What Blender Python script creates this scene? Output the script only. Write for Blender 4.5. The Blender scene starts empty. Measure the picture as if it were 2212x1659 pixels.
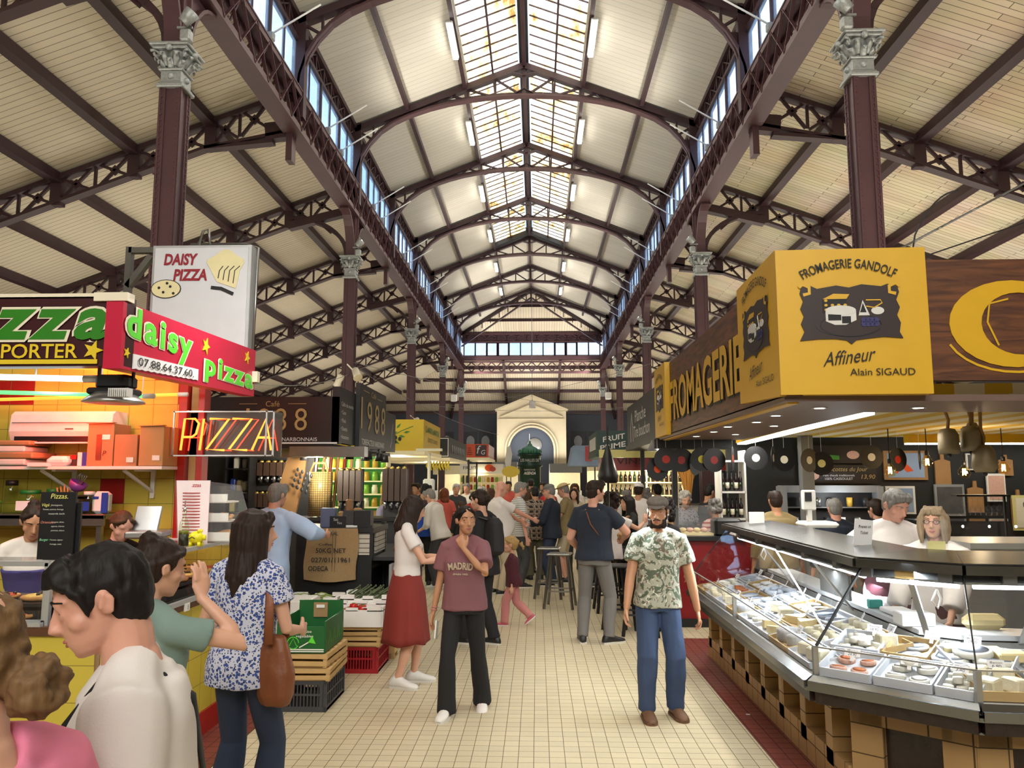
import bpy, bmesh, math, random
import numpy as np
from mathutils import Vector as V, Matrix as MX, noise as NZ
C = bpy.context; S = C.scene; COL = S.collection
random.seed(7)
# ---------------------------------------------------------------- camera, world, sun, exposure
FPX = 1660.0; EYE = 1.82
PIT = math.atan(202.5 / FPX); YAW = math.atan(54 * math.cos(PIT) / FPX)
_f = V((-math.sin(YAW) * math.cos(PIT), math.cos(YAW) * math.cos(PIT), math.sin(PIT)))
_r = V((math.cos(YAW), math.sin(YAW), 0)); _u = _r.cross(_f)
cam = bpy.data.objects.new('camera', bpy.data.cameras.new('camera')); COL.objects.link(cam)
cam.data.sensor_width = 36; cam.data.lens = 36 * FPX / 2212; cam.data.clip_start = .05; cam.data.clip_end = 300
cam.matrix_world = MX(((_r.x, _u.x, -_f.x, 0), (_r.y, _u.y, -_f.y, 0), (_r.z, _u.z, -_f.z, EYE), (0, 0, 0, 1)))
S.camera = cam
S.view_settings.view_transform = 'Standard'; S.view_settings.look = 'None'
S.view_settings.exposure = 0.35; S.view_settings.gamma = 1.0; S.view_settings.use_curve_mapping = False
cy = S.cycles
cy.use_denoising = True; cy.max_bounces = 7; cy.diffuse_bounces = 4; cy.glossy_bounces = 3; cy.transmission_bounces = 4
cy.transparent_max_bounces = 10; cy.sample_clamp_indirect = 4.0; cy.caustics_reflective = False; cy.caustics_refractive = False
cy.use_adaptive_sampling = True; cy.adaptive_threshold = 0.03

def nd(nt, t, ins=None, **at):
    n = nt.nodes.new('ShaderNode' + t)
    for k, v in at.items(): setattr(n, k, v)
    for k, v in (ins or {}).items():
        if isinstance(v, bpy.types.NodeSocket): nt.links.new(v, n.inputs[k])
        else: n.inputs[k].default_value = v
    return n
def mt(nt, op, a, b=0.0, c=0.0): return nd(nt, 'Math', {0: a, 1: b, 2: c}, operation=op).outputs[0]
def c4(c): return (c[0], c[1], c[2], 1.0)
def hx(s):
    s = s.lstrip('#'); o = []
    for i in (0, 2, 4):
        x = int(s[i:i + 2], 16) / 255; o.append(x / 12.92 if x <= .04045 else ((x + .055) / 1.055) ** 2.4)
    return tuple(o)
W = bpy.data.worlds.new('sky'); S.world = W; W.use_nodes = True; wt = W.node_tree; wt.nodes.clear()
_tc = nd(wt, 'TexCoord'); _nz = nd(wt, 'TexNoise', {'Vector': _tc.outputs['Generated'], 'Scale': 5.0, 'Detail': 5.0})
_rp = nd(wt, 'ValToRGB', {0: _nz.outputs[0]}); _rp.color_ramp.elements[0].position = .42; _rp.color_ramp.elements[1].position = .62
_rp.color_ramp.elements[0].color = (.30, .52, .92, 1); _rp.color_ramp.elements[1].color = (.85, .93, 1.0, 1)
_bg = nd(wt, 'Background', {0: _rp.outputs[0], 1: 1.5}); _wo = nd(wt, 'OutputWorld', {0: _bg.outputs[0]})

# ---------------------------------------------------------------- materials
MATS = {}
def newm(name):
    m = bpy.data.materials.new(name); m.use_nodes = True; nt = m.node_tree
    b = nt.nodes['Principled BSDF']; MATS[name] = m
    return m, nt, b
def P(name, col, rough=.55, metal=0.0, var=.12, vs=8.0, bump=0.0, bs=40.0, emit=0.0, spec=None, stretch=None):
    """plain procedural surface: colour with a little noise variation and an optional noise bump"""
    if name in MATS: return MATS[name]
    if isinstance(col, str): col = hx(col)
    m, nt, b = newm(name)
    tc = nd(nt, 'TexCoord'); vec = tc.outputs['Object']
    if stretch: vec = nd(nt, 'Mapping', {'Vector': vec, 'Scale': stretch}).outputs[0]
    if var:
        n = nd(nt, 'TexNoise', {'Vector': vec, 'Scale': vs, 'Detail': 3.0})
        mx = nd(nt, 'Mix', {0: n.outputs[0], 6: c4([x * (1 - var) for x in col]), 7: c4([min(1, x * (1 + var)) for x in col])}, data_type='RGBA')
        nt.links.new(mx.outputs[2], b.inputs['Base Color'])
    else: b.inputs['Base Color'].default_value = c4(col)
    b.inputs['Roughness'].default_value = rough; b.inputs['Metallic'].default_value = metal
    if spec is not None: b.inputs['Specular IOR Level'].default_value = spec
    if bump:
        n2 = nd(nt, 'TexNoise', {'Vector': vec, 'Scale': bs, 'Detail': 4.0})
        bp = nd(nt, 'Bump', {'Strength': bump, 'Distance': .01, 'Height': n2.outputs[0]}); nt.links.new(bp.outputs[0], b.inputs['Normal'])
    if emit:
        b.inputs['Emission Color'].default_value = c4(col); b.inputs['Emission Strength'].default_value = emit
    return m
def glow(name, col, s):
    if name in MATS: return MATS[name]
    m, nt, b = newm(name); b.inputs['Base Color'].default_value = c4(col)
    b.inputs['Emission Color'].default_value = c4(col); b.inputs['Emission Strength'].default_value = s
    return m
def glassm(name, tint=(1, 1, 1), gl=.12, haze=0.0, rough=.02):
    """thin clear pane: mostly see-through, a little mirror, a little haze"""
    m, nt, b = newm(name); nt.nodes.remove(b); out = nt.nodes['Material Output']
    tr = nd(nt, 'BsdfTransparent', {0: c4(tint)}); g = nd(nt, 'BsdfGlossy', {0: (1, 1, 1, 1), 1: rough})
    fr = nd(nt, 'Fresnel', {0: 1.45}); ge = nd(nt, 'NewGeometry'); f2 = mt(nt, 'MULTIPLY', mt(nt, 'MULTIPLY_ADD', fr.outputs[0], .8, gl * .05), mt(nt, 'SUBTRACT', 1.0, ge.outputs['Backfacing']))
    mx = nd(nt, 'MixShader', {0: f2, 1: tr.outputs[0], 2: g.outputs[0]}); o = mx.outputs[0]
    if haze:
        d = nd(nt, 'BsdfDiffuse', {0: (.85, .9, .95, 1)})
        tc = nd(nt, 'TexCoord'); n = nd(nt, 'TexNoise', {'Vector': tc.outputs['Object'], 'Scale': 3.0, 'Detail': 6.0})
        h = mt(nt, 'MULTIPLY', n.outputs[0], haze * 2); o = nd(nt, 'MixShader', {0: h, 1: o, 2: d.outputs[0]}).outputs[0]
    nt.links.new(o, out.inputs[0]); return m
def line(nt, sock, period, width, off=0.0):
    """1 on a joint line, else 0, along one coordinate"""
    a = mt(nt, 'FRACT', mt(nt, 'DIVIDE', mt(nt, 'ADD', sock, off + 1000 * period), period))
    return mt(nt, 'LESS_THAN', a, width / period)
def grid(name, col, joint, pu, pv, ax=(0, 1), w=.006, rough=.35, var=.15, alt=None, altp=.0, bump=.4, vs=3.0, off=(0, 0), fine=None, spec=.5):
    """tiles or boards: joint lines along two object axes, random tile tint, optional odd-coloured tiles"""
    m, nt, b = newm(name); tc = nd(nt, 'TexCoord'); sp = nd(nt, 'SeparateXYZ', {0: tc.outputs['Object']})
    u, v = sp.outputs[ax[0]], sp.outputs[ax[1]]
    lm = line(nt, u, pu, w, off[0])
    if pv: lm = mt(nt, 'MAXIMUM', lm, line(nt, v, pv, w, off[1]))
    fu = mt(nt, 'FLOOR', mt(nt, 'DIVIDE', mt(nt, 'ADD', u, off[0]), pu)); fv = mt(nt, 'FLOOR', mt(nt, 'DIVIDE', mt(nt, 'ADD', v, off[1]), pv or 9.0))
    wn = nd(nt, 'TexWhiteNoise', {0: nd(nt, 'CombineXYZ', {0: fu, 1: fv}).outputs[0]}, noise_dimensions='3D')
    n = nd(nt, 'TexNoise', {'Vector': tc.outputs['Object'], 'Scale': vs, 'Detail': 5.0})
    tint = mt(nt, 'MULTIPLY_ADD', mt(nt, 'ADD', wn.outputs[0], n.outputs[0]), var, 1 - var)
    base = c4(col)
    mx = nd(nt, 'Mix', {0: mt(nt, 'LESS_THAN', wn.outputs[0], altp), 6: base, 7: c4(alt or col)}, data_type='RGBA')
    sc = nd(nt, 'VectorMath', {0: mx.outputs[2]}, operation='SCALE'); nt.links.new(tint, sc.inputs['Scale'])
    cc = sc.outputs[0]
    if fine:
        vv = nd(nt, 'TexVoronoi', {'Vector': tc.outputs['Object'], 'Scale': fine}); dk = mt(nt, 'LESS_THAN', vv.outputs[0], .25)
        q = nd(nt, 'Mix', {0: mt(nt, 'MULTIPLY', dk, .28), 6: cc, 7: (.12, .07, .03, 1)}, data_type='RGBA'); cc = q.outputs[2]
    m2 = nd(nt, 'Mix', {0: lm, 6: cc, 7: c4(joint)}, data_type='RGBA')
    nt.links.new(m2.outputs[2], b.inputs['Base Color'])
    rr = mt(nt, 'MULTIPLY_ADD', n.outputs[0], .25, rough - .1); nt.links.new(mt(nt, 'MAXIMUM', rr, mt(nt, 'MULTIPLY', lm, .8)), b.inputs['Roughness'])
    b.inputs['Specular IOR Level'].default_value = spec
    if bump:
        bp = nd(nt, 'Bump', {'Strength': bump, 'Distance': .004, 'Height': mt(nt, 'SUBTRACT', 1.0, lm)}); nt.links.new(bp.outputs[0], b.inputs['Normal'])
    return m

# ---------------------------------------------------------------- mesh builder
def frame(d, up=V((0, 0, 1))):
    d = d.normalized(); s = d.cross(up)
    if s.length < 1e-4: s = d.cross(V((1, 0, 0)))
    s.normalize(); return s, s.cross(d).normalized()
_TXT = {}
def text_mesh(s, bold=0.0, shear=0.0, spacing=1.0):
    k = (s, bold, shear, spacing)
    if k not in _TXT:
        cu = bpy.data.curves.new('t', 'FONT'); cu.body = s; cu.size = 1; cu.shear = shear; cu.offset = bold; cu.space_character = spacing
        cu.resolution_u = 3
        o = bpy.data.objects.new('t', cu); COL.objects.link(o); dg = C.evaluated_depsgraph_get()
        me = o.evaluated_get(dg).to_mesh()
        vs = [tuple(v.co) for v in me.vertices]; fs = [tuple(p.vertices) for p in me.polygons]
        o.evaluated_get(dg).to_mesh_clear(); bpy.data.objects.remove(o); bpy.data.curves.remove(cu)
        _TXT[k] = (vs, fs)
    return _TXT[k]
class MB:
    def __init__(s): s.v = []; s.f = []; s.mi = []; s.sm = []
    def add(s, vs, fs, m=0, smooth=False):
        o = len(s.v); s.v.extend(tuple(v) for v in vs)
        for f in fs: s.f.append(tuple(i + o for i in f)); s.mi.append(m); s.sm.append(smooth)
        return s
    def hexa(s, p, m=0): return s.add(p, [(0, 3, 2, 1), (4, 5, 6, 7), (0, 1, 5, 4), (1, 2, 6, 5), (2, 3, 7, 6), (3, 0, 4, 7)], m)
    def box(s, c, d, m=0, rz=0.0, rot=None, bev=0.0):
        x, y, z = d[0] / 2, d[1] / 2, d[2] / 2
        R = rot if rot is not None else MX.Rotation(rz, 3, 'Z'); c = V(c)
        if not bev:
            return s.hexa([c + R @ V(q) for q in ((-x, -y, -z), (x, -y, -z), (x, y, -z), (-x, y, -z), (-x, -y, z), (x, -y, z), (x, y, z), (-x, y, z))], m)
        b = min(bev, x * .9, y * .9, z * .9); rings = []
        for zz, i in ((-z, b), (-z + b, 0), (z - b, 0), (z, b)):
            X, Y = x - i, y - i; bb = b if i == 0 else b * .6
            rings.append([(-X + bb, -Y), (X - bb, -Y), (X, -Y + bb), (X, Y - bb), (X - bb, Y), (-X + bb, Y), (-X, Y - bb), (-X, -Y + bb)])
            rings[-1] = [c + R @ V((a, q, zz)) for a, q in rings[-1]]
        return s.rings(rings, m)
    def rings(s, rs, m=0, smooth=False, cap=True, loop=False):
        n = len(rs[0]); vs = [p for r in rs for p in r]; fs = []
        L = len(rs); rng = range(L if loop else L - 1)
        for i in rng:
            a, b = i * n, ((i + 1) % L) * n
            for j in range(n): k = (j + 1) % n; fs.append((a + j, a + k, b + k, b + j))
        if cap and not loop: fs.append(tuple(range(n - 1, -1, -1))); fs.append(tuple(range((L - 1) * n, L * n)))
        return s.add(vs, fs, m, smooth)
    def bar(s, p, q, w, h, up=(0, 0, 1), m=0):
        p, q = V(p), V(q); a, b = frame(q - p, V(up)); a *= w / 2; b *= h / 2
        return s.hexa([p - a - b, p + a - b, p + a + b, p - a + b, q - a - b, q + a - b, q + a + b, q - a + b], m)
    def tube(s, pts, r, seg=8, m=0, closed=False, cap=True, smooth=True):
        pts = [V(p) for p in pts]; n = len(pts); rs = []
        t = [(pts[(i + 1) % n] - pts[i - 1]) if closed else (pts[min(i + 1, n - 1)] - pts[max(i - 1, 0)]) for i in range(n)]
        a, b = frame(t[0])
        for i in range(n):
            d = t[i].normalized() if t[i].length > 1e-9 else V((0, 0, 1)); a = (a - d * a.dot(d)); a = a.normalized() if a.length > 1e-6 else frame(d)[0]; b = a.cross(d)
            q = r[i] if isinstance(r, (list, tuple)) else r
            qx, qy = q if isinstance(q, (list, tuple)) else (q, q)
            rs.append([pts[i] + a * (qx * math.cos(2 * math.pi * k / seg)) - b * (qy * math.sin(2 * math.pi * k / seg)) for k in range(seg)])
        return s.rings(rs, m, smooth, cap, closed)
    def lathe(s, prof, c=(0, 0, 0), seg=16, m=0, R=None, smooth=True):
        c = V(c); rs = []
        for r, z in prof:
            rs.append([c + ((R @ V((r * math.cos(2 * math.pi * k / seg), r * math.sin(2 * math.pi * k / seg), z))) if R is not None else V((r * math.cos(2 * math.pi * k / seg), r * math.sin(2 * math.pi * k / seg), z))) for k in range(seg)])
        return s.rings(rs, m, smooth)
    def ell(s, c, r, R=None, seg=14, m=0):
        r = (r, r, r) if not isinstance(r, (tuple, list)) else r; h = max(5, seg // 2); rs = []; c = V(c)
        for i in range(h + 1):
            a = -math.pi / 2 + math.pi * i / h; rr = max(math.cos(a), .02)
            ring = [V((r[0] * rr * math.cos(2 * math.pi * k / seg), r[1] * rr * math.sin(2 * math.pi * k / seg), r[2] * math.sin(a))) for k in range(seg)]
            rs.append([c + (R @ p if R is not None else p) for p in ring])
        return s.rings(rs, m, True)
    def prism(s, poly, o, ux, uy, d, m=0):
        """polygon given in a 2-D frame (o, ux, uy), pushed d along ux x uy"""
        o, ux, uy = V(o), V(ux), V(uy); n = ux.cross(uy).normalized() * d
        a = [o + ux * x + uy * y for x, y in poly]; k = len(a); ar = sum(poly[i - 1][0] * poly[i][1] - poly[i][0] * poly[i - 1][1] for i in range(k))
        fs = [tuple(range(k, 2 * k)), tuple(range(k - 1, -1, -1))] + [(i, (i + 1) % k, (i + 1) % k + k, i + k) for i in range(k)]
        if (ar < 0) != (d < 0): fs = [tuple(reversed(f)) for f in fs]
        return s.add(a + [p + n for p in a], fs, m)
    def text(s, t, o, ux, uy, w=None, h=None, m=0, bold=0.0, shear=0.0, align='c', spacing=1.0, lift=.004, arc=0.0):
        """flat lettering fitted to width w and height h (a line's cap height), centred or left-set on o"""
        vs, fs = text_mesh(t, bold, shear, spacing)
        if not vs: return s
        x0 = min(v[0] for v in vs); x1 = max(v[0] for v in vs); y0 = min(v[1] for v in vs); y1 = max(v[1] for v in vs)
        sy = h / (y1 - y0) if h else None; sx = w / (x1 - x0) if w else sy; sy = sy or sx
        o, ux, uy = V(o), V(ux).normalized(), V(uy).normalized(); n = ux.cross(uy)
        cx = (x0 + x1) / 2 if align == 'c' else x0; cyy = (y0 + y1) / 2; out = []
        for v in vs:
            a, b = (v[0] - cx) * sx, (v[1] - cyy) * sy
            if arc: th = a / arc; a, b = (arc + b) * math.sin(th), (arc + b) * math.cos(th) - arc
            out.append(o + ux * a + uy * b + n * lift)
        return s.add(out, fs, m)
    def stroke(s, pts, o, ux, uy, w, m=0, lift=.003, d=.004):
        """a painted stroke: ribbon of width w along 2-D points"""
        o, ux, uy = V(o), V(ux).normalized(), V(uy).normalized(); n = ux.cross(uy); k = len(pts); L = []; R = []
        for i, (x, y) in enumerate(pts):
            p, q = pts[max(0, i - 1)], pts[min(k - 1, i + 1)]; dx, dy = q[0] - p[0], q[1] - p[1]; l = math.hypot(dx, dy) or 1
            ww = (w[i] if isinstance(w, (list, tuple)) else w) / 2; nx, ny = -dy / l * ww, dx / l * ww
            L.append(o + ux * (x + nx) + uy * (y + ny) + n * lift); R.append(o + ux * (x - nx) + uy * (y - ny) + n * lift)
        return s.add(L + R, [(i, i + k, i + k + 1, i + 1) for i in range(k - 1)], m)
    def build(s, name, mats=None, parent=None, kind=None):
        me = bpy.data.meshes.new(name); off = V(parent['_o']) if parent is not None and '_o' in parent else V((0, 0, 0))
        vs = [(v[0] - off.x, v[1] - off.y, v[2] - off.z) for v in s.v]
        me.from_pydata(vs, [], s.f); mats = mats if isinstance(mats, (list, tuple)) else [mats]
        for m in mats: me.materials.append(MATS[m] if isinstance(m, str) else m)
        if len(mats) > 1: me.polygons.foreach_set('material_index', s.mi)
        me.polygons.foreach_set('use_smooth', s.sm); me.update()
        o = bpy.data.objects.new(name, me); COL.objects.link(o)
        if parent is not None:
            o.parent = parent
            if '_o' in parent: o['_o'] = parent['_o']
        if kind: o['kind'] = kind
        return o
def tag(o, label, cat, group=None, kind=None):
    o['label'] = label; o['category'] = cat
    if group: o['group'] = group
    if kind: o['kind'] = kind
    return o
def thing(name, label, cat, loc=(0, 0, 0), group=None, rz=0.0, local=False):
    """an Empty at a thing's base; with local=False parts are given in world coordinates"""
    o = bpy.data.objects.new(name, None); COL.objects.link(o); o.empty_display_size = .1
    o.location = loc; o.rotation_euler = (0, 0, rz); tag(o, label, cat, group)
    if not local: o['_o'] = [float(x) for x in loc]
    return o
def kids(o): return [c for c in bpy.data.objects if c.parent == o]
def dup(root, loc, rz=None, label=None, ch=None, scale=None):
    r = root.copy(); COL.objects.link(r); r.location = loc
    if rz is not None: r.rotation_euler = (r.rotation_euler[0], r.rotation_euler[1], rz)
    if label: r['label'] = label
    if scale: r.scale = scale if isinstance(scale, tuple) else (scale,) * 3
    for c in (ch if ch is not None else kids(root)):
        d = c.copy(); COL.objects.link(d); d.parent = r
        for e in kids(c):
            g = e.copy(); COL.objects.link(g); g.parent = d
    return r
def lamp(name, kind, loc, power, col=(1, 1, 1), size=.1, aim=None, spot=None, size_y=None):
    l = bpy.data.lights.new(name, kind); l.energy = power; l.color = col
    if kind == 'AREA':
        l.size = size
        if size_y: l.shape = 'RECTANGLE'; l.size_y = size_y
    else: l.shadow_soft_size = size
    if spot: l.spot_size = spot; l.spot_blend = .6
    o = bpy.data.objects.new(name, l); COL.objects.link(o); o.location = loc
    if aim is not None: o.rotation_euler = (V(aim) - V(loc)).to_track_quat('-Z', 'Y').to_euler()
    return o
ORD = ['first', 'second', 'third', 'fourth', 'fifth', 'sixth', 'seventh', 'eighth', 'ninth', 'tenth', 'eleventh', 'twelfth']
# lights: daylight through the roof glazing is the glazing itself; floodlights on the columns wash the roofs
for k in (1, 2, 3, 4, 5):
    for s in (-1, 1):
        Y = 9.45 + 9.65 * (k - 1)
        lamp('flood_beam', 'SPOT', (-.3 + s * 3.85, Y - .55, 7.7), 500, (1, .96, .9), .12, aim=(-.3 - s * 1.5, Y - 1.5, 11.5), spot=2.0)
        lamp('aisle_roof_fill', 'AREA', (-.3 + s * 8.2, Y - 2.0, 3.4), 120 if s < 0 else 200, (1, .93, .82), 3.0, aim=(-.3 + s * 8.4, Y - 2.0, 9), size_y=7.0)  # second lamp is an added, bodiless fill that brightens the aisle roofs
lamp('end_bay_fill', 'AREA', (-.3, 50, 3.4), 350, (1, .95, .88), 8.0, aim=(-.3, 51, 9), size_y=3.0); lamp('gable_lamp', 'AREA', (-.3, 44, 7.6), 150, (1, .96, .9), 1.5, aim=(-.3, 54, 4))  # the upward area light is an added fill for the dark end bay
for s in (-1, 1): lamp('front_fill', 'AREA', (s * 2.5, -7, 7.5), 420, (1, .97, .92), 4.0, aim=(s * 1.5, 7, 2.2))  # added fill behind the camera, standing in for daylight from the rear
lamp('pizza_red_glow', 'AREA', (-3.7, 6.2, 2.68), 38, (1, .03, .002), .12, aim=(-3.7, 6.45, 2.45), size_y=1.4)
lamp('pizza_tube_light', 'AREA', (-3.4, 4.75, 2.36), 10, (1, .95, .85), .15, aim=(-3.3, 5.2, .8), size_y=1.3)
lamp('pizza_sign_wash', 'AREA', (-1.6, 5.2, 3.5), 20, (1, .95, .9), .3, aim=(-2.4, 5.3, 2.6))
for p in ((-2.9, 10.0, 2.05), (-3.4, 11.0, 2.05)): lamp('coffee_light', 'POINT', p, 55, (1, .88, .68), .1)
lamp('olive_light', 'POINT', (-3.2, 17.6, 2.15), 70, (1, .88, .62), .15); lamp('green_shelf_light', 'POINT', (-4.0, 14.2, 2.1), 45, (.85, 1, .6), .15)
lamp('stall_light', 'POINT', (-3.2, 23.4, 2.1), 70, (1, .9, .7), .15); lamp('fruit_light', 'POINT', (-2.5, 34.0, 1.9), 60, (1, .9, .6), .15)
for p, e in (((1.95, 5.3, 2.25), 22), ((1.9, 7.0, 2.25), 22), ((2.0, 8.8, 2.25), 20), ((3.2, 5.3, 2.22), 5)): lamp('cheese_downlight', 'SPOT', p, e * 2.2, (1, .94, .82), .05, aim=(p[0], p[1], 0), spot=2.2)
lamp('cheese_tube', 'AREA', (2.02, 6.2, 1.2), 48, (.86, .95, 1), .05, aim=(1.85, 6.2, .7), size_y=3.0)
lamp('cheese_tube_corner', 'AREA', (2.25, 4.65, 1.2), 20, (.86, .95, 1), .05, aim=(2.05, 4.45, .7), size_y=.7)
lamp('beam_light', 'AREA', (2.75, 8.5, 2.28), 30, (1, .97, .9), .12, aim=(2.75, 8.5, 0), size_y=5.0)
lamp('bar_light', 'POINT', (5.2, 9.3, 1.9), 12, (1, .75, .45), .08); lamp('fridge_light', 'POINT', (4.3, 10.9, 1.55), 8, (.9, .95, 1), .08)
lamp('wine_shelf_light', 'POINT', (2.4, 16.6, 1.9), 60, (1, .86, .6), .12); lamp('red_bar_light', 'POINT', (1.8, 11.2, 2.25), 35, (1, .9, .75), .12); lamp('far_stall_light', 'POINT', (2.5, 23.2, 2.3), 70, (1, .9, .75), .15)
for x in (-4.5, 4.2, 0.4): lamp('back_stall_light', 'POINT', (x, 43.2, 1.95), 120, (1, .93, .8), .2)
# ================================================================ the hall
XC, HW, S0, SP = -0.30, 4.45, 9.45, 9.65
XL, XR = XC - HW, XC + HW
YC = [S0 + SP * k for k in range(-1, 5)]          # column rows
YA = [S0 - 4.825 + 4.825 * k for k in range(0, 9)]    # trusses
YE = YC[-1]                                        # end of the nave
P('iron', '#503437', .45, var=.2, vs=3); P('iron_dark', '#3c2528', .5, var=.2, vs=3)
P('silver', '#a3a7a4', .42, .35, var=.35, vs=30, bump=.3, bs=60)
P('black', '#131316', .45); P('white', '#e9e8e2', .5, var=.04); P('grey', '#8d8f90', .5); P('dark', '#232427', .5)
P('steel', '#b9bcbd', .28, .9, var=.15); P('alu', '#c9cccd', .35, .6, var=.1)
P('wall_blue', '#454a55', .7, var=.15); P('cream_wall', '#b6ab94', .8, var=.12)
grid('floor_tile', hx('#c9bd9f'), hx('#6b5d45'), .102, .102, w=.0045, rough=.36, var=.10, fine=150, off=(.03, .0), bump=.25, vs=1.2, spec=.35)
grid('strip_tile', hx('#74342a'), hx('#3d1a15'), .102, .102, w=.006, rough=.4, var=.18, fine=110)
grid('boards', hx('#cfc3ab'), hx('#6f6452'), .15, None, ax=(1, 0), w=.012, rough=.75, var=.06, bump=.5, vs=.7)
grid('boards_nave', hx('#d3ccbb'), hx('#9c9484'), .19, None, ax=(1, 0), w=.009, rough=.75, var=.06, bump=.3, vs=.7)
grid('boards_end', hx('#cbbda4'), hx('#7a6d59'), .16, None, ax=(0, 1), w=.014, rough=.75, var=.12, bump=.4, vs=.8)
# right aisle: staggered planks
def planks(name):
    m, nt, b = newm(name); tc = nd(nt, 'TexCoord')
    mp = nd(nt, 'Mapping', {'Vector': tc.outputs['Object'], 'Scale': (1, 1, 0)})
    br = nd(nt, 'TexBrick', {'Vector': mp.outputs[0], 'Color1': c4(hx('#d6c8ac')), 'Color2': c4(hx('#c3b497')), 'Mortar': c4(hx('#5c5140')), 'Scale': 1.0,
        'Mortar Size': .006, 'Brick Width': 1.7, 'Row Height': .135, 'Mortar Smooth': .1, 'Bias': -.1})
    n = nd(nt, 'TexNoise', {'Vector': tc.outputs['Object'], 'Scale': .8}); k = nd(nt, 'Mix', {0: .35, 6: br.outputs[0], 7: n.outputs[1]}, data_type='RGBA', blend_type='SOFT_LIGHT')
    nt.links.new(k.outputs[2], b.inputs['Base Color']); b.inputs['Roughness'].default_value = .75
    bp = nd(nt, 'Bump', {'Strength': .4, 'Distance': .01, 'Height': br.outputs[1]}, invert=True); nt.links.new(bp.outputs[0], b.inputs['Normal'])
planks('boards_right')
def sky_glass():
    """roof glazing that glows with daylight, with rust and lichen stains"""
    m, nt, b = newm('roof_glass'); tc = nd(nt, 'TexCoord')
    mp = nd(nt, 'Mapping', {'Vector': tc.outputs['Object'], 'Scale': (3.0, .9, 1)})
    n = nd(nt, 'TexNoise', {'Vector': mp.outputs[0], 'Scale': 1.6, 'Detail': 7.0, 'Roughness': .68})
    n2 = nd(nt, 'TexNoise', {'Vector': tc.outputs['Object'], 'Scale': .8, 'Detail': 2.0})
    k = mt(nt, 'MULTIPLY_ADD', n2.outputs[0], .5, mt(nt, 'MULTIPLY', n.outputs[0], .75))
    r = nd(nt, 'ValToRGB', {0: k}); e = r.color_ramp.elements
    e[0].position = .57; e[0].color = (1, .99, .95, 1); e[1].position = .77; e[1].color = (.23, .13, .035, 1)
    x = r.color_ramp.elements.new(.66); x.color = (.72, .60, .33, 1)
    nt.links.new(r.outputs[0], b.inputs['Emission Color']); b.inputs['Emission Strength'].default_value = 2.6
    nt.links.new(r.outputs[0], b.inputs['Base Color']); b.inputs['Roughness'].default_value = .6
sky_glass()
def clere_glass():
    m, nt, b = newm('clear_pane'); nt.nodes.remove(b); out = nt.nodes['Material Output']
    tc = nd(nt, 'TexCoord'); n = nd(nt, 'TexNoise', {'Vector': tc.outputs['Object'], 'Scale': 4.0, 'Detail': 6.0})
    tr = nd(nt, 'BsdfTransparent', {0: (.92, .95, 1, 1)}); d = nd(nt, 'BsdfTranslucent', {0: (.75, .85, .95, 1)})
    mx = nd(nt, 'MixShader', {0: mt(nt, 'MULTIPLY', n.outputs[0], .45), 1: tr.outputs[0], 2: d.outputs[0]})
    nt.links.new(mx.outputs[0], out.inputs[0])
clere_glass()
def struct(name, mb, mats): return mb.build(name, mats, kind='structure')
# floor: cream tiles down the middle, red-brown bands beside the stalls
YB = -24
b = MB(); b.box((0, 18, -.06), (36, 88, .12)); struct('floor', b, 'floor_tile')
b = MB(); b.box((1.78, 5.2, .002), (.52, 7.8, .006)); struct('trim_1', b, 'strip_tile')
b = MB(); b.box((-2.28, 4.5, .002), (.42, 5.0, .006)); struct('trim_2', b, 'strip_tile')
SL = .385; EZ = 10.98
def nz(dx): return EZ + SL * (HW - abs(dx)) + .03
YS1 = 33.2; YH = YE - HW
for sgn, nm in ((-1, 'ceiling'), (1, 'ceiling')):
    b = MB(); a, c = XC + sgn * (HW + .15), XC + sgn * 1.47
    z0, z1 = nz(HW + .15), nz(1.47)
    def quad(pts, t=.06): b.hexa([V(p) for p in pts] + [V(p) + V((0, 0, t)) for p in pts])
    quad([(a, YB, z0), (c, YB, z1), (c, YS1, z1), (a, YS1, z0)])
    t = XC; zt = nz(0)
    quad([(a, YS1, z0), (t, YS1, zt), (t, YH, zt), (a, YE + .15, z0)])
    struct(nm, b, 'boards_nave')
b = MB(); zt = nz(0); z0 = nz(HW + .15)
b.add([(XL - .15, YE + .15, z0), (XR + .15, YE + .15, z0), (XC, YH, zt), (XL - .15, YE + .15, z0 + .05), (XR + .15, YE + .15, z0 + .05), (XC, YH, zt + .05)], [(0, 1, 2), (5, 4, 3), (0, 3, 4, 1), (1, 4, 5, 2), (2, 5, 3, 0)])
struct('ceiling', b, 'boards_end')
AX = 16.0
def az(dx): return 9.27 - .368 * (dx - 5.05)
for sgn, mm in ((-1, 'boards'), (1, 'boards_right')):
    b = MB(); x0, x1 = XC + sgn * (HW + .05), XC + sgn * AX; p = [(x0, YB, az(HW + .05)), (x1, YB, az(AX)), (x1, 57, az(AX)), (x0, 57, az(HW + .05))]
    # stop the aisle slope at the end bay on a mitre
    p[3] = (x0, YE, az(HW + .05)); p[2] = (x1, YE + AX - HW, az(AX))
    b.hexa([V(q) for q in p] + [V(q) + V((0, 0, .06)) for q in p]); struct('ceiling', b, mm)
YW = 56.2
b = MB(); ze = az(HW + .05); d = YW - YE
p = [(XL, YE, ze), (XR, YE, ze), (XR + d, YW, ze - .368 * d), (XL - d, YW, ze - .368 * d)]
b.hexa([V(q) for q in p] + [V(q) + V((0, 0, .06)) for q in p]); struct('ceiling', b, 'boards_end')
for sgn, nm in ((-1, 'wall_left'), (1, 'wall_right')):
    b = MB(); b.box((XC + sgn * (AX + .1), 16, 2.8), (.2, 82, 5.6)); struct(nm, b, 'wall_blue')
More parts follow.
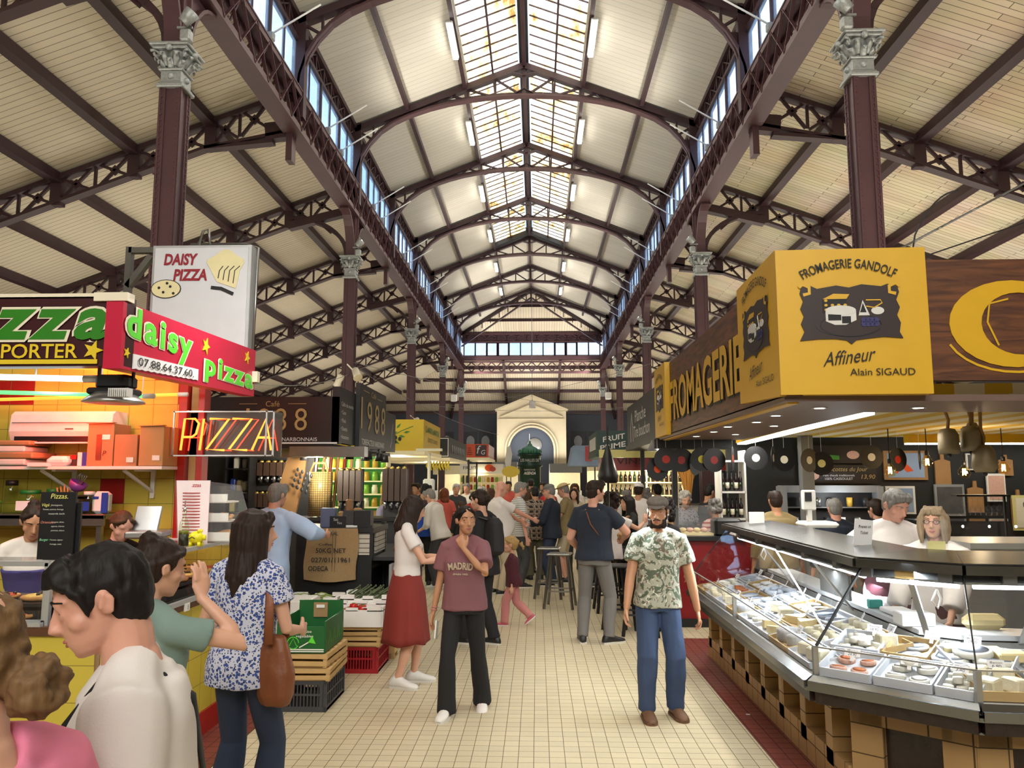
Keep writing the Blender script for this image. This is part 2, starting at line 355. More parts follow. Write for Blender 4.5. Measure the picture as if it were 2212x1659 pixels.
b = MB(); b.box((XC, YW + .15, 3.3), (34, .3, 6.6)); struct('wall_far', b, 'wall_blue')
b = MB(); b.box((XC, YB - .1, 6.5), (34, .2, 13)); struct('wall_back', b, 'cream_wall')
# roof glazing
for sgn, nm in ((-1, 'window_1'), (1, 'window_2')):
    b = MB(); xa, xb = XC + sgn * .16, XC + sgn * 1.47
    b.add([(xa, YB, nz(.16) + .05), (xb, YB, nz(1.47) + .05), (xb, YS1, nz(1.47) + .05), (xa, YS1, nz(.16) + .05)], [(0, 1, 2, 3)])
    w = struct(nm, b, 'roof_glass')
    b = MB(); y = -1.0
    while y < YS1:
        b.bar((xa, y, nz(.16) + .03), (xb, y, nz(1.47) + .03), .028, .03); y += .4
    b.bar((XC + sgn * .82, -5, nz(.82)), (XC + sgn * .82, YS1, nz(.82)), .05, .07)
    b.build('glazing_bars', 'iron_dark', w)
b = MB(); b.bar((XC, -5, nz(0) - .02), (XC, YS1, nz(0) - .02), .24, .05); b.bar((XC - 1.6, YS1, nz(1.6)), (XC, YS1, nz(0) + .02), .4, .3); b.bar((XC + 1.6, YS1, nz(1.6)), (XC, YS1, nz(0) + .02), .4, .3)
struct('trim_3', b, 'dark')
# clerestory: a lattice beam, sill, mullions and panes for every half bay
win = 3
for sgn in (-1, 1):
    X = XC + sgn * HW
    for i in range(len(YA) + 1):
        y0 = YA[i - 1] if i > 0 else -0.2; y1 = YA[i] if i < len(YA) else YE
        if i == len(YA): y0 = YA[-1]
        if y1 - y0 < .5: continue
        b = MB(); b.box((X, (y0 + y1) / 2, 9.93), (.012, y1 - y0 - .1, 1.0)); w = struct('window_%d' % win, b, 'clear_pane'); win += 1
        b = MB(); b.box((X, (y0 + y1) / 2, 9.42), (.14, y1 - y0, .1)); b.box((X, (y0 + y1) / 2, 10.47), (.12, y1 - y0, .08))
        for k in range(1, 6): b.box((X, y0 + (y1 - y0) * k / 6, 9.95), (.05 if k % 2 else .1, .035 if k % 2 else .07, 1.0))
        b.box((X, (y0 + y1) / 2, 10.96), (.14, y1 - y0, .12))
        for k in range(8):
            ya = y0 + (y1 - y0) * k / 8; yb = y0 + (y1 - y0) * (k + 1) / 8
            b.bar((X, ya, 10.52), (X, yb, 10.9), .03, .04, (1, 0, 0)); b.bar((X, ya, 10.9), (X, yb, 10.52), .03, .04, (1, 0, 0)); b.box((X, ya, 10.7), (.06, .05, .4))
        b.box((X + sgn * .08, (y0 + y1) / 2, 10.72), (.02, y1 - y0, .46))
        b.build('window_frame', 'iron_dark', w)
        if i > 0 and i < 8:
            for dy in (.38, .62):
                yy = y0 + (y1 - y0) * dy
                t = thing('window_opener', 'white rod window opener on the %s clerestory, %s bay, %s of its pair' % ('left' if sgn < 0 else 'right', ORD[i - 1], 'nearer' if dy < .5 else 'farther'), 'window opener', (X - sgn * .12, yy, 9.5), 'clerestory window openers')
                b = MB(); b.tube([(X - sgn * .12, yy, 9.5), (X - sgn * 1.0, yy, 10.05)], .016, 6); b.build('rod', 'white', t)
                b = MB(); b.box((X - sgn * .14, yy, 9.46), (.12, .12, .16), bev=.02); b.build('motor', 'grey', t)
# end wall of the nave: window band
for k in range(12):
    wdt = (HW * 2 - .3) / 12; x = XL + .15 + wdt * (k + .5)
    b = MB(); b.box((x, YE, 9.88), (wdt - .08, .02, .86)); w = struct('window_%d' % win, b, 'clear_pane'); win += 1
    b = MB()
    for q in (-1, 1): b.box((x + q * wdt / 2, YE, 9.88), (.07, .1, .95))
    if k in (2, 3, 8, 9):
        for q in (-1, 1): b.box((x + q * (wdt / 2 - .06), YE - .05, 9.88), (.05, .05, .9)); b.box((x, YE - .05, 9.88 + q * .42), (wdt - .1, .05, .05))
    b.build('window_frame', 'iron_dark', w)
b = MB(); b.box((XC, YE, 9.33), (HW * 2, .3, .25)); b.box((XC, YE, 10.36), (HW * 2, .14, .1)); b.box((XC, YE, 10.9), (HW * 2, .2, .15))
b.box((XC, YE, 9.1), (HW * 2, .25, .07)); b.box((XC, YE, 8.42), (HW * 2, .3, .12)); b.box((XC, YE + .1, 10.63), (HW * 2, .02, .5))
for k in range(14):
    xa = XL + HW * 2 * k / 14; xb = XL + HW * 2 * (k + 1) / 14
    for z0, z1 in ((8.47, 9.08), (10.4, 10.86)): b.bar((xa, YE, z0), (xb, YE, z1), .07, .04, (0, 1, 0)); b.bar((xa, YE, z1), (xb, YE, z0), .07, .04, (0, 1, 0))
tag(b.build('lattice_girder', 'iron'), 'wide lattice girder under the band of windows closing the nave', 'girder')
# ---------------- columns
def side_word(s): return 'left' if s < 0 else 'right'
def column(X, Y, k, sgn):
    zb = 2.47 if (k, sgn) == (1, 1) else 0.0
    pos = ['behind the camera', 'first', 'second', 'third', 'fourth', 'last'][k]
    t = thing('iron_column', '%s burgundy iron column with silver leafy capital in the %s row' % (pos, side_word(sgn)), 'column', (X, Y, 0), 'iron columns of the nave')
    b = MB(); rot = 0
    zc, zh = (zb + 6.88) / 2, 6.88 - zb; b.box((X, Y, zc), (.23, .23, zh))
    for a in (-1, 1):
        for c in (-1, 1): b.box((X + a * .105, Y + c * .125, zc), (.085, .02, zh)); b.box((X + a * .125, Y + c * .105, zc), (.02, .085, zh))
    if k == 1:
        for i in range(50):
            z = 2.9 + i * .08
            for a in (-1, 1):
                b.box((X + a * .105, Y - .138, z), (.022, .012, .022)); b.box((X - sgn * .138, Y + a * .105, z), (.012, .022, .022))
    b.build('shaft', 'iron', t)
    b = MB(); b.box((X, Y, 8.2), (.22, .24, 1.6)); b.box((X, Y, 8.1), (.32, .03, 1.5)); b.box((X, Y, 8.1), (.03, .34, 1.5))
    b.build('upper_post', 'iron', t)
    # capital
    b = MB()
    for w, h, z in ((.36, .05, 6.885), (.32, .03, 6.925), (.28, .16, 7.02), (.33, .03, 7.11)): b.box((X, Y, z), (w, w, h), bev=.01)
    for a, c in ((0, -1), (0, 1), (-1, 0), (1, 0)): b.ell((X + a * .14, Y + c * .14, 7.02), (.045, .045, .045), seg=8)
    b.lathe([(.12, 7.12), (.15, 7.16), (.14, 7.24), (.17, 7.34), (.2, 7.36)], (X, Y, 0), 12)
    for row, (rr, z0, z1, out, n) in enumerate(((.14, 7.12, 7.23, .1, 8), (.15, 7.16, 7.31, .12, 8))):
        for i in range(n):
            th = 2 * math.pi * (i + row * .5) / n; cx, sy = math.cos(th), math.sin(th)
            pt = [(rr, z0), (rr + .03, (z0 + z1) / 2), (rr + out * .7, z1), (rr + out, z1 - .02), (rr + out * .85, z1 - .05)]
            b.tube([(X + r * cx, Y + r * sy, z) for r, z in pt], [(.045, .02), (.05, .02), (.04, .018), (.03, .015), (.012, .01)], 6)
    for a in (-1, 1):
        for c in (-1, 1):
            pts = [(X + a * (.19 + .055 * math.cos(q) * (1 - j * .1)), Y + c * (.19 + .055 * math.cos(q) * (1 - j * .1)), 7.3 + .05 * math.sin(q) * (1 - j * .1)) for j, q in enumerate([.5 + i * .8 for i in range(9)])]
            b.tube(pts, .018, 6)
    for a, c in ((0, -1), (0, 1), (-1, 0), (1, 0)): b.ell((X + a * .23, Y + c * .23, 7.37), (.05, .05, .045), seg=8)
    b.box((X, Y, 7.38), (.46, .46, .04), bev=.01); b.box((X, Y, 7.42), (.52, .52, .04), bev=.01)
    b.build('capital', 'silver', t)
    # brackets up to the girder, along the hall
    b = MB()
    for q in (-1, 1):
        arc = [(Y + q * (.14 + .75 * (1 - math.cos(a))), 7.45 + 1.02 * math.sin(a)) for a in [i * math.pi / 16 for i in range(9)]]
        for i in range(8):
            (ya, za), (yb, zb) = arc[i], arc[i + 1]
            b.bar((X, ya, za), (X, yb, zb), .05, .22, (1, 0, 0)); 
            b.add([(X - .015, ya, za), (X - .015, yb, zb), (X - .015, yb, 8.5), (X - .015, ya, 8.5)], [(0, 1, 2, 3)])
            b.add([(X + .015, ya, za), (X + .015, yb, zb), (X + .015, yb, 8.5), (X + .015, ya, 8.5)], [(3, 2, 1, 0)])
    b.build('bracket', 'iron', t)
for k, Y in enumerate(YC):
    if k == 0: continue
    for sgn in (-1, 1): column(XC + sgn * HW, Y, k, sgn)
# ---------------- long lattice girders under the clerestory
for sgn in (-1, 1):
    X = XC + sgn * HW; b = MB(); y0, y1 = -.2, YE
    for z, h in ((8.52, .03), (9.36, .03)):
        b.box((X, (y0 + y1) / 2, z), (.36, y1 - y0, h))
        for a in (-1, 1): b.box((X + a * .15, (y0 + y1) / 2, z + (.06 if z < 9 else -.06)), (.03, y1 - y0, .12))
    n = int((y1 - y0) / .62)
    for i in range(n):
        ya = y0 + (y1 - y0) * i / n; yb = y0 + (y1 - y0) * (i + 1) / n
        for a in (-1, 1):
            b.bar((X + a * .15, ya, 8.56), (X + a * .15, yb, 9.32), .012, .06, (1, 0, 0)); b.bar((X + a * .15, ya, 9.32), (X + a * .15, yb, 8.56), .012, .06, (1, 0, 0))
        b.box((X, ya, 8.58), (.3, .06, .02)); 
        if i % 2 == 0: b.bar((X - .15, ya, 8.6), (X + .15, ya, 9.3), .02, .04, (0, 1, 0))
    tag(b.build('lattice_girder', 'iron'), 'long burgundy lattice girder running under the %s clerestory windows' % side_word(sgn), 'girder', 'long girders of the nave')
# ---------------- arched trusses of the nave
CURVE = [(4.40, 8.75), (4.40, 9.4), (4.36, 9.75), (4.24, 10.15), (4.04, 10.5), (3.76, 10.82), (3.4, 11.07), (3.0, 11.26), (2.5, 11.43), (2.0, 11.56), (1.5, 11.65), (1.0, 11.71), (.5, 11.745), (0, 11.76)]
def bot(dx):
    dx = abs(dx)
    for (xa, za), (xb, zb) in zip(CURVE[1:], CURVE[2:]):
        if xb <= dx <= xa: return za + (zb - za) * (xa - dx) / (xa - xb)
    return 11.76
def arch(Y, k):
    t = thing('roof_arch', '%s arched burgundy iron truss from the front across the nave roof' % ORD[k], 'roof truss', (XC, Y, 8.7), 'arched nave trusses')
    b = MB()
    for s in (-1, 1):
        b.bar((XC + s * (HW - .02), Y, nz(HW) - .14), (XC, Y, nz(0) - .14), .2, .16)
        b.box((XC + s * (HW - .06), Y, 9.95), (.26, .2, 2.2))
    b.build('top_chord', 'iron_dark', t)
    b = MB(); b2 = MB()
    for s in (-1, 1):
        for (xa, za), (xb, zb) in zip(CURVE, CURVE[1:]): b.bar((XC + s * xa, Y, za), (XC + s * xb, Y, zb), .2, .05, (0, 0, 1) if abs(xa - xb) > .05 else (1, 0, 0)); b2.bar((XC + s * xa, Y, za + .05), (XC + s * xb, Y, zb + .05), .025, .12)
        # solid spandrel
        pl = [(x, z) for x, z in CURVE if x > 4.2]; 
        for (xa, za), (xb, zb) in zip(CURVE[:4], CURVE[1:5]):
            b2.hexa([V((XC + s * xa, Y - .012, za)), V((XC + s * 4.44, Y - .012, za)), V((XC + s * 4.44, Y + .012, za)), V((XC + s * xa, Y + .012, za)), V((XC + s * xb, Y - .012, zb)), V((XC + s * 4.44, Y - .012, zb)), V((XC + s * 4.44, Y + .012, zb)), V((XC + s * xb, Y + .012, zb))])
        st = [3.95, 3.05, 2.25, 1.47, .75]
        for i, x in enumerate(st):
            b2.bar((XC + s * x, Y, bot(x)), (XC + s * x, Y, nz(x) - .2), .05, .06, (0, 1, 0))
        zz = [(4.3, nz(4.3) - .25, 3.95, bot(3.95)), (4.35, 10.15, 4.0, 10.6), (3.95, bot(3.95), 3.5, nz(3.5) - .2), (3.5, nz(3.5) - .2, 3.05, bot(3.05)), (3.05, bot(3.05), 2.65, nz(2.65) - .2), (2.65, nz(2.65) - .2, 2.25, bot(2.25)), (2.25, bot(2.25), 1.9, nz(1.9) - .2), (1.9, nz(1.9) - .2, 1.47, bot(1.47)), (1.47, nz(1.47) - .2, .75, bot(.75)), (.75, nz(.75) - .2, .1, 11.8)]
        for xa, za, xb, zb in zz: b2.bar((XC + s * xa, Y, za), (XC + s * xb, Y, zb), .05, .055, (0, 1, 0))
        b2.bar((XC + s * .32, Y, nz(.3) - .22), (XC, Y, nz(0) - .42), .02, .2, (0, 1, 0)); b2.bar((XC + s * .3, Y, 11.78), (XC, Y, 11.95), .02, .16, (0, 1, 0))
    b2.bar((XC, Y, 11.76), (XC, Y, nz(0) - .1), .1, .1, (0, 1, 0))
    b.build('arched_rib', 'iron', t); b2.build('web', 'iron_dark', t)
for k, Y in enumerate(YA): arch(Y, k)
# purlins, hips and ridge
for dx, nm in ((-3.05, 'left outer'), (3.05, 'right outer'), (-1.55, 'left roof-light'), (1.55, 'right roof-light'), (0, 'central ridge')):
    b = MB(); y1 = YE - abs(dx) if dx == 0 else YE - HW + (HW - abs(dx)) * .98
    y1 = YH if dx == 0 else YE - abs(dx)
    b.box((XC + dx, (-5 + y1) / 2, nz(dx) - .1), (.1, y1 + 5, .14)); tag(b.build('purlin', 'iron_dark'), '%s long iron purlin under the nave roof' % nm, 'purlin', 'nave roof purlins')
for s in (-1, 1):
    b = MB(); b.bar((XC + s * HW, YE, nz(HW) - .12), (XC, YH, nz(0) - .12), .12, .2)
    for k in range(8):
        f = (k + .5) / 8; b.bar((XC + s * HW * (1 - f), YE - HW * f, nz(HW * (1 - f)) - .2), (XC + s * HW * (1 - f), YE - HW * f, nz(HW * (1 - f)) - .55), .05, .05, (0, 1, 0))
    b.bar((XC + s * HW, YE, nz(HW) - .9), (XC, YH, nz(0) - .55), .1, .07)
    tag(b.build('hip_truss', 'iron_dark'), '%s slanting hip truss at the far end of the nave roof' % side_word(s), 'roof truss', 'hip trusses')
for f in (.35, .68):
    b = MB(); w = HW * f; b.box((XC, YE - (HW - w), nz(w) - .08), (w * 2, .1, .14)); tag(b.build('purlin', 'iron_dark'), '%s cross purlin on the hipped end of the nave roof' % ('upper' if f < .5 else 'lower'), 'purlin', 'hip purlins')
# ---------------- aisle trusses and purlins
DXV = [6.09, 7.6, 9.11, 10.62, 12.13, 13.64, 15.15]
def aisle_truss(Y, k, s, col):
    t = thing('aisle_truss', '%s lattice truss from the front under the %s aisle roof' % (ORD[k], side_word(s)), 'roof truss', (XC + s * HW, Y, 7.5), 'aisle roof trusses')
    b = MB(); X = lambda d: XC + s * d
    top = lambda d: az(d) - .1; bt = lambda d: az(d) - .6
    b.bar((X(HW), Y, top(HW)), (X(AX), Y, top(AX)), .2, .09); b.bar((X(5.9), Y, bt(5.9)), (X(AX), Y, bt(AX)), .2, .06)
    xs = [4.95] + DXV
    for i, d in enumerate(xs[1:]): b.bar((X(d), Y, bt(d) - .06), (X(d), Y, top(d) + .05), .22, .17, (0, 1, 0))
    for i in range(len(xs) - 1):
        for h in range(2):
            a = xs[i] + (xs[i + 1] - xs[i]) * h / 2 + .05; c = xs[i] + (xs[i + 1] - xs[i]) * (h + 1) / 2 - .02; m = (a + c) / 2
            b.bar((X(a), Y, bt(a)), (X(c), Y, top(c)), .05, .06, (0, 1, 0)); b.bar((X(a), Y, top(a)), (X(c), Y, bt(c)), .05, .06, (0, 1, 0))
            b.box((X(m), Y, (top(m) + bt(m)) / 2), (.15, .04, .15), rot=MX.Rotation(.8, 3, 'Y'))
            if h == 0 : b.bar((X(c + .04), Y, bt(c)), (X(c + .04), Y, top(c)), .05, .05, (0, 1, 0))
    if col:
        pts = [(HW + .12 + 1.5 * (1 - math.cos(a)), 7.5 + 1.0 * math.sin(a)) for a in [i * math.pi / 2 / 10 for i in range(11)]]
        b.bar((X(6.1), Y, bt(6.1)), (X(HW), Y, bt(6.1) + .42), .22, .2)
        for (xa, za), (xb, zb) in zip(pts, pts[1:]): b.bar((X(xa), Y, za), (X(xb), Y, zb - .0), .2, .1)
        b.bar((X(5.0), Y, 8.1), (X(5.5), Y, 8.55), .05, .06, (0, 1, 0))
    else:
        pts = [(HW + .1 + 1.5 * i / 6, bt(6.05) + .22 - .22 * math.sin(i / 6 * math.pi / 2) ** .6 if i else bt(6.05) + .1) for i in range(7)]
        b.bar((X(6.2), Y, bt(6.2)), (X(HW + .1), Y, bt(6.2) + .32), .2, .06); b.bar((X(HW), Y, bt(6) + .3), (X(HW + .55), Y, bt(6) + .24), .2, .34); b.bar((X(6.2), Y, bt(6.2)), (X(HW + .4), Y, bt(6.2) + .12), .2, .07)
    b.build('lattice', 'iron_dark', t)
    b = MB(); b.box((X(HW + .06), Y, 8.55), (.12, .24, 1.2)); b.build('end_plate', 'iron', t)
for k, Y in enumerate(YA):
    for s in (-1, 1): aisle_truss(Y, k, s, k % 2 == 1)
for s in (-1, 1):
    for k, d in enumerate(DXV):
        b = MB(); X = XC + s * d; ye = YE + d - HW; b.box((X, (ye - 3) / 2, az(d) - .1), (.13, ye + 3, .2)); b.box((X, (ye - 3) / 2, az(d) - .2), (.2, ye + 3, .03))
        for i in range(0, 130):
            y = -.5 + i * .42
            if y < 30: b.box((X + s * .09, y, az(d) - .06), (.02, .02, .14))
        tag(b.build('purlin', 'iron_dark'), '%s purlin out from the nave under the %s aisle roof' % (ORD[k], side_word(s)), 'purlin', 'aisle roof purlins')
# end bay roof: purlins across and rafters
for k in range(5):
    d = 1.25 + k * 1.6; z = az(HW + .05) - .368 * d - .12; b = MB(); b.box((XC, YE + d, z), (HW * 2 + 2 * d, .12, .18)); tag(b.build('purlin', 'iron_dark'), '%s cross purlin of the sloping roof beyond the end windows' % ORD[k], 'purlin', 'end bay purlins')
for k, x in enumerate((-4.45, -1.8, 1.8, 4.45)):
    b = MB(); x1 = x * (1.35 if abs(x) > 3 else 1.0); z0 = az(HW) - .2; b.bar((XC + x, YE, z0 - .1), (XC + x1, YW, z0 - .1 - .368 * (YW - YE)), .14, .3); tag(b.build('end_rafter', 'iron_dark'), '%s rafter from the left under the roof beyond the end windows' % ORD[k], 'rafter', 'end bay rafters')
# ---------------- LED strip lamps along the roof-light
P('lamp_body', '#d8d8d4', .5); glow('led', (1, .98, .93), 20)
for k in range(1, 9):
    for s in (-1, 1):
        Y = (YA[k - 1] + YA[k]) / 2 if k < 9 else 0; X = XC + s * 1.62; z = nz(1.62) - .2
        t = thing('strip_lamp', '%s bright strip lamp from the front along the %s edge of the roof light' % (ORD[k - 1], side_word(s)), 'strip lamp', (X, Y, z), 'roof strip lamps')
        b = MB(); b.box((X, Y, z), (.16, 1.5, .07), bev=.02); b.build('lamp_body', 'lamp_body', t)
        b = MB(); b.box((X, Y, z - .045), (.12, 1.45, .03)); b.build('diffuser', 'led', t)
# ---------------- floodlights clamped at the column heads
glow('flood_glow', (1, .97, .9), 30)
for k in (1, 2, 3, 4, 5):
    for s in (-1, 1):
        X = XC + s * (HW - .28); Y = YC[k] - .3; z = 7.75
        t = thing('floodlight', 'small %s floodlight clamped above the %s capital in the %s row' % ('lit', ORD[k - 1], side_word(s)), 'floodlight', (X, Y, z), 'column floodlights')
        b = MB(); b.lathe([(.0, -.12), (.07, -.12), (.1, .06), (.085, .07)], (X, Y, z), 12, R=MX.Rotation(-.7 * s, 3, 'Y')); b.box((X + s * .1, Y + .1, z - .1), (.2, .03, .03)); b.box((X + s * .05, Y + .05, z - .25), (.14, .12, .16), bev=.02); b.build('housing', 'silver', t)
        b = MB(); b.lathe([(.0, .065), (.08, .066), (.0, .08)], (X, Y, z), 12, R=MX.Rotation(-.7 * s, 3, 'Y')); b.build('bulb', 'flood_glow', t)
# ================================================================ stalls on the left
ux_f, uz = V((1, 0, 0)), V((0, 0, 1)); ux_l, ux_r = V((0, 1, 0)), V((0, -1, 0))
YEL, RED = hx('#c9b545'), hx('#a8231c')
grid('tile_side', YEL, hx('#7d6f2a'), .2, .2, ax=(1, 2), w=.004, rough=.3, var=.08, alt=RED, altp=.13, off=(.02, .03))
grid('tile_front', YEL, hx('#7d6f2a'), .2, .2, ax=(0, 2), w=.004, rough=.3, var=.08, alt=RED, altp=.1, off=(.1, .05))
grid('tile_back', hx('#c4b048'), hx('#6e6228'), .21, .21, ax=(0, 2), w=.004, rough=.3, var=.06, alt=hx('#9c1d17'), altp=.1, off=(.13, .08))
P('red_tile', RED, .35); P('brown_wood', '#5b3823', .5, var=.3, vs=3, stretch=(1, .3, 6)); P('maroon', '#3a1218', .4); P('pink_red', '#c02040', .35, var=.08)
P('green_dk', '#2f7d1e', .4, var=.05); P('green_lt', '#5fd93a', .4, var=.05); P('cream', '#e8e0c8', .5, var=.05); P('sun_yellow', '#e2c52c', .4, var=.06)
P('card', '#9c7d55', .75, var=.1, vs=5); P('card_light', '#b08a58', .75, var=.1); P('ink', '#17181c', .6); P('paper', '#e7e7e8', .7, var=.03); P('note', '#d5cd86', .7, var=.04)
P('white_metal', '#d9d9d6', .35); P('pot_steel', '#8b8b88', .3, .85, var=.2); P('purple', '#6b3a8c', .45); P('blue', '#1f3fa0', .45); P('lid_green', '#1f7a36', .4); P('oil', '#6d6a1c', .15)
P('gold_text', '#b39a63', .45, var=.1); P('white_text', '#dcdcdc', .5, var=.02); P('redwood', '#8a2f18', .5); P('jute', '#9c8059', .9, var=.2, vs=60, bump=.6, bs=160)
glassm('glass', gl=.3); glassm('glass_haze', gl=.25, haze=.06); glassm('bottle_glass', (.85, .92, .8), gl=.3)
glow('tube_white', (.85, .93, 1), 2.5); glow('tube_green', (.12, 1, .2), 1.2); glow('tube_orange', (1, .30, .03), 1.6); glow('neon_red', (1, .05, .02), 2.0); glow('neon_yellow', (1, .24, .03), 2.4)
def star(b, o, ux, uy, r, m=0, a0=0.3):
    pts = [(r * (1 if i % 2 == 0 else .42) * math.sin(a0 + i * math.pi / 5), r * (1 if i % 2 == 0 else .42) * math.cos(a0 + i * math.pi / 5)) for i in range(10)]
    b.prism(pts, o, ux, uy, .006, m)
# ---- pizza stall: tiled partition at the back
b = MB(); b.box((-4.6, 6.5, 1.5), (3.2, .1, 3.0)); struct('wall_pizza', b, 'tile_back')
b = MB(); b.box((-2.98, 6.44, 1.35), (.07, .16, 2.7)); b.box((-2.9, 6.46, 1.3), (.06, .1, 2.6), 1); b.box((-2.83, 6.44, 1.3), (.05, .12, 2.6)); tag(b.build('door_post', ['red_tile', 'card_light']), 'red and tan post closing the right end of the tiled pizza stall wall', 'post')
t = thing('pizza_counter', 'yellow and red tiled pizza counter with brown wooden ledge', 'counter', (-2.7, 5.4, 0))
b = MB(); b.box((-2.69, 5.42, .56), (.6, 2.06, .78)); b.build('tiled_side', 'tile_side', t)
b = MB(); b.box((-3.99, 4.7, .56), (2.0, .6, .78)); b.build('tiled_front', 'tile_front', t)
b = MB(); b.box((-2.69, 5.42, .085), (.62, 2.08, .17)); b.box((-3.99, 4.7, .085), (2.0, .62, .17)); b.build('skirting', 'red_tile', t)
b = MB(); b.box((-2.7, 5.42, .96), (.66, 2.1, .05)); b.box((-4.0, 4.7, .96), (2.0, .66, .05)); b.build('ledge', 'brown_wood', t)
b = MB(); b.box((-2.375, 5.42, .992), (.03, 2.1, .03)); b.box((-3.6, 4.385, .992), (1.6, .03, .03)); b.build('alu_trim', 'alu', t)
b = MB(); b.box((-2.72, 6.4, 1.14), (.62, .08, .33)); b.build('tiled_parapet', 'tile_front', t)
b = MB(); b.box((-2.72, 6.4, 1.315), (.66, .14, .02)); b.build('parapet_cap', 'white', t)
for k, y in enumerate((4.95, 5.25)):
    q = MB(); q.box((-2.362, y, .955), (.01, .07, .05)); q.text('E' if k else '5', (-2.355, y, .955), ux_l, uz, h=.03, m=1); tag(q.build('price_tag', ['white', 'ink']), '%s small white price card on the brown pizza counter ledge' % ('left' if k == 0 else 'right'), 'price tag', 'price cards on the pizza counter')
t = thing('glass_display_case', 'aluminium framed glass case holding pizza slices on the tiled counter', 'display case', (-2.6, 5.4, .985))
b = MB(); b.box((-2.4, 5.4, 1.15), (.008, 2.0, .3)); b.box((-3.75, 4.42, 1.15), (1.85, .008, .3)); b.box((-2.6, 5.5, 1.335), (.44, 1.8, .008)); b.box((-3.75, 4.55, 1.335), (1.85, .3, .008)); b.box((-2.8, 4.6, 1.16), (.008, .5, .32)); b.build('glass_panel', 'glass', t)
b = MB(); b.box((-2.4, 5.4, 1.33), (.03, 2.05, .028)); b.box((-3.75, 4.42, 1.33), (1.9, .03, .028)); b.box((-2.8, 4.42, 1.16), (.04, .03, .35)); b.box((-2.4, 6.38, 1.16), (.03, .03, .34)); b.box((-3.75, 4.42, 1.0), (1.9, .03, .03))
b.bar((-2.42, 4.75, 1.0), (-2.42, 4.98, 1.33), .03, .03); b.build('frame', 'alu', t)
b = MB(); b.box((-2.64, 5.45, 1.09), (.4, 1.8, .02)); b.box((-3.75, 4.66, 1.09), (1.8, .4, .02)); b.box((-2.64, 5.45, 1.03), (.38, 1.8, .06)); b.box((-3.75, 4.66, 1.03), (1.8, .4, .06)); b.build('black_shelf', 'black', t)
P('pizza_crust', '#b9824a', .8, var=.3, vs=25, bump=.6); P('pizza_cheese', '#d6b35e', .6, var=.35, vs=30, bump=.8, bs=60); P('olive_black', '#1f1511', .3); P('tomato', '#a63a1f', .4, var=.3)
def pizza(x, y, z, i, lab, gr):
    r = random.Random(i); t = thing('pizza_slice', lab, 'pizza', (x, y, z), gr, rz=r.random() * 6, local=True)
    q = MB(); q.lathe([(.0, 0), (.085, 0), (.1, .012), (.098, .026), (.085, .022), (.0, .02)], (0, 0, 0), 12); q.build('crust', 'pizza_crust', t)
    q = MB(); q.lathe([(.0, .02), (.084, .021), (.07, .03), (0, .032)], (0, 0, 0), 12)
    q.build('topping', 'pizza_cheese' if i % 3 else 'tomato', t)
    q = MB()
    for k in range(7): a, d = r.random() * 6.3, r.random() * .07; q.ell((d * math.cos(a), d * math.sin(a), .033), (.011, .011, .008), seg=6)
    q.build('olive', 'olive_black', t)
n = 0
for i in range(7):
    for j in range(2):
        pizza(-2.54 - .19 * j, 4.72 + i * .23, 1.102, n, '%s round topped pizza from the near corner, %s row behind the corridor glass' % (ORD[i], 'outer' if j == 0 else 'inner'), 'small pizzas behind the corridor glass'); n += 1
for i in range(7): pizza(-2.96 - .235 * i, 4.6, 1.102, n, '%s round topped pizza from the aluminium corner post behind the front glass' % ORD[i], 'small pizzas behind the front glass'); n += 1
for i in range(4):
    pizza(-2.98 - .22 * i, 4.52, .985 + .03, n, '%s pale pizza from the right on the low shelf under the front glass' % ORD[i], 'pizzas on the low shelf'); n += 1
# blackboard on the glass
t = thing('menu_blackboard', 'small black chalk menu board headed Pizzas on the glass case', 'blackboard', (-3.0, 4.6, 1.34))
b = MB(); b.box((-2.885, 4.6, 1.535), (.215, .015, .4)); b.box((-2.86, 4.62, 1.5), (.215, .015, .34)); b.build('board', 'black', t)
glow('chalk', (.7, .7, .62), .0); glow('chalk_yellow', (.8, .75, .2), .0); glow('chalk_green', (.3, .75, .4), .0); glow('chalk_red', (.7, .25, .2), 0)
b = MB(); F = lambda tx, x, z, h, m, sh=.2: b.text(tx, (-2.885 + (x + 2.92) * .72, 4.59, z), ux_f, uz, h=h * .74, m=m, shear=sh, align='l')
F('Pizzas.', -2.98, 1.71, .04, 1); F('Végé :', -3.05, 1.655, .03, 1); F('champignons,', -2.97, 1.655, .016, 0); F('Tomate, poivron, fromage', -3.04, 1.63, .015, 0); F('mozzarella, basilic', -2.99, 1.605, .015, 0); F('Orientale :', -3.05, 1.555, .02, 3); F('merguez, olives,', -2.96, 1.555, .015, 0); F('oignons, chorizo', -2.96, 1.53, .015, 0); F('poivrons, chèvre', -2.96, 1.505, .015, 0); F('Burger :', -3.05, 1.45, .024, 2); F('Tomate, oignon', -2.96, 1.45, .015, 0); F('fromage, steak', -2.96, 1.425, .015, 0)
b.build('chalk_writing', ['chalk', 'chalk_yellow', 'chalk_green', 'chalk_red'], t)
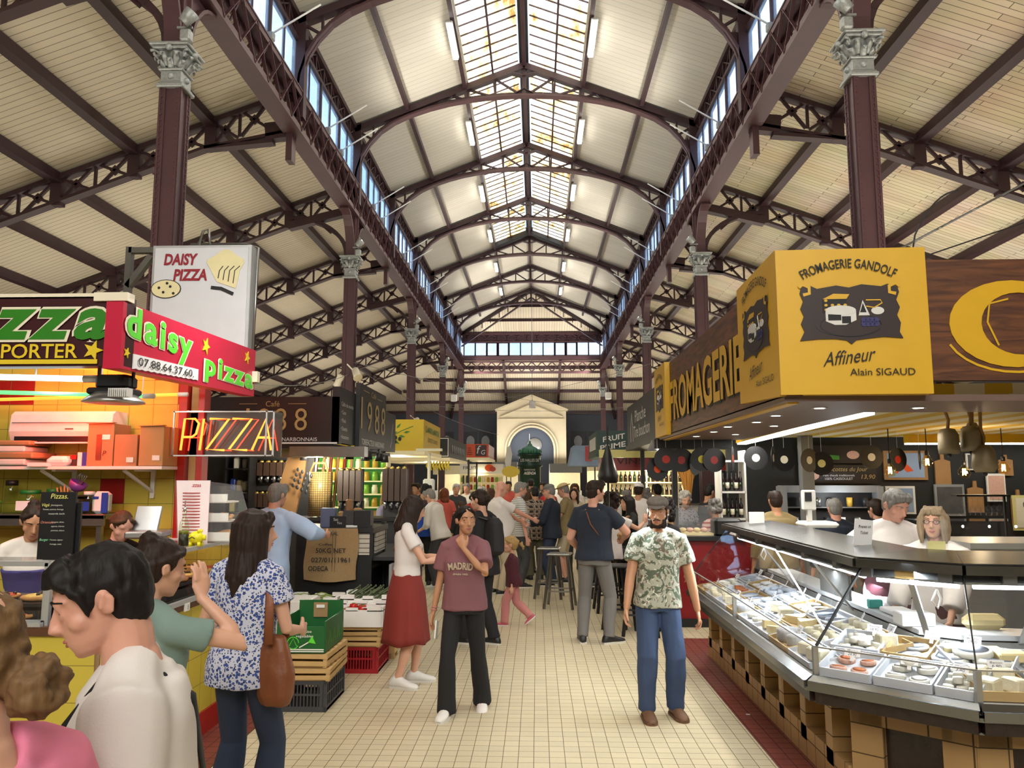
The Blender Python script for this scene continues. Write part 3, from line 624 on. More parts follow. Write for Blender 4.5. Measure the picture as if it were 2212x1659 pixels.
# air conditioner and wall shelf
t = thing('air_conditioner', 'white wall air conditioner above the pizza stall shelf', 'air conditioner', (-3.9, 6.35, 2.1))
b = MB(); b.prism([(0, .05), (.2, .0), (.24, .1), (.22, .24), (.18, .27), (0, .27)], (-3.5, 6.45, 2.1), (0, -1, 0), uz, .86); b.build('body', 'white_metal', t)
b = MB(); b.box((-3.93, 6.235, 2.135), (.78, .02, .05)); b.build('louver', 'black', t)
b = MB(); b.box((-3.93, 6.2, 2.105), (.78, .05, .012)); b.box((-3.93, 6.2, 2.27), (.8, .006, .006), 1); b.box((-3.85, 6.206, 2.22), (.07, .004, .008), 1); b.build('flap', ['white_metal', 'dark'], t)
t = thing('wall_shelf', 'white shelf on angled brackets across the tiled back wall', 'shelf', (-3.8, 6.3, 1.9))
b = MB(); b.box((-3.85, 6.27, 1.9), (1.7, .36, .025)); b.build('board', 'white', t)
for x in (-3.92, -3.24):
    b = MB(); b.box((x, 6.44, 1.78), (.035, .02, .26)); b.box((x, 6.3, 1.88), (.03, .3, .02)); b.bar((x, 6.44, 1.7), (x - .1, 6.15, 1.88), .025, .02); b.build('bracket', 'white', t)
def carton(nm, lab, c, d, m='card', tape=True, txt=None, flap=True):
    t = thing(nm, lab, 'box', (c[0], c[1], c[2] - d[2] / 2), 'cartons on the pizza shelf'); q = MB(); q.box(c, d, bev=.004); q.build('body', m, t)
    q = MB(); fy = c[1] - d[1] / 2 - .002
    if tape: q.box((c[0] - .01, fy, c[2] - .02), (.045, .004, d[2] * .6), 1)
    q.box((c[0] + d[0] * .22, fy - .002, c[2] + d[2] * (.18 if txt else -.3)), (d[0] * .3, .004, .04), 0)
    if txt: q.text(txt, (c[0] + d[0] * .2, fy - .004, c[2] - d[2] * .2), ux_f, uz, h=.04, m=2, shear=.2)
    q.build('label_and_tape', ['white', 'brown_wood', 'ink'], t)
    if flap: q = MB(); q.bar((c[0] - d[0] / 2, c[1] - d[1] / 2, c[2] + d[2] / 2), (c[0] + d[0] / 2 + .01, c[1] - d[1] / 2 - .01, c[2] + d[2] / 2 + .005), .05, .006); q.build('flap', m, t)
carton('cardboard_box', 'tall brown cardboard box marked P on the white shelf', (-3.53, 6.25, 2.085), (.215, .26, .345), txt='P')
carton('cardboard_box', 'lower square brown cardboard box in the middle of three on the shelf', (-3.32, 6.25, 2.04), (.19, .26, .255), tape=False, flap=False)
carton('cardboard_box', 'plain tan cardboard box at the right end of the white shelf', (-3.105, 6.25, 2.075), (.2, .28, .32), m='card_light', tape=False)
for k, (z, dx) in enumerate(((1.945, 0), (2.0, .05), (2.05, -.03), (2.1, .0))):
    b = MB(); b.box((-4.45 + dx, 6.25, z), (.66, .34, .05 if k < 3 else .04), rz=.03 * k, bev=.01); tag(b.build('pizza_box', 'card' if k % 2 else 'white_metal'), '%s flat pizza carton up the pile at the left of the shelf' % ORD[k], 'box', 'pizza cartons piled on the shelf')
b = MB(); b.box((-3.88, 6.2, 1.955), (.18, .2, .08), bev=.03); b.box((-4.0, 6.15, 1.925), (.15, .2, .03)); tag(b.build('plastic_tub', 'paper'), 'crumpled white bag and tub between pizza cartons and blue packet', 'bag')
t = thing('packet', 'blue and white carton packet beside the tall cardboard box', 'packet', (-3.7, 6.2, 1.91)); b = MB(); b.box((-3.69, 6.2, 1.97), (.09, .08, .11), 0); b.box((-3.67, 6.157, 1.97), (.05, .005, .11), 1); b.build('carton', ['paper', 'blue'], t)
t = thing('tin', 'small green and black tin beside the blue packet', 'tin', (-3.76, 6.22, 1.91)); b = MB(); b.lathe([(0, 0), (.03, 0), (.03, .09), (0, .09)], (-3.775, 6.2, 1.915)); b.box((-3.775, 6.168, 1.985), (.05, .006, .03), 1); b.build('can', ['dark', 'red_tile'], t)
for k, x in enumerate((-4.52, -4.42)):
    b = MB(); b.box((x, 6.085, 1.82), (.09, .004, .15), rot=MX.Rotation(.04 * (k * 2 - 1), 3, 'Y'))
    for j in range(6): b.box((x, 6.081, 1.87 - j * .02), (.06, .003, .003), 1)
    tag(b.build('paper_note', ['note', 'grey']), '%s pale yellow order note hanging from the shelf edge' % ('left' if k == 0 else 'right'), 'note', 'order notes')
# steel shelf with jars
t = thing('steel_table', 'stainless steel table standing against the tiled pizza wall', 'table', (-4.2, 6.25, 0))
b = MB(); b.box((-4.2, 6.27, 1.51), (1.5, .34, .04), bev=.005); b.box((-4.2, 6.11, 1.48), (1.5, .02, .08)); b.build('top', 'pot_steel', t)
for x in (-4.9, -3.82, -3.5):
    b = MB(); b.box((x, 6.14, .74), (.04, .04, 1.47)); b.build('leg', 'pot_steel', t)
def jar(lab, x, y, z, r, h, body, lid, lidm, nm='jar', label=None):
    t = thing(nm, lab, nm.split('_')[-1], (x, y, z)); q = MB(); q.lathe([(0, 0), (r, 0), (r, h * .7), (r * .85, h * .8), (r * .8, h * .84)], (x, y, z), 14); q.build('glass_body', body, t)
    q = MB(); q.lathe([(0, h * .84), (r * .9, h * .84), (r * .9, h), (0, h)], (x, y, z), 14); q.build('lid', lidm, t)
    if label:
        q = MB(); q.box((x, y - r - .001, z + h * .35), (r * 1.3, .008, h * .4)); q.build('label', label, t)
b = MB(); jar('tall clear oil bottle with black cap on the steel table', -4.29, 6.2, 1.53, .05, .0001 + .27, 'bottle_glass', 0, 'black', 'oil_bottle')
jar('big glass jar with bright green lid and white label', -4.13, 6.2, 1.53, .085, .19, 'bottle_glass', 0, 'lid_green', 'jar', 'paper')
jar('small glass jar with dark green lid behind the steel pot', -3.98, 6.26, 1.53, .055, .2, 'bottle_glass', 0, 'lid_green', 'jar', 'paper')
jar('low jar with pale green lid beside the oil bottle', -4.42, 6.2, 1.53, .05, .1, 'bottle_glass', 0, 'green_lt', 'jar'); jar('wide jar with red lid at the left of the steel table', -4.55, 6.24, 1.53, .07, .17, 'bottle_glass', 0, 'red_tile', 'jar')
jar('small clear bottle with blue label before the flour bag', -3.61, 6.15, 1.53, .045, .18, 'bottle_glass', 0, 'white', 'water_bottle', 'blue')
t = thing('steel_pan', 'deep stainless steel pan holding wooden utensils', 'pan', (-3.8, 6.2, 1.53)); b = MB(); b.box((-3.8, 6.22, 1.6), (.22, .2, .14), bev=.02); b.box((-3.8, 6.22, 1.675), (.25, .23, .012)); b.build('basin', 'pot_steel', t)
for k in range(7):
    q = MB(); x = -3.88 + .02 * k; q.tube([(x, 6.2, 1.6), (x - .02 + .01 * k, 6.18, 1.74 + .01 * (k % 3))], .006, 6); tag(q.build('wooden_spoon', 'card_light'), 'wooden utensil handles sticking up from the steel pan', 'utensil', 'utensils in the steel pan')
b = MB(); b.lathe([(.02, -.03), (.06, 0), (.07, .05), (.065, .05), (.05, .0), (0, -.02)], (-3.73, 6.16, 1.74), 14, R=MX.Rotation(.5, 3, 'Y')); tag(b.build('purple_bowl', 'purple'), 'purple plastic bowl tilted on top of the steel pan', 'bowl')
b = MB()
for k in range(5): b.tube([(-3.72, 6.2, 1.76), (-3.75 + .02 * k, 6.2, 1.83), (-3.72, 6.2, 1.86)], .003, 5)
tag(b.build('wire_whisk', 'steel'), 'wire whisk standing above the purple bowl', 'whisk')
t = thing('flour_bag', 'blue and white paper flour bag at the end of the steel table', 'bag', (-3.55, 6.2, 1.53)); b = MB(); b.box((-3.53, 6.2, 1.62), (.14, .09, .18), bev=.025); b.build('bag', 'paper', t)
b = MB(); b.box((-3.485, 6.153, 1.62), (.05, .008, .16), 0); b.box((-3.56, 6.152, 1.66), (.05, .006, .02), 0); b.build('print', 'blue', t)
# neon tubes, floodlight
for nm, lab, p, q, r, m in (('fluorescent_tube', 'cold white fluorescent tube under the maroon pizza sign', (-4.2, 4.5, 2.45), (-2.72, 4.5, 2.41), .018, 'tube_white'), ('neon_tube', 'green neon tube behind the black floodlight', (-4.4, 5.2, 2.43), (-2.72, 5.2, 2.38), .014, 'tube_green'), ('neon_tube', 'lower orange neon tube along the top of the tiled wall', (-4.6, 6.2, 2.46), (-2.95, 6.2, 2.5), .014, 'tube_orange'), ('neon_tube', 'upper orange neon tube near the ceiling of the pizza stall', (-4.5, 6.2, 2.75), (-2.6, 6.2, 2.68), .012, 'tube_orange')):
    t = thing(nm, lab, 'light tube', p); b = MB(); b.tube([p, q], r, 8); b.build('tube', m, t); b = MB(); b.tube([q, V(q) + V((.08, 0, 0))], r * 1.3, 8); b.tube([V(q) + V((-.3, 0, .03)), V(q) + V((-.3, 0, .4))], .005, 5); b.build('end_fitting', 'white', t)
t = thing('floodlight', 'black finned floodlight hanging under the corner of the maroon sign', 'floodlight', (-2.5, 4.45, 2.3))
b = MB(); b.box((-2.52, 4.5, 2.385), (.2, .14, .09), bev=.02); b.box((-2.53, 4.5, 2.33), (.25, .18, .04), bev=.01); b.build('driver', 'black', t)
b = MB(); b.lathe([(.11, 2.325), (.17, 2.275), (.175, 2.265), (.0, 2.27)], (-2.53, 4.5, 0), 20); b.build('reflector', 'steel', t)
b = MB()
for k in range(10): b.box((-2.47 + k * .012, 4.36, 2.31), (.005, .06, .05))
b.build('fin', 'white_metal', t); b = MB(); b.box((-2.63, 4.5, 2.42), (.012, .02, .12)); b.box((-2.42, 4.5, 2.42), (.012, .02, .12)); b.build('hanger', 'black', t)
# signs
t = thing('fascia_sign', 'maroon fascia sign with fat green lettering and yellow star', 'sign', (-3.5, 4.3, 2.46))
b = MB(); b.box((-3.6, 4.36, 2.665), (2.44, .1, .41)); b.build('board', 'maroon', t)
b = MB(); b.box((-3.6, 4.34, 2.875), (2.46, .06, .03)); b.box((-2.47, 4.33, 2.865), (.2, .08, .05)); b.build('gutter', 'cream', t)
b = MB(); o = lambda x, z: (x, 4.305, z)
b.text('zza', o(-2.83, 2.705), ux_f, uz, w=.74, h=.215, m=0, bold=.055, shear=.22, spacing=1.2); b.text('zza', o(-2.83, 2.705), ux_f, uz, w=.70, h=.185, m=1, bold=.03, shear=.22, lift=.007, spacing=1.24)
b.text('Pi', o(-3.45, 2.74), ux_f, uz, w=.42, h=.28, m=0, bold=.055, shear=.22); b.text('Pi', o(-3.45, 2.74), ux_f, uz, w=.39, h=.25, m=1, bold=.03, shear=.22, lift=.009)
b.text('A EMPORTER', o(-3.02, 2.548), ux_f, uz, w=.74, h=.085, m=2, bold=.012); star(b, o(-2.56, 2.55), ux_f, uz, .062, 2); b.box((-2.98, 4.3, 2.485), (.9, .004, .026), 2)
b.build('lettering', ['cream', 'green_dk', 'sun_yellow'], t)
t = thing('pizza_side_sign', 'pink red sign reading daisy pizza with phone number and stars', 'sign', (-2.42, 5.3, 2.47))
b = MB(); b.hexa([(-2.48, 4.27, 2.44), (-2.38, 4.27, 2.44), (-2.38, 6.36, 2.5), (-2.48, 6.36, 2.5), (-2.48, 4.27, 2.83), (-2.38, 4.27, 2.83), (-2.38, 6.36, 2.89), (-2.48, 6.36, 2.89)]); b.build('board', 'pink_red', t)
b = MB(); o = lambda y, z: (-2.378, y, z); tl = V((0, 1, -.02))
for m, bo, lf, e in ((0, .06, .004, 1.06), (1, .03, .007, 1.0)):
    b.text('daisy', o(4.73, 2.695), V((0, 1, -.02)), uz, w=.84 * e, h=.24 * e, m=m, bold=bo, lift=lf, spacing=1.2); b.text('pizza', o(5.84, 2.605), V((0, 1, .0)), uz, w=.92 * e, h=.2 * e, m=m, bold=bo, lift=lf, spacing=1.2)
star(b, o(5.38, 2.76), ux_l, uz, .065, 2); star(b, o(6.17, 2.8), ux_l, uz, .055, 2); star(b, o(4.33, 2.54), ux_l, uz, .032, 2)
b.build('lettering', ['cream', 'green_lt', 'sun_yellow'], t)
b = MB(); wv = [(4.4 + .87 * i / 24, 2.455 + .04 * i / 24 + .006 * (i % 2)) for i in range(25)] + [(5.27, 2.575), (4.4, 2.545)]
b.prism([(y, z) for y, z in wv], (-2.378, 0, 0), ux_l, uz, .006); b.text('07.88.64.37.60.', (-2.37, 4.82, 2.52), V((0, 1, .035)), uz, w=.74, h=.05, m=1); b.build('phone_plate', ['paper', 'ink'], t)
b = MB(); b.box((-2.36, 6.33, 2.66), (.05, .06, .09)); b.build('clip_lamp', 'cream', t)
t = thing('pizza_light_box', 'white light box sign with chef hat and round pizza above the pink sign', 'sign', (-2.95, 6.6, 2.9))
b = MB(); b.box((-2.94, 6.55, 3.37), (.88, .12, .97)); b.build('box', 'alu', t)
P('sign_white', '#c9ccd0', .5, var=.06); P('hat_cream', '#d8cfa0', .6); P('dark_red', '#8a1626', .5)
b = MB(); b.box((-2.94, 6.485, 3.37), (.83, .012, .92)); b.build('panel', 'sign_white', t)
b = MB(); o = lambda x, z: (x, 6.477, z)
b.text('DAISY', o(-3.12, 3.725), ux_f, uz, w=.3, h=.105, m=0, bold=.035, shear=.15); b.text('PIZZA', o(-3.03, 3.585), ux_f, uz, w=.3, h=.105, m=0, bold=.035, shear=.15)
el = lambda cx, cz, rx, rz, n=20: [(cx + rx * math.cos(6.2832 * i / n), cz + rz * math.sin(6.2832 * i / n)) for i in range(n)]
hat = [(-2.79, 3.52)] + [(-2.72 + .155 * math.cos(a) * (1 + .12 * math.sin(5 * a)), 3.67 + .13 * math.sin(a) * (1 + .1 * math.cos(4 * a))) for a in [3.5 - i * .26 for i in range(17)]] + [(-2.62, 3.46)]
b.prism(hat, o(0, 0), ux_f, uz, .006, 1)
for k in range(4): b.stroke([(-2.78 + k * .045, 3.55 - k * .015), (-2.77 + k * .045, 3.62), (-2.74 + k * .05, 3.66)], o(0, 0), ux_f, uz, .008, 3, lift=.008)
b.prism(el(-3.24, 3.46, .135, .085), o(0, 0), ux_f, uz, .004, 3); b.prism(el(-3.24, 3.46, .127, .078), o(0, 0), ux_f, uz, .006, 1)
for x, z in ((-3.3, 3.47), (-3.26, 3.43), (-3.2, 3.48), (-3.17, 3.42), (-3.23, 3.51)): b.prism(el(x, z, .012, .012, 10), o(0, 0), ux_f, uz, .009, 3)
b.stroke([(-2.84, 3.47), (-2.75, 3.46), (-2.64, 3.41)], o(0, 0), ux_f, uz, .03, 3, lift=.006)
b.build('artwork', ['dark_red', 'hat_cream', 'grey', 'ink'], t)
b = MB()
for p, q in (((-3.62, 6.55, 3.83), (-3.38, 6.55, 3.83)), ((-3.62, 6.55, 2.85), (-3.62, 6.55, 3.86)), ((-3.62, 6.55, 3.5), (-3.42, 6.55, 3.78))): b.bar(p, q, .06, .05)
b.tube([(-2.48, 6.55, 2.8), (-2.48, 6.6, 3.86), (-2.6, 6.6, 3.9), (-3.1, 6.6, 3.9)], .012, 6); b.tube([(-3.0, 6.55, 3.88), (-2.97, 6.55, 4.0), (-2.92, 6.55, 4.02), (-2.9, 6.55, 3.88)], .012, 6); b.build('steel_bracket', 'pot_steel', t)
# neon sign box
t = thing('neon_sign', 'glowing orange red PIZZA neon sign in clear box', 'sign', (-2.57, 6.3, 2.0))
P('smoke_back', '#3c3f3c', .3)
b = MB(); b.box((-2.57, 6.42, 2.18), (.84, .02, .37)); b.build('back_panel', 'smoke_back', t)
b = MB(); b.box((-2.57, 6.32, 2.365), (.84, .2, .008)); b.box((-2.15, 6.32, 2.18), (.008, .2, .37)); b.box((-2.57, 6.32, 1.997), (.84, .2, .008)); b.build('clear_case', 'glass', t)
b = MB()
for x in (-2.985, -2.155, -2.215):
    b.box((x, 6.225, 2.18), (.012, .012, .37))
for z in (2.0, 2.36): b.box((-2.57, 6.225, z), (.84, .012, .01))
b.build('case_edge', 'alu', t)
GL = {'P': [[(0, 0), (.12, 1), (.55, 1), (.72, .85), (.62, .52), (.45, .42), (.08, .42)]], 'I': [[(.02, 0), (.14, 1)]], 'Z': [[(.1, 1), (.9, 1), (0, .03), (.75, .0)]], 'A': [[(0, 0), (.55, 1), (.8, 0)], [(.25, .4), (.65, .4)]]}
b = MB(); b2 = MB(); x0 = -2.94
for ch, w in (('P', .155), ('I', .06), ('Z', .19), ('Z', .19), ('A', .17)):
    for pl in GL[ch]:
        b.tube([(x0 + p[0] * .2, 6.27, 2.045 + p[1] * .26) for p in pl], .0095, 7); b2.tube([(x0 + .02 + p[0] * .2, 6.37, 2.045 + p[1] * .26) for p in pl], .006, 6)
    x0 += w
b.build('neon_letters', 'neon_yellow', t); b2.build('neon_letters', 'neon_red', t)
# things on the glass top
t = thing('oil_bottle', 'glass bottle of dark oil with steel pourer on the glass case', 'bottle', (-2.5, 5.45, 1.34))
b = MB(); b.lathe([(0, 0), (.036, 0), (.037, .13), (.03, .17), (.014, .2), (.013, .25)], (-2.5, 5.45, 1.34), 14); b.build('glass', 'bottle_glass', t)
b = MB(); b.lathe([(0, .003), (.033, .003), (.034, .085), (0, .085)], (-2.5, 5.45, 1.34), 14); b.build('oil', 'black', t); b = MB(); b.lathe([(0, .085), (.034, .085), (.034, .11), (0, .11)], (-2.5, 5.45, 1.34), 14); b.build('oil', 'oil', t)
b = MB(); b.tube([(-2.5, 5.45, 1.59), (-2.5, 5.45, 1.64), (-2.49, 5.43, 1.66)], .004, 6); b.lathe([(0, .245), (.012, .245), (.012, .27), (0, .27)], (-2.5, 5.45, 1.34), 8); b.build('pourer', 'steel', t)
t = thing('piggy_bank', 'bright yellow piggy bank beside the oil bottle', 'piggy bank', (-2.42, 5.45, 1.34)); P('pig_yellow', '#dfd41c', .35, var=.03)
b = MB(); b.ell((-2.41, 5.45, 1.40), (.055, .042, .045)); b.lathe([(.018, 0), (.02, .015), (0, .016)], (-2.36, 5.45, 1.4), 10, R=MX.Rotation(1.57, 3, 'Y'))
for dx in (-.03, .03):
    for dy in (-.02, .02): b.lathe([(.014, 0), (.012, .03), (0, .03)], (-2.41 + dx, 5.45 + dy, 1.34), 8)
b.ell((-2.385, 5.43, 1.445), (.012, .006, .014)); b.ell((-2.385, 5.47, 1.445), (.012, .006, .014)); b.build('body', 'pig_yellow', t)
b = MB(); b.stroke([(-.04, .01), (-.02, -.005), (0, .008), (.02, -.004)], (-2.42, 5.407, 1.4), ux_f, uz, .006); b.build('painted_line', 'ink', t)
t = thing('bread_case', 'clear tilted case of baskets with bread and biscuits on the counter end', 'display case', (-2.35, 5.75, 1.33))
b = MB(); b.hexa([(-2.62, 5.6, 1.335), (-2.22, 5.6, 1.335), (-2.16, 5.95, 1.335), (-2.56, 5.95, 1.335), (-2.7, 5.7, 1.8), (-2.36, 5.7, 1.76), (-2.3, 5.95, 1.76), (-2.62, 5.95, 1.8)]); b.build('clear_case', 'glass_haze', t)
P('bread', '#b98a50', .8, var=.25, vs=30, bump=.5); P('menu_pink', '#e6d5d6', .6, var=.05)
for k, z in enumerate((1.5, 1.36, 1.64)):
    b = MB(); b.box((-2.42 - .03 * (z - 1.36) * 3, 5.8, z), (.3, .22, .012)); b.box((-2.42 - .03 * (z - 1.36) * 3, 5.69, z + .03), (.3, .01, .06)); b.build('tray', 'white', t)
for k in range(16):
    b = MB(); b.ell((-2.5 + .035 * (k % 7), 5.74 + .03 * (k // 7), 1.525 + .012 * (k % 3)), (.022, .022, .014), seg=8); tag(b.build('biscuit', 'bread'), 'golden biscuits heaped on the middle tray of the clear case', 'biscuit', 'biscuits in the clear case')
for k in range(3): b = MB(); b.ell((-2.36 + .02 * k, 5.74 + .03 * k, 1.39 + .01 * k), (.07, .03, .025)); tag(b.build('bread_loaf', 'bread'), '%s bread roll on the bottom tray of the clear case' % ('nearest', 'middle', 'farthest')[k], 'bread', 'rolls in the clear case')
t = thing('menu_sheet', 'white printed menu poster with red lines beside the bread case', 'poster', (-2.55, 5.62, 1.35))
b = MB(); b.hexa([(-2.6, 5.58, 1.345), (-2.38, 5.56, 1.345), (-2.38, 5.57, 1.345), (-2.6, 5.59, 1.345), (-2.68, 5.68, 1.8), (-2.42, 5.66, 1.8), (-2.42, 5.67, 1.8), (-2.68, 5.69, 1.8)]); b.build('sheet', 'menu_pink', t)
b = MB(); ux = V((.22, -.02, 0)).normalized(); uy = V((-.06, .1, .45)).normalized()
b.text('Pizzas', (-2.53, 5.665, 1.765), ux, uy, h=.03, m=0, bold=.03)
for j in range(15):
    z = 1.4 + .022 * j; f = (z - 1.345) / .455
    b.box((-2.5 - .06 * f, 5.566 + .1 * f, z), (.13, .003, .006))
b.build('print', 'red_tile', t)
b = MB(); b.box((-3.0, 5.9, 1.48), (.2, .02, .26), rot=MX.Rotation(-.35, 3, 'X'), bev=.005); b.box((-2.93, 5.8, 1.4), (.26, .3, .05), rz=.2, bev=.01); b.lathe([(.02, 0), (.022, .015), (0, .016)], (-2.85, 5.66, 1.41), 10); tag(b.build('slicing_machine', 'steel'), 'open stainless steel slicing machine behind the glass case', 'machine')
# ---- coffee stall
t = thing('coffee_stall_canopy', 'black coffee stall fascia with gold figures 1988 and white lettering', 'sign', (-3.3, 9.4, 2.2))
b = MB(); b.box((-4.1, 9.25, 2.51), (3.44, .12, .57)); b.box((-2.43, 9.62, 2.58), (.09, .86, .68)); b.box((-2.42, 12.3, 2.55), (.09, 1.1, .62)); b.box((-3.6, 11, 2.2), (2.3, 3.6, .05)); b.build('fascia', 'black', t)
b = MB(); b.box((-2.36, 10.9, 2.63), (.06, 1.75, .88)); b.build('tall_panel', 'black', t)
b = MB(); o = lambda x, z: (x, 9.185, z); g = lambda s, x, z, w, h, m=0, **k: b.text(s, o(x, z), ux_f, uz, w=w, h=h, m=m, **k)
g('Café', -3.2, 2.71, .17, .065); 
for s, x in (('1', -3.5), ('9', -3.3), ('8', -3.1), ('8', -2.85)): g(s, x, 2.52, .15 if s != '1' else .04, .27, bold=-.005)
g('TORREFACTEUR NARBONNAIS', -3.12, 2.28, .95, .045, 1); b.box((-3.5, 9.18, 2.71), (.22, .004, .006)); b.box((-2.9, 9.18, 2.71), (.22, .004, .006)); b.box((-4.1, 9.18, 2.235), (3.4, .02, .02), 1)
b.build('lettering', ['gold_text', 'white_text'], t); b = MB(); o2 = lambda y, z, x=-2.328: (x, y, z)
b.text('Café', o2(10.85, 2.98), ux_l, uz, w=.32, h=.08); b.box(o2(10.4, 2.99), (.004, .36, .008)); b.box(o2(11.3, 2.96), (.004, .36, .008))
for s, y, z in (('1', 10.12, 2.68), ('9', 10.6, 2.66), ('8', 11.1, 2.66), ('8', 11.55, 2.66)): b.text(s, o2(y, z), ux_l, uz, w=.08 if s == '1' else .3, h=.42)
b.text('TORREFACTEUR NARBONNAIS', o2(10.9, 2.3), ux_l, uz, w=1.5, h=.08, m=1, bold=.01)
for j, s in enumerate(('Cafés du monde', '• Cacao', '• Moulu', '• Dosettes', '• Accessoires')): b.text(s, o2(9.27, 2.72 - .1 * j, -2.383), ux_l, uz, h=.05, w=.6 if j == 0 else None, m=1, align='l')
b.stroke([(0, 0), (.1, .1), (.12, .25), (.2, .4)], o2(12.4, 2.3, -2.373), ux_l, uz, .02, 1)
b.build('lettering', ['gold_text', 'white_text'], t)
b = MB(); b.box((-2.5, 9.2, 2.13), (.9, .2, .12)); b.box((-3.2, 9.4, 2.12), (1.7, .1, .1)); b.build('light_rail', 'pot_steel', t)
glow('spot_face', (1, .95, .85), 12)
for k, (x, y) in enumerate(((-2.35, 9.6), (-2.15, 9.75), (-2.35, 10.5), (-2.2, 10.7), (-2.3, 11.6), (-3.1, 10.2))):
    t = thing('spotlight', '%s black spotlight along the underside of the coffee stall canopy' % ORD[k], 'spotlight', (x, y, 2.05), 'coffee stall spotlights'); b = MB(); b.lathe([(.03, .0), (.05, -.02), (.06, -.12), (.05, -.12)], (x, y, 2.17), 12); b.box((x, y, 2.19), (.03, .03, .06)); b.bar((x, y, 2.2), (-2.45, y, 2.2), .03, .03); b.build('housing', 'black', t)
    b = MB(); b.lathe([(0, -.105), (.05, -.105), (0, -.11)], (x, y, 2.17), 12); b.build('lens', 'spot_face', t)
b = MB(); b.box((-4.75, 11.75, 1.1), (2.7, .1, 2.2)); struct('wall_coffee', b, 'dark')
# counter with the jute sack
t = thing('coffee_counter', 'dark coffee stall counter with glass side and pale slatted panel', 'counter', (-2.2, 8.9, 0))
b = MB(); b.box((-2.25, 8.95, .6), (.82, .8, 1.2)); b.box((-2.25, 8.95, 1.24), (.9, .84, .06)); b.build('body', 'black', t)
grid('slat_panel', hx('#b8b2a6'), hx('#4a463f'), .05, .3, ax=(2, 1), w=.008, var=.2)
b = MB(); b.box((-1.825, 9.05, 1.1), (.02, .6, .24)); b.box((-1.9, 8.54, 1.1), (.12, .02, .24)); b.build('slatted_panel', 'slat_panel', t)
b = MB(); b.box((-2.1, 9.85, .45), (.9, 1.0, .9)); b.box((-2.05, 9.5, .93), (.95, 1.75, .04)); b.build('lower_counter', 'dark', t)
b = MB(); b.box((-1.6, 9.6, .45), (.03, 2.2, .86)); b.build('side_panel', 'grey', t)
b = MB(); b.box((-1.84, 8.56, .65), (.05, .05, 1.3)); b.box((-1.84, 9.3, .65), (.05, .05, 1.3)); b.build('corner_post', 'black', t)
t = thing('jute_sack', 'stencilled jute coffee sack pinned to the counter front', 'sack', (-2.24, 8.5, .72))
b = MB(); rs = []
for i in range(9):
    z = 1.27 - .55 * i / 8; row = []
    for j in range(13):
        f = j / 12; x = -2.53 + .57 * f + .01 * math.sin(i * .9 + j) - (.02 if i > 4 else 0) * (i - 4) / 4; row.append((x, 8.515 - .035 - .012 * math.sin(f * 9 + i * .4) - .05 * (i / 8) ** 2 * math.sin(f * 3.1416), z - .02 * math.sin(f * 3.14) * (i / 8)))
    rs.append(row)
vs = [p for r in rs for p in r] + [(p[0], p[1] + .02, p[2]) for r in rs for p in r]; fs = []
for i in range(8):
    for j in range(12): a = i * 13 + j; fs += [(a, a + 13, a + 14, a + 1), (a + 117, a + 118, a + 131, a + 130)]
b.add(vs, fs, 0, True); b.build('sacking', 'jute', t)
b = MB(); sk = lambda s, x, z, w, h, sh=0: b.text(s, (x, 8.44 - .03 * (1.27 - z), z), ux_f, uz, w=w, h=h, bold=.012, shear=sh)
sk('NATURAL', -2.28, 1.215, .23, .035); sk('Coffee', -2.3, 1.1, .15, .025); sk('50KG NET', -2.24, 1.035, .33, .05); sk('027/01/11961', -2.24, .935, .42, .052); sk('ODECA', -2.37, .845, .22, .052)
for x in (-2.225, -2.195): b.box((x, 8.44, 1.0), (.003, .004, .5))
b.build('stencil', 'ink', t)
P('coffee_bag', '#86653f', .6, var=.2); P('bean', '#3a2a22', .5, var=.4, vs=80); P('brass', '#c9b05e', .3, .7); P('bluegrey', '#5c6684', .5)
def prop(nm, lab, cat, c, d, m, gr=None, bev=.006): b = MB(); b.box(c, d, bev=bev); return tag(b.build(nm, m), lab, cat, gr)
prop('box', 'blue grey carton standing at the left of the coffee counter top', 'box', (-2.36, 8.75, 1.37), (.16, .12, .22), 'bluegrey'); prop('grinder_box', 'glossy black cube box at the right of the coffee counter top', 'box', (-1.96, 8.75, 1.36), (.19, .18, .19), 'black')
t = thing('chalk_sign', 'small black chalk price sign in front of the till', 'sign', (-2.22, 8.62, 1.27)); b = MB(); b.box((-2.22, 8.62, 1.33), (.18, .012, .13)); b.text('Sac', (-2.24, 8.612, 1.36), ux_f, uz, h=.03, m=1); b.text('Tim', (-2.2, 8.612, 1.32), ux_f, uz, h=.025, m=1); b.build('board', ['black', 'chalk'], t)
t = thing('till_screen', 'black tilted till screen on the coffee counter', 'till', (-2.1, 8.75, 1.27)); b = MB(); b.box((-2.1, 8.78, 1.37), (.22, .02, .17), rot=MX.Rotation(-.5, 3, 'X')); b.build('screen', 'dark', t); b = MB(); b.box((-2.1, 8.72, 1.28), (.18, .14, .02)); b.build('base', 'white', t)
for k, (x, w, h) in enumerate(((-2.4, .1, .2), (-2.28, .09, .16), (-2.2, .08, .3), (-2.1, .1, .2))): prop('coffee_packet', '%s kraft paper coffee packet from the left behind the till' % ORD[k], 'packet', (x, 9.05, 1.27 + h / 2), (w, .07, h), 'coffee_bag' if k % 2 == 0 else 'card', 'coffee packets on the counter', .015)
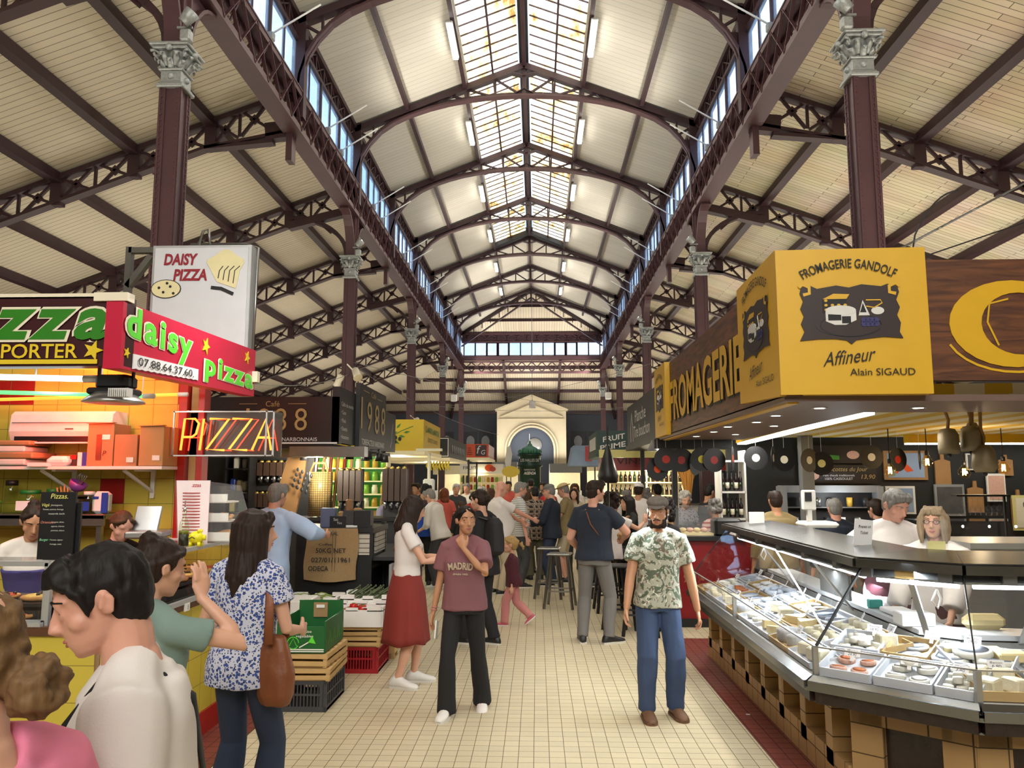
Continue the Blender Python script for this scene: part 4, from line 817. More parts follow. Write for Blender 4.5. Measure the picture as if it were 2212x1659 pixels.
# hoppers and shelves at the back
def hopper(nm, lab, x, y, z, n, w, h, gr):
    t = thing(nm, lab, 'dispenser', (x, y, z), gr); b = MB(); q = MB(); c = MB()
    for i in range(n):
        xx = x - w / 2 + w * (i + .5) / n; b.box((xx, y, z + h / 2), (w / n * .86, .16, h)); q.lathe([(.0, .04), (w / n * .3, .03), (w / n * .42, 0), (0, 0)], (xx, y, z + h), 8); c.lathe([(w / n * .4, 0), (.02, -.06), (.02, -.1), (0, -.1)], (xx, y, z), 8); c.box((xx, y - .06, z - .05), (.03, .06, .03))
    e = MB(); e.box((x, y + .1, z + h / 2 - .1), (w, .02, h + .25)); e.box((x, y + .1, z - .12), (w, .1, .24 if y < 11 else .02)); e.build('stand', 'dark', t)
    b.build('bean_tubes', 'bean', t); q.build('lids', 'brass', t); c.build('spouts', 'steel', t)
hopper('bean_dispenser', 'row of dark coffee bean tubes with brass lids near the sack counter', -2.62, 10.8, 1.5, 4, .34, .42, 'coffee bean tubes'); hopper('bean_dispenser', 'row of dark coffee bean tubes behind the woman in the red skirt', -1.97, 10.7, 1.5, 4, .34, .44, 'coffee bean tubes')
hopper('bean_dispenser', 'upper rack of small coffee hoppers on the dark wall', -4.02, 11.58, 1.85, 6, .6, .2, 'small coffee hoppers'); hopper('bean_dispenser', 'lower rack of small coffee hoppers on the dark wall', -4.02, 11.58, 1.38, 6, .5, .2, 'small coffee hoppers')
t = thing('black_shelf_unit', 'narrow black shelf unit with coloured packets behind the PIZZA sign', 'shelf', (-4.4, 11.4, 0)); b = MB()
for z in (.9, 1.3, 1.62, 1.95): b.box((-4.42, 11.4, z), (.36, .3, .02))
for x in (-4.6, -4.24): b.box((x, 11.4, 1.1), (.02, .3, 2.1))
b.build('frame', 'black', t)
for k, (x, z, m) in enumerate(((-4.5, 1.72, 'blue'), (-4.4, 1.7, 'cream'), (-4.32, 1.68, 'white'), (-4.5, 1.4, 'note'), (-4.36, 1.41, 'lid_green'), (-4.46, 2.03, 'white'), (-4.33, 2.02, 'grey'))): prop('packet', '%s packet counted along the narrow black shelf unit' % ORD[k], 'packet', (x, 11.35, z), (.09, .08, .18), m, 'packets on the narrow black shelf', .02)
b = MB(); b.prism([(0, 0), (.34, .06), (.3, .7), (.26, .9), (.02, .88)], (-3.62, 10.4, 1.28), V((.97, 0, -.25)), V((.25, 0, .97)), -.05); pcb = tag(b.build('paper_coffee_bag', 'coffee_bag'), 'giant brown paper coffee bag with grey bean print hanging up', 'bag')
b = MB()
for i in range(4):
    for j in range(4): b.ell((-3.28 + .06 * i + .02 * j, 10.325, 1.72 + .07 * j - .03 * i), (.02, .006, .028), seg=8)
b.build('bean_print', 'dark', pcb)
t = thing('back_counter', 'dark counter behind the coffee till carrying bean tubes and basket', 'counter', (-2.75, 10.75, 0)); b = MB(); b.box((-2.75, 10.75, .62), (2.1, .6, 1.24)); b.build('body', 'dark', t); b = MB(); b.box((-2.75, 10.75, 1.26), (2.14, .66, .04)); b.build('top', 'black', t)
t = thing('wicker_scoop', 'tall woven cane basket scoop standing beside red staves', 'basket', (-2.98, 10.6, 1.27)); grid('wicker', hx('#a08a58'), hx('#5b4a28'), .03, .03, ax=(2, 0), w=.007, var=.2); b = MB(); b.lathe([(.16, 0), (.16, .6), (.14, .6), (.14, .02), (0, .02)], (-2.98, 10.6, 1.3), 16); b.build('basket', 'wicker', t); b = MB(); b.tube([(-3.1, 10.5, 1.9), (-3.05, 10.5, 2.02), (-2.9, 10.5, 2.02), (-2.86, 10.5, 1.9)], .018, 6); b.build('handle', 'card_light', t)
for k in range(6): b = MB(); b.bar((-3.2 + .1 * k, 10.95, 1.3), (-3.15 + .1 * k, 11.0, 2.12), .05, .02); tag(b.build('wooden_stave', 'redwood' if k % 2 == 0 else 'card_light'), '%s %s stave from the left behind the cane basket' % (ORD[k], 'red' if k % 2 == 0 else 'tan'), 'board', 'staves behind the cane basket')
# ---- stalls farther along on the left
P('self_lit_cream', '#e6d8ae', .6, emit=.12); P('stall_yellow', '#d8b414', .4, var=.05); P('orange', '#d8501c', .45, var=.05); P('stall_green', '#0e3a33', .45, var=.06); P('leaf', '#3f7a26', .6, var=.3)  # the emitting cream puts stall light into soffit, shelf and counter surfaces
def canopy(nm, lab, x0, x1, y0, y1, z0, z1, m, soffit='self_lit_cream'):
    t = thing(nm, lab, 'sign', ((x0 + x1) / 2, (y0 + y1) / 2, z0)); b = MB(); b.box(((x0 + x1) / 2, (y0 + y1) / 2, (z0 + z1) / 2), (x1 - x0, y1 - y0, z1 - z0)); b.build('fascia', m, t)
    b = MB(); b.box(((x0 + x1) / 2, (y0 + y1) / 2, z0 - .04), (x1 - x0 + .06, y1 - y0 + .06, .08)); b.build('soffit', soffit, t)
    for px in ((x0 + .15) if x0 < 0 else (x1 - .15),):
        for py in (y0 + .15, y1 - .15): b = MB(); b.box((px, py, (z0 - .08) / 2), (.07, .07, z0 - .08)); b.build('post', 'dark', t)
    return t
t = canopy('olive_stall_canopy', 'bright yellow canopy with olive branch and green lettering', -4.6, -2.38, 16.1, 18.9, 2.38, 3.04, 'stall_yellow')
b = MB(); o = lambda x, z: (x, 16.09, z)
b.stroke([(-3.1, 2.65), (-2.85, 2.8), (-2.6, 2.9)], o(0, 0), ux_f, uz, .015, 0)
for x, z, a in ((-3.05, 2.72, .5), (-2.95, 2.85, .9), (-2.9, 2.7, -.2), (-3.0, 2.6, -.6), (-2.8, 2.76, .2)): b.prism([(0, 0), (.06, .025), (.14, 0), (.06, -.025)], o(x, z), V((math.cos(a), 0, math.sin(a))), V((-math.sin(a), 0, math.cos(a))), .006, 0)
for x, z in ((-2.97, 2.66), (-2.88, 2.63), (-2.98, 2.57)): b.prism(el(x, z, .035, .045, 12), o(0, 0), ux_f, uz, .008, 1)
b.text('olives', o(-3.2, 2.45), ux_f, uz, h=.07, m=1); b.build('olive_branch', ['leaf', 'ink'], t); b = MB(); o2 = lambda y, z: (-2.375, y, z)
b.text('Ço MARX le MARCHÉ', o2(17.5, 2.86), ux_l, uz, w=2.3, h=.2, m=2, bold=.02); b.text('OLIVES ET OLIVADES', o2(17.5, 2.64), ux_l, uz, w=1.6, h=.09, m=1); b.build('lettering', ['leaf', 'ink', 'lid_green'], t)
t = canopy('dark_stall_canopy', 'black canopy with pale outline after the yellow olive stall', -4.6, -2.38, 20.8, 26, 2.36, 2.92, 'black'); b = MB(); b.box((-3.5, 20.78, 2.88), (2.2, .02, .02)); b.box((-3.5, 20.78, 2.4), (2.2, .02, .02)); b.box((-2.4, 20.78, 2.64), (.02, .02, .5)); b.build('outline', 'white', t)
b = MB()
for k in range(7): b.ell((-2.37, 21.6 + .55 * k, 2.62), (.02, .12, .12), seg=8)
b.build('fruit_photo', 'grey', t)
t = canopy('orange_stall_canopy', 'orange canopy with white FG monogram far down the left', -2.75, -1.85, 29.2, 33.5, 2.58, 3.09, 'orange')
b = MB(); b.box((-2.12, 29.18, 2.84), (.42, .02, .42), 0); b.text('f', (-2.2, 29.165, 2.88), ux_f, uz, h=.3, m=1, shear=.2); b.text('G', (-2.03, 29.165, 2.78), ux_f, uz, h=.17, m=1, shear=.2)
for k in range(4): b.box((-2.55, 29.18, 2.7 + .08 * k), (.2 - .03 * k, .01, .02), 0)
for k in range(6): b.bar((-1.84, 29.5 + .6 * k, 2.62), (-1.84, 29.9 + .6 * k, 3.05), .02, .14, m=1)
b.build('monogram', ['maroon', 'white_text'], t)
t = canopy('fruit_stall_sign', 'white fascia reading FRUIT with orange slice picture', -3.4, -1.5, 34.0, 36, 2.0, 2.42, 'white')
b = MB(); b.text('FRUIT', (-2.95, 33.98, 2.25), ux_f, uz, w=.6, h=.15, m=0); b.prism(el(-2.1, 2.25, .2, .15), (0, 33.98, 0), ux_f, uz, .01, 1); b.prism(el(-1.95, 2.2, .14, .11), (0, 33.97, 0), ux_f, uz, .01, 2); b.build('lettering', ['ink', 'orange', 'red_tile'], t)
# merchandise shelves
def shelf_wall(nm, lab, x0, x1, y, z0, z1, back, rows, cols, mats, item, ilab, gr, cat='jar', face=(0, -1), lightz=None):
    t = thing(nm, lab, 'shelf', ((x0 + x1) / 2, y, z0)); b = MB(); b.box(((x0 + x1) / 2, y + .18, (z0 + z1) / 2), (x1 - x0, .03, z1 - z0)); b.build('back_board', back, t); b = MB(); b.box(((x0 + x1) / 2, y + .02, z0 / 2), (x1 - x0, .36, z0 - .02)); b.build('base_cabinet', 'dark', t); b = MB()
    for r in range(rows + 1): b.box(((x0 + x1) / 2, y, z0 + (z1 - z0) * r / rows), (x1 - x0, .34, .025))
    for k in range(3): b.box((x0 + (x1 - x0) * k / 2, y, (z0 + z1) / 2), (.03, .34, z1 - z0))
    b.build('shelf_boards', 'self_lit_cream', t); hh = (z1 - z0) / rows; prot = {}
    for r in range(rows):
        for c in range(cols):
            m = mats[(r * 3 + c * 5) % len(mats)]; xx = x0 + (x1 - x0) * (c + .5) / cols; loc = (xx, y - .05, z0 + hh * r + .014)
            if m not in prot:
                b = MB(); w = (x1 - x0) / cols * .36
                if item == 'wine_bottle': b.lathe([(0, 0), (w, 0), (w, hh * .45), (w * .35, hh * .62), (w * .35, hh * .8), (0, hh * .8)], (0, 0, 0), 8)
                else: b.lathe([(0, 0), (w, 0), (w, hh * .5), (w * .8, hh * .56), (w * .8, hh * .68), (0, hh * .68)], (0, 0, 0), 8)
                prot[m] = tag(b.build(item, m), ilab, cat, gr); prot[m].location = loc
            else: o = prot[m].copy(); COL.objects.link(o); o.location = loc
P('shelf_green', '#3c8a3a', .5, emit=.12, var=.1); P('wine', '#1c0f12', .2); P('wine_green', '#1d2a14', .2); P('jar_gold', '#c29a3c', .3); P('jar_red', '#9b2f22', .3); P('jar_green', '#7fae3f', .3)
shelf_wall('green_shelf', 'green shelving packed with small jars under the black canopy', -5.2, -2.9, 15.0, 1.0, 2.25, 'shelf_green', 5, 14, ['jar_gold', 'jar_green', 'cream', 'jar_gold'], 'jar', 'small jar on the green shelving behind the coffee stall', 'jars on the green shelving')
for k, (x, y, w) in enumerate(((-2.75, 17.5, 2.6), (-2.75, 23.4, 4.8))):
    t = thing('stall_counter', '%s stall counter on the left beyond the coffee stall' % ('pale' if k == 0 else 'dark'), 'counter', (x, y, 0)); b = MB(); b.box((x, y, .5), (.7, w, 1.0)); b.build('body', 'self_lit_cream' if k == 0 else 'dark', t); b = MB(); b.box((x, y, 1.02), (.8, w + .06, .05)); b.build('top', 'white', t)
    for j in range(4):
        b = MB(); b.box((x + .1, y - w / 2 + w * (j + .5) / 4, 1.09), (.5, w / 4 * .85, .08), bev=.02); tag(b.build('produce_tray', ['jar_gold', 'jar_red', 'jar_green', 'leaf'][j]), '%s tray from the front on the %s counter' % (ORD[j], 'pale olive stall' if k == 0 else 'dark stall'), 'tray', 'produce trays')
P('banana', '#d8bf2c', .5, var=.15); P('fruit_red', '#a8261d', .4, var=.2)
for k in range(8):
    a = k * .5; b = MB(); b.tube([(-2.9 + .08 * k, 20.5, 2.25), (-2.92 + .08 * k, 20.42, 2.13), (-2.86 + .08 * k, 20.36, 2.02)], [.02, .035, .015], 7); tag(b.build('banana', 'banana'), 'ripe bananas hanging under the black canopy', 'banana', 'hanging bananas')
shelf_wall('fruit_shelf', 'bright cream shelving under the white FRUIT fascia', -3.6, -1.6, 36.4, .9, 1.95, 'self_lit_cream', 3, 10, ['jar_gold', 'fruit_red', 'jar_green', 'cream'], 'jar', 'small jar on the shelving under the FRUIT fascia', 'jars under the FRUIT fascia')
t = thing('scale_pole', 'cream security camera pole hung from a cable beside the yellow olive stall', 'lamp', (-2.1, 15.0, 1.55)); b = MB(); b.tube([(-2.1, 15, 0), (-2.1, 15, 2.3)], .03, 8); b.box((-2.1, 15, 2.36), (.5, .15, .05)); b.build('post', 'cream', t); b = MB(); b.box((-2.1, 15, 1.65), (.22, .16, .3), bev=.03); b.build('body', 'white', t)
# ================================================================ stalls on the right
P('cheese_yellow', '#d6a81e', .45, var=.06); P('plaque', '#2a1a18', .5); P('drawn_white', '#d8d8d4', .5); P('grape', '#2c2a63', .5)
def wood(name, c1, c2):
    m, nt, b = newm(name); tc = nd(nt, 'TexCoord'); mp = nd(nt, 'Mapping', {'Vector': tc.outputs['Object'], 'Scale': (.35, .35, 3.0)})
    n = nd(nt, 'TexNoise', {'Vector': mp.outputs[0], 'Scale': 6.0, 'Detail': 6.0, 'Distortion': 1.5}); r = nd(nt, 'ValToRGB', {0: n.outputs[0]})
    r.color_ramp.elements[0].color = c4(c1); r.color_ramp.elements[0].position = .35; r.color_ramp.elements[1].color = c4(c2); r.color_ramp.elements[1].position = .65
    nt.links.new(r.outputs[0], b.inputs['Base Color']); b.inputs['Roughness'].default_value = .5
wood('walnut', hx('#46281a'), hx('#724628')); P('soffit', '#6f5a52', .5, var=.06); P('black_wall', '#1b1d1e', .6)
grid('drape', hx('#e0d6b0'), hx('#caa51f'), .42, None, ax=(0, 1), w=.2, rough=.8, var=.1, bump=0)
def plaque_art(b, o, ux, w):
    """the cheese maker's board: lettering on an arc, scalloped plaque, cheeses, signature; materials 0 ink 1 plaque 2 yellow 3 white 4 grape"""
    k = w / .9; O = V(o); A = lambda x, z: O + ux * (x * k) + uz * (z * k); pr = lambda pts, m, d: b.prism([(x * k, z * k) for x, z in pts], O, ux, uz, d, m)
    b.text('FROMAGERIE GANDOLF', A(0, .345), ux, uz, w=.62 * k, h=.062 * k, m=0, bold=.012, arc=.62 * k, lift=.005)
    pl = [(-.31, .15), (-.3, .19), (-.24, .2), (-.2, .18), (-.08, .2), (0, .185), (.08, .205), (.2, .19), (.24, .205), (.3, .19), (.31, .15), (.29, .1), (.31, .05), (.29, 0), (.31, -.05), (.3, -.11), (.32, -.15), (.2, -.14), (.1, -.15), (.03, -.16), (0, -.185), (-.03, -.16), (-.1, -.15), (-.2, -.15), (-.32, -.16), (-.29, -.1), (-.31, -.05), (-.29, 0), (-.31, .05), (-.29, .1)]
    pr(pl, 1, .004)
    for s in (-1, 1): b.stroke([(s * .29 * k, .14 * k), (s * .25 * k, .15 * k), (s * .25 * k, .19 * k), (s * .29 * k, .21 * k), (s * .315 * k, .19 * k)], O, ux, uz, .022 * k, 2, lift=.007)
    b.prism(el(-0.02 * k, -.06 * k, .2 * k, .075 * k, 24), O, ux, uz, .006, 1)
    b.stroke([(x, z) for x, z in el(0, -.06 * k, .19 * k, .075 * k, 24)], O, ux, uz, .006 * k, 0, lift=.0075)
    pr([(-.17, .02), (-.17, .11), (-.02, .11), (-.02, .02)], 0, .007); pr([(-.17, .11), (-.1, .145), (.0, .14), (-.02, .11)], 2, .008)
    for i in range(9): pr(el(-.15 + .04 * (i % 4), .04 + .03 * (i // 4), .011, .009, 8), 2, .009)
    pr(el(-.06, .035, .095, .032), 3, .010); pr([(-.155, .03), (-.155, -.035), (-.1, -.06), (-.03, -.06), (.035, -.03), (.035, .03)], 3, .009); pr([(-.14, .01), (-.14, -.03), (-.06, -.03), (-.06, .005)], 0, .0115); pr([(-.055, -.005), (-.055, -.05), (.0, -.05), (0, -.005)], 0, .0115)
    pr([(.05, -.0), (.08, .1), (.12, -.0)], 3, .008); pr([(.06, .02), (.08, .08), (.1, .02)], 0, .0095)
    b.stroke([(.1 * k, .1 * k), (.19 * k, .1 * k), (.2 * k, .08 * k), (.15 * k, .05 * k), (.1 * k, .06 * k)], O, ux, uz, .008 * k, 2, lift=.008); pr(el(.17, .03, .04, .025), 3, .008)
    for i in range(8): pr(el(.08 + .026 * (i % 4), -.03 - .026 * (i // 4), .018, .018, 8), 4, .010)
    b.text('Affineur', A(-.02, -.265), (ux + uz * .12), uz, w=.33 * k, h=.09 * k, m=0, shear=.35, lift=.005); b.text('Alain SIGAUD', A(.18, -.365), ux, uz, w=.4 * k, h=.045 * k, m=0, lift=.005)
t = thing('cheese_sign', 'yellow and brown wood fascia sign reading FROMAGERIE GANDOLF over the cheese counter', 'sign', (1.6, 5, 2.33))
b = MB(); b.box((1.62, 7.35, 2.75), (.1, 5.0, .84)); b.box((4.7, 4.93, 2.82), (4.6, .08, .78)); b.build('wood_fascia', 'walnut', t)
b = MB(); b.box((1.99, 4.86, 2.8), (.92, .1, .93), rz=-.05); b.build('yellow_panel', 'cheese_yellow', t)
b = MB(); b.hexa([(1.53, 4.86, 2.33), (1.6, 4.86, 2.33), (1.6, 5.8, 2.37), (1.53, 5.8, 2.37), (1.53, 4.86, 3.27), (1.6, 4.86, 3.27), (1.6, 5.8, 3.24), (1.53, 5.8, 3.24)]); b.build('yellow_panel', 'cheese_yellow', t)
b = MB(); b.box((1.56, 9.45, 2.75), (.1, .8, .86)); b.box((1.75, 9.83, 2.75), (.3, .06, .86)); b.build('yellow_panel', 'cheese_yellow', t)
ar = ['ink', 'plaque', 'cheese_yellow', 'drawn_white', 'grape']
b = MB(); plaque_art(b, (1.97, 4.806, 2.83), V((1, -.05, 0)).normalized(), .88); b.build('artwork', ar, t)
b = MB(); plaque_art(b, (1.527, 5.33, 2.83), ux_r, .9); b.build('artwork', ar, t)
b = MB(); plaque_art(b, (1.507, 9.45, 2.77), ux_r, .76); b.build('artwork', ar, t)
b = MB(); b.text('FROMAGERIE', (1.566, 7.4, 2.68), ux_r, uz, w=3.2, h=.46, m=1, bold=.03, lift=.003); b.text('FROMAGERIE', (1.566, 7.42, 2.7), ux_r, uz, w=3.2, h=.46, m=0, bold=.025, lift=.008)
P('wood_dark', '#4a2a1a', .5, var=.2)
b.build('lettering', ['cheese_yellow', 'ink'], t); b = MB(); th = [math.radians(a) for a in range(50, 311, 13)]
b.prism([(3.02 + .4 * math.cos(a), 2.79 + .28 * math.sin(a)) for a in th] + [(3.06 + .24 * math.cos(a), 2.79 + .2 * math.sin(a)) for a in reversed(th)], (0, 4.888, 0), ux_f, uz, .006, 0)
b.prism([(3.2, 2.98), (3.34, 3.06), (3.34, 2.86), (3.27, 2.88)], (0, 4.888, 0), ux_f, uz, .006, 0)
b.stroke([(3.02 + .43 * math.cos(a), 2.75 + .27 * math.sin(a)) for a in [math.radians(x) for x in range(200, 300, 12)]], (0, 4.888, 0), ux_f, uz, .015, 0); b.stroke([(3.0, 2.95), (2.88, 2.92), (2.86, 2.8), (2.92, 2.65)], (0, 4.888, 0), ux_f, uz, .012, 0)
for k, ch in enumerate('RÈMERIE'): b.text(ch, (3.75 + .5 * k, 4.888, 2.8), ux_f, uz, w=.42, h=.55, m=0, bold=.03)
b.build('lettering', ['cheese_yellow', 'ink'], t)
b = MB(); b.hexa([(1.57, 4.9, 2.3), (9.0, 4.9, 2.3), (9.0, 5.75, 2.3), (2.42, 5.75, 2.3), (1.57, 4.9, 2.34), (9.0, 4.9, 2.34), (9.0, 5.75, 2.34), (2.42, 5.75, 2.34)]); b.hexa([(1.57, 4.9, 2.3), (2.42, 5.75, 2.3), (2.62, 9.9, 2.3), (1.57, 9.9, 2.3), (1.57, 4.9, 2.34), (2.42, 5.75, 2.34), (2.62, 9.9, 2.34), (1.57, 9.9, 2.34)]); b.build('soffit', 'soffit', t)
b = MB(); b.box((1.64, 7.4, 2.315), (.07, 4.9, .05)); b.box((2.0, 9.95, 2.25), (1.0, .1, .12), 1); b.build('edge_strip', ['cheese_yellow', 'black'], t)
b = MB(); b.hexa([(2.4, 5.7, 2.42), (9, 5.7, 2.5), (9, 11.4, 2.42), (2.6, 11.4, 2.4), (2.4, 5.7, 2.5), (9, 5.7, 2.56), (9, 11.4, 2.5), (2.6, 11.4, 2.46)]); b.build('striped_drape', 'drape', t)
glow('downlight_glow', (1, .93, .8), 14)
for k, (x, y) in enumerate(((1.95, 5.35), (1.85, 6.0), (1.9, 6.7), (1.8, 7.3), (2.2, 7.2), (1.85, 8.1), (2.2, 8.6), (1.85, 9.0), (2.62, 5.35), (3.5, 5.35))):
    d = thing('downlight', '%s recessed downlight from the front under the cheese stall canopy' % ORD[k], 'downlight', (x, y, 2.295), 'cheese stall downlights'); b = MB(); b.lathe([(.03, 0), (.05, -.003), (.05, .004), (0, .004)], (x, y, 2.297), 16); b.build('ring', 'alu', d); b = MB(); b.lathe([(0, -.002), (.034, -.003), (0, -.004)], (x, y, 2.297), 16); b.build('lens', 'downlight_glow', d)
glow('led_strip', (1, .97, .9), 9)
for nm, lab, p, q in (('a', 'long yellow beam with white light strip running back over the cheese counter', (2.5, 5.9, 2.38), (2.95, 11.2, 2.38)), ('b', 'yellow beam with white light strip across the back of the dark bar', (5.1, 10.8, 2.36), (9, 10.8, 2.36))):
    d = thing('light_beam', lab, 'light beam', p); b = MB(); b.bar(p, q, .16, .13); b.build('beam', 'cheese_yellow', d); b = MB(); b.bar(V(p) + V((0, 0, -.075)), V(q) + V((0, 0, -.075)), .12, .02); b.build('light_strip', 'led_strip', d)
# ---- cheese counter
C0, C1, C2, C3 = V((1.54, 8.0, 0)), V((1.52, 4.51, 0)), V((2.15, 3.97, 0)), V((3.6, 3.81, 0))
LEG = [(C0, C1), (C1, C2), (C2, C3)]; LD = [(q - p).normalized() for p, q in LEG]; LN = [V((-d.y, d.x, 0)) for d in LD]
def off(i, t):
    """corner point i of the counter outline pushed in by t"""
    if i == 0: return C0 + LN[0] * t
    if i == 3: return C3 + LN[2] * t
    a, c = LN[i - 1], LN[i]; p = (C0, C1, C2, C3)[i]; det = a.x * c.y - a.y * c.x
    return p + V(((t * c.y - t * a.y) / det, (t * a.x - t * c.x) / det, 0))
def strip(b, t0, z0, t1, z1, th=.01, m=0, legs=(0, 1, 2)):
    """a sheet following the counter from offset t0 at z0 to offset t1 at z1"""
    for i in legs:
        p = [off(i, t0) + V((0, 0, z0)), off(i + 1, t0) + V((0, 0, z0)), off(i + 1, t1) + V((0, 0, z1)), off(i, t1) + V((0, 0, z1))]
        n = (p[1] - p[0]).cross(p[3] - p[0]).normalized() * th; b.hexa(p + [q + n for q in p], m)
def at(leg, u, t, z=None):
    p = LEG[leg][0] + LD[leg] * u + LN[leg] * t; return V((p.x, p.y, (.70 + .14 * t / .7) if z is None else z))
grid('tan_tile', hx('#a98858'), hx('#4d3b22'), .16, .16, ax=(2, 1), w=.007, var=.14, off=(.04, 0)); grid('tan_tile_x', hx('#a98858'), hx('#4d3b22'), .16, .16, ax=(2, 0), w=.007, var=.14, off=(.04, 0))
P('granite', '#2b1f1c', .25, var=.5, vs=25); P('rail_steel', '#8d9093', .2, 1.0, var=.25, vs=4); P('dark_steel', '#76797c', .22, 1.0, var=.2, vs=3); P('marble', '#c3c7ca', .25, var=.12, vs=4); P('counter_grey', '#6d6e6e', .4, .3)
t = thing('cheese_counter', 'long glass fronted cheese counter on tan tiled pillars with steel rails', 'counter', (2.4, 5.5, 0))
b = MB(); b.box((1.97, 6.5, .3), (.05, 3.5, .6)); b.box((1.86, 6.45, .1), (.2, 3.6, .2))
for k in range(8): b.box((1.86, 8.15 - .46 * k, .36), (.2, .11, .5))
b.build('tiled_pillars', 'tan_tile', t)
B1, B2, B3 = off(1, .26), off(2, .26), off(3, .26); b = MB()
for p, q in ((B1, B2), (B2, B3)):
    d = q - p; l = d.length; d.normalize(); n = V((-d.y, d.x, 0)); rz = math.atan2(d.y, d.x)
    for u, w, z, h in ((.08, .17, .3, .6), (l - .08, .17, .3, .6), (l / 2, l, .52, .15), (l / 2, l, .05, .1)):
        c = p + d * u + n * .06; b.box((c.x, c.y, z), (w, .12, h), rz=rz)
b.build('tiled_frame', 'tan_tile_x', t)
b = MB()
for p, q in ((B1, B2), (B2, B3)):
    d = q - p; l = d.length; d.normalize(); n = V((-d.y, d.x, 0)); c = p + d * l / 2 + n * .1; b.box((c.x, c.y, .3), (l * .98, .08, .56), rz=math.atan2(d.y, d.x))
b.build('granite_panel', 'granite', t)
b = MB(); strip(b, .05, .58, .05, .655, .05); b.build('granite_band', 'granite', t)
b = MB(); strip(b, 0, .655, .0, .70, .04); strip(b, -.03, .648, .05, .648, .02); strip(b, -.01, .675, .03, .70, .03); strip(b, .04, .57, .28, .57, .012); b.build('steel_rail', 'rail_steel', t)
b = MB(); strip(b, .03, .685, .74, .83, .012); b.build('white_deck', 'white', t)
b = MB(); strip(b, .78, .88, 1.02, .88, .03); b.build('marble_shelf', 'marble', t)
b = MB(); strip(b, 1.0, .05, 1.0, .87, .04); strip(b, .74, .7, .78, .87, .03); b.build('inner_panel', 'counter_grey', t)
b = MB(); strip(b, .04, .70, .04, .875, .006); b.build('low_glass', 'glass', t)
b = MB(); strip(b, .05, .885, .4, 1.31, .006); b.build('slanted_glass', 'glass', t)
b = MB()
for p in [at(0, .02, .04), at(0, 1.65, .04), off(1, .04), off(2, .04), at(2, 1.3, .04)]: b.box((p.x, p.y, .785), (.028, .028, .18))
strip(b, .035, .872, .05, .872, .008)
for leg, u in ((0, .9), (0, 2.2), (1, .42), (2, .55)):
    p, q = at(leg, u, .44, 1.27), at(leg, u + .0, .76, .86); b.bar(p, q, .035, .012)
b.build('posts', 'steel', t)
b = MB(); p, q = off(1, .05), off(1, .4); b.bar((p.x, p.y, .88), (q.x, q.y, 1.31), .012, .012); p, q = off(2, .05), off(2, .4); b.bar((p.x, p.y, .88), (q.x, q.y, 1.31), .008, .008); p, q = off(0, .05), off(0, .4); b.bar((p.x, p.y, .88), (q.x, q.y, 1.31), .01, .01); b.build('glass_joint', 'black', t)
b = MB(); strip(b, .36, 1.33, .82, 1.36, .03); strip(b, .36, 1.30, .36, 1.35, .03); b.build('canopy_top', 'dark_steel', t)
P('hood_grey', '#77797a', .35, .5); b = MB(); strip(b, .42, 1.24, .5, 1.32, .02)
for leg, us in ((0, (.5, 1.1, 1.7, 2.3, 2.9)), (1, (.2, .62)), (2, (.35, .9))):
    for u in us: p = at(leg, u, .40, 1.27); b.box(p, (.07, .04, .05), rz=math.atan2(LD[leg].y, LD[leg].x))
b.build('lamp_hood', 'hood_grey', t)
glow('cold_tube', (.86, .95, 1), 5); b = MB()
for i in range(3): p, q = off(i, .47), off(i + 1, .47); p.z = q.z = 1.225; b.tube([p + (q - p) * .04, q - (q - p) * .04], .014, 8)
b.build('light_tube', 'cold_tube', t)
b = MB(); p, q = at(1, .3, .46, 1.2), at(2, .02, .5, 1.2)
for p in (at(0, 1.0, .47, 1.2), q): b.tube([p, p + V((.02, 0, -.05)), p + V((0, 0, -.1)), p + V((-.03, 0, -.06)), p], .006, 6)
b.build('cord_loop', 'white', t)
b = MB(); p = at(1, .42, .355, 1.29); b.box(p, (.1, .008, .07), rz=math.atan2(LD[1].y, LD[1].x)); b.build('sticker', 'gold_text', t)
# trays and cheeses
P('rind_white', '#dcdbd0', .75, var=.06, vs=30, bump=.3); P('rind_cream', '#d9d1b4', .7, var=.12, vs=20, bump=.3); P('rind_grey', '#a9adb3', .85, var=.3, vs=60, bump=.5); P('paste_yellow', '#dccb97', .6, var=.06); P('rind_orange', '#b9693a', .7, var=.3, vs=40); P('rind_pink', '#d3a996', .7, var=.35, vs=60, bump=.3); P('blue_print', '#a4afc4', .7, var=.3, vs=70); P('tray_wood', '#b99d6b', .7, var=.12); P('tray_clear', '#c9ced6', .3)
TAGS = []
def tray(leg, u0, u1, t0, t1, lab, m='tray_clear', h=.05):
    c = at(leg, (u0 + u1) / 2, (t0 + t1) / 2); o = thing('cheese_tray', lab, 'tray', c + V((0, 0, .006)), 'cheese trays', math.atan2(LD[leg].y, LD[leg].x), True); o.rotation_euler = (math.atan(.2) , 0, o.rotation_euler[2])
    l, w = u1 - u0, t1 - t0; b = MB(); b.box((0, 0, .004), (l, w, .008)); 
    for s in (-1, 1): b.box((s * l / 2, 0, h / 2), (.008, w, h)); b.box((0, s * w / 2, h / 2), (l, .008, h))
    b.build('tray', m, o); return o
def proto(nm, build, mats, parts=None):
    b = MB(); build(b); o = b.build(nm, mats); COL.objects.unlink(o); return o
def wheel(r, h): return lambda b: b.lathe([(0, 0), (r * .94, 0), (r, h * .2), (r, h * .8), (r * .93, h), (0, h)], seg=16)
def wheel_top(r, h): return lambda b: (b.lathe([(0, 0), (r * .94, 0), (r, h * .2), (r, h * .8), (r * .93, h), (0, h)], seg=16), b.lathe([(0, h), (r * .8, h + .001), (0, h + .002)], seg=16, m=1))
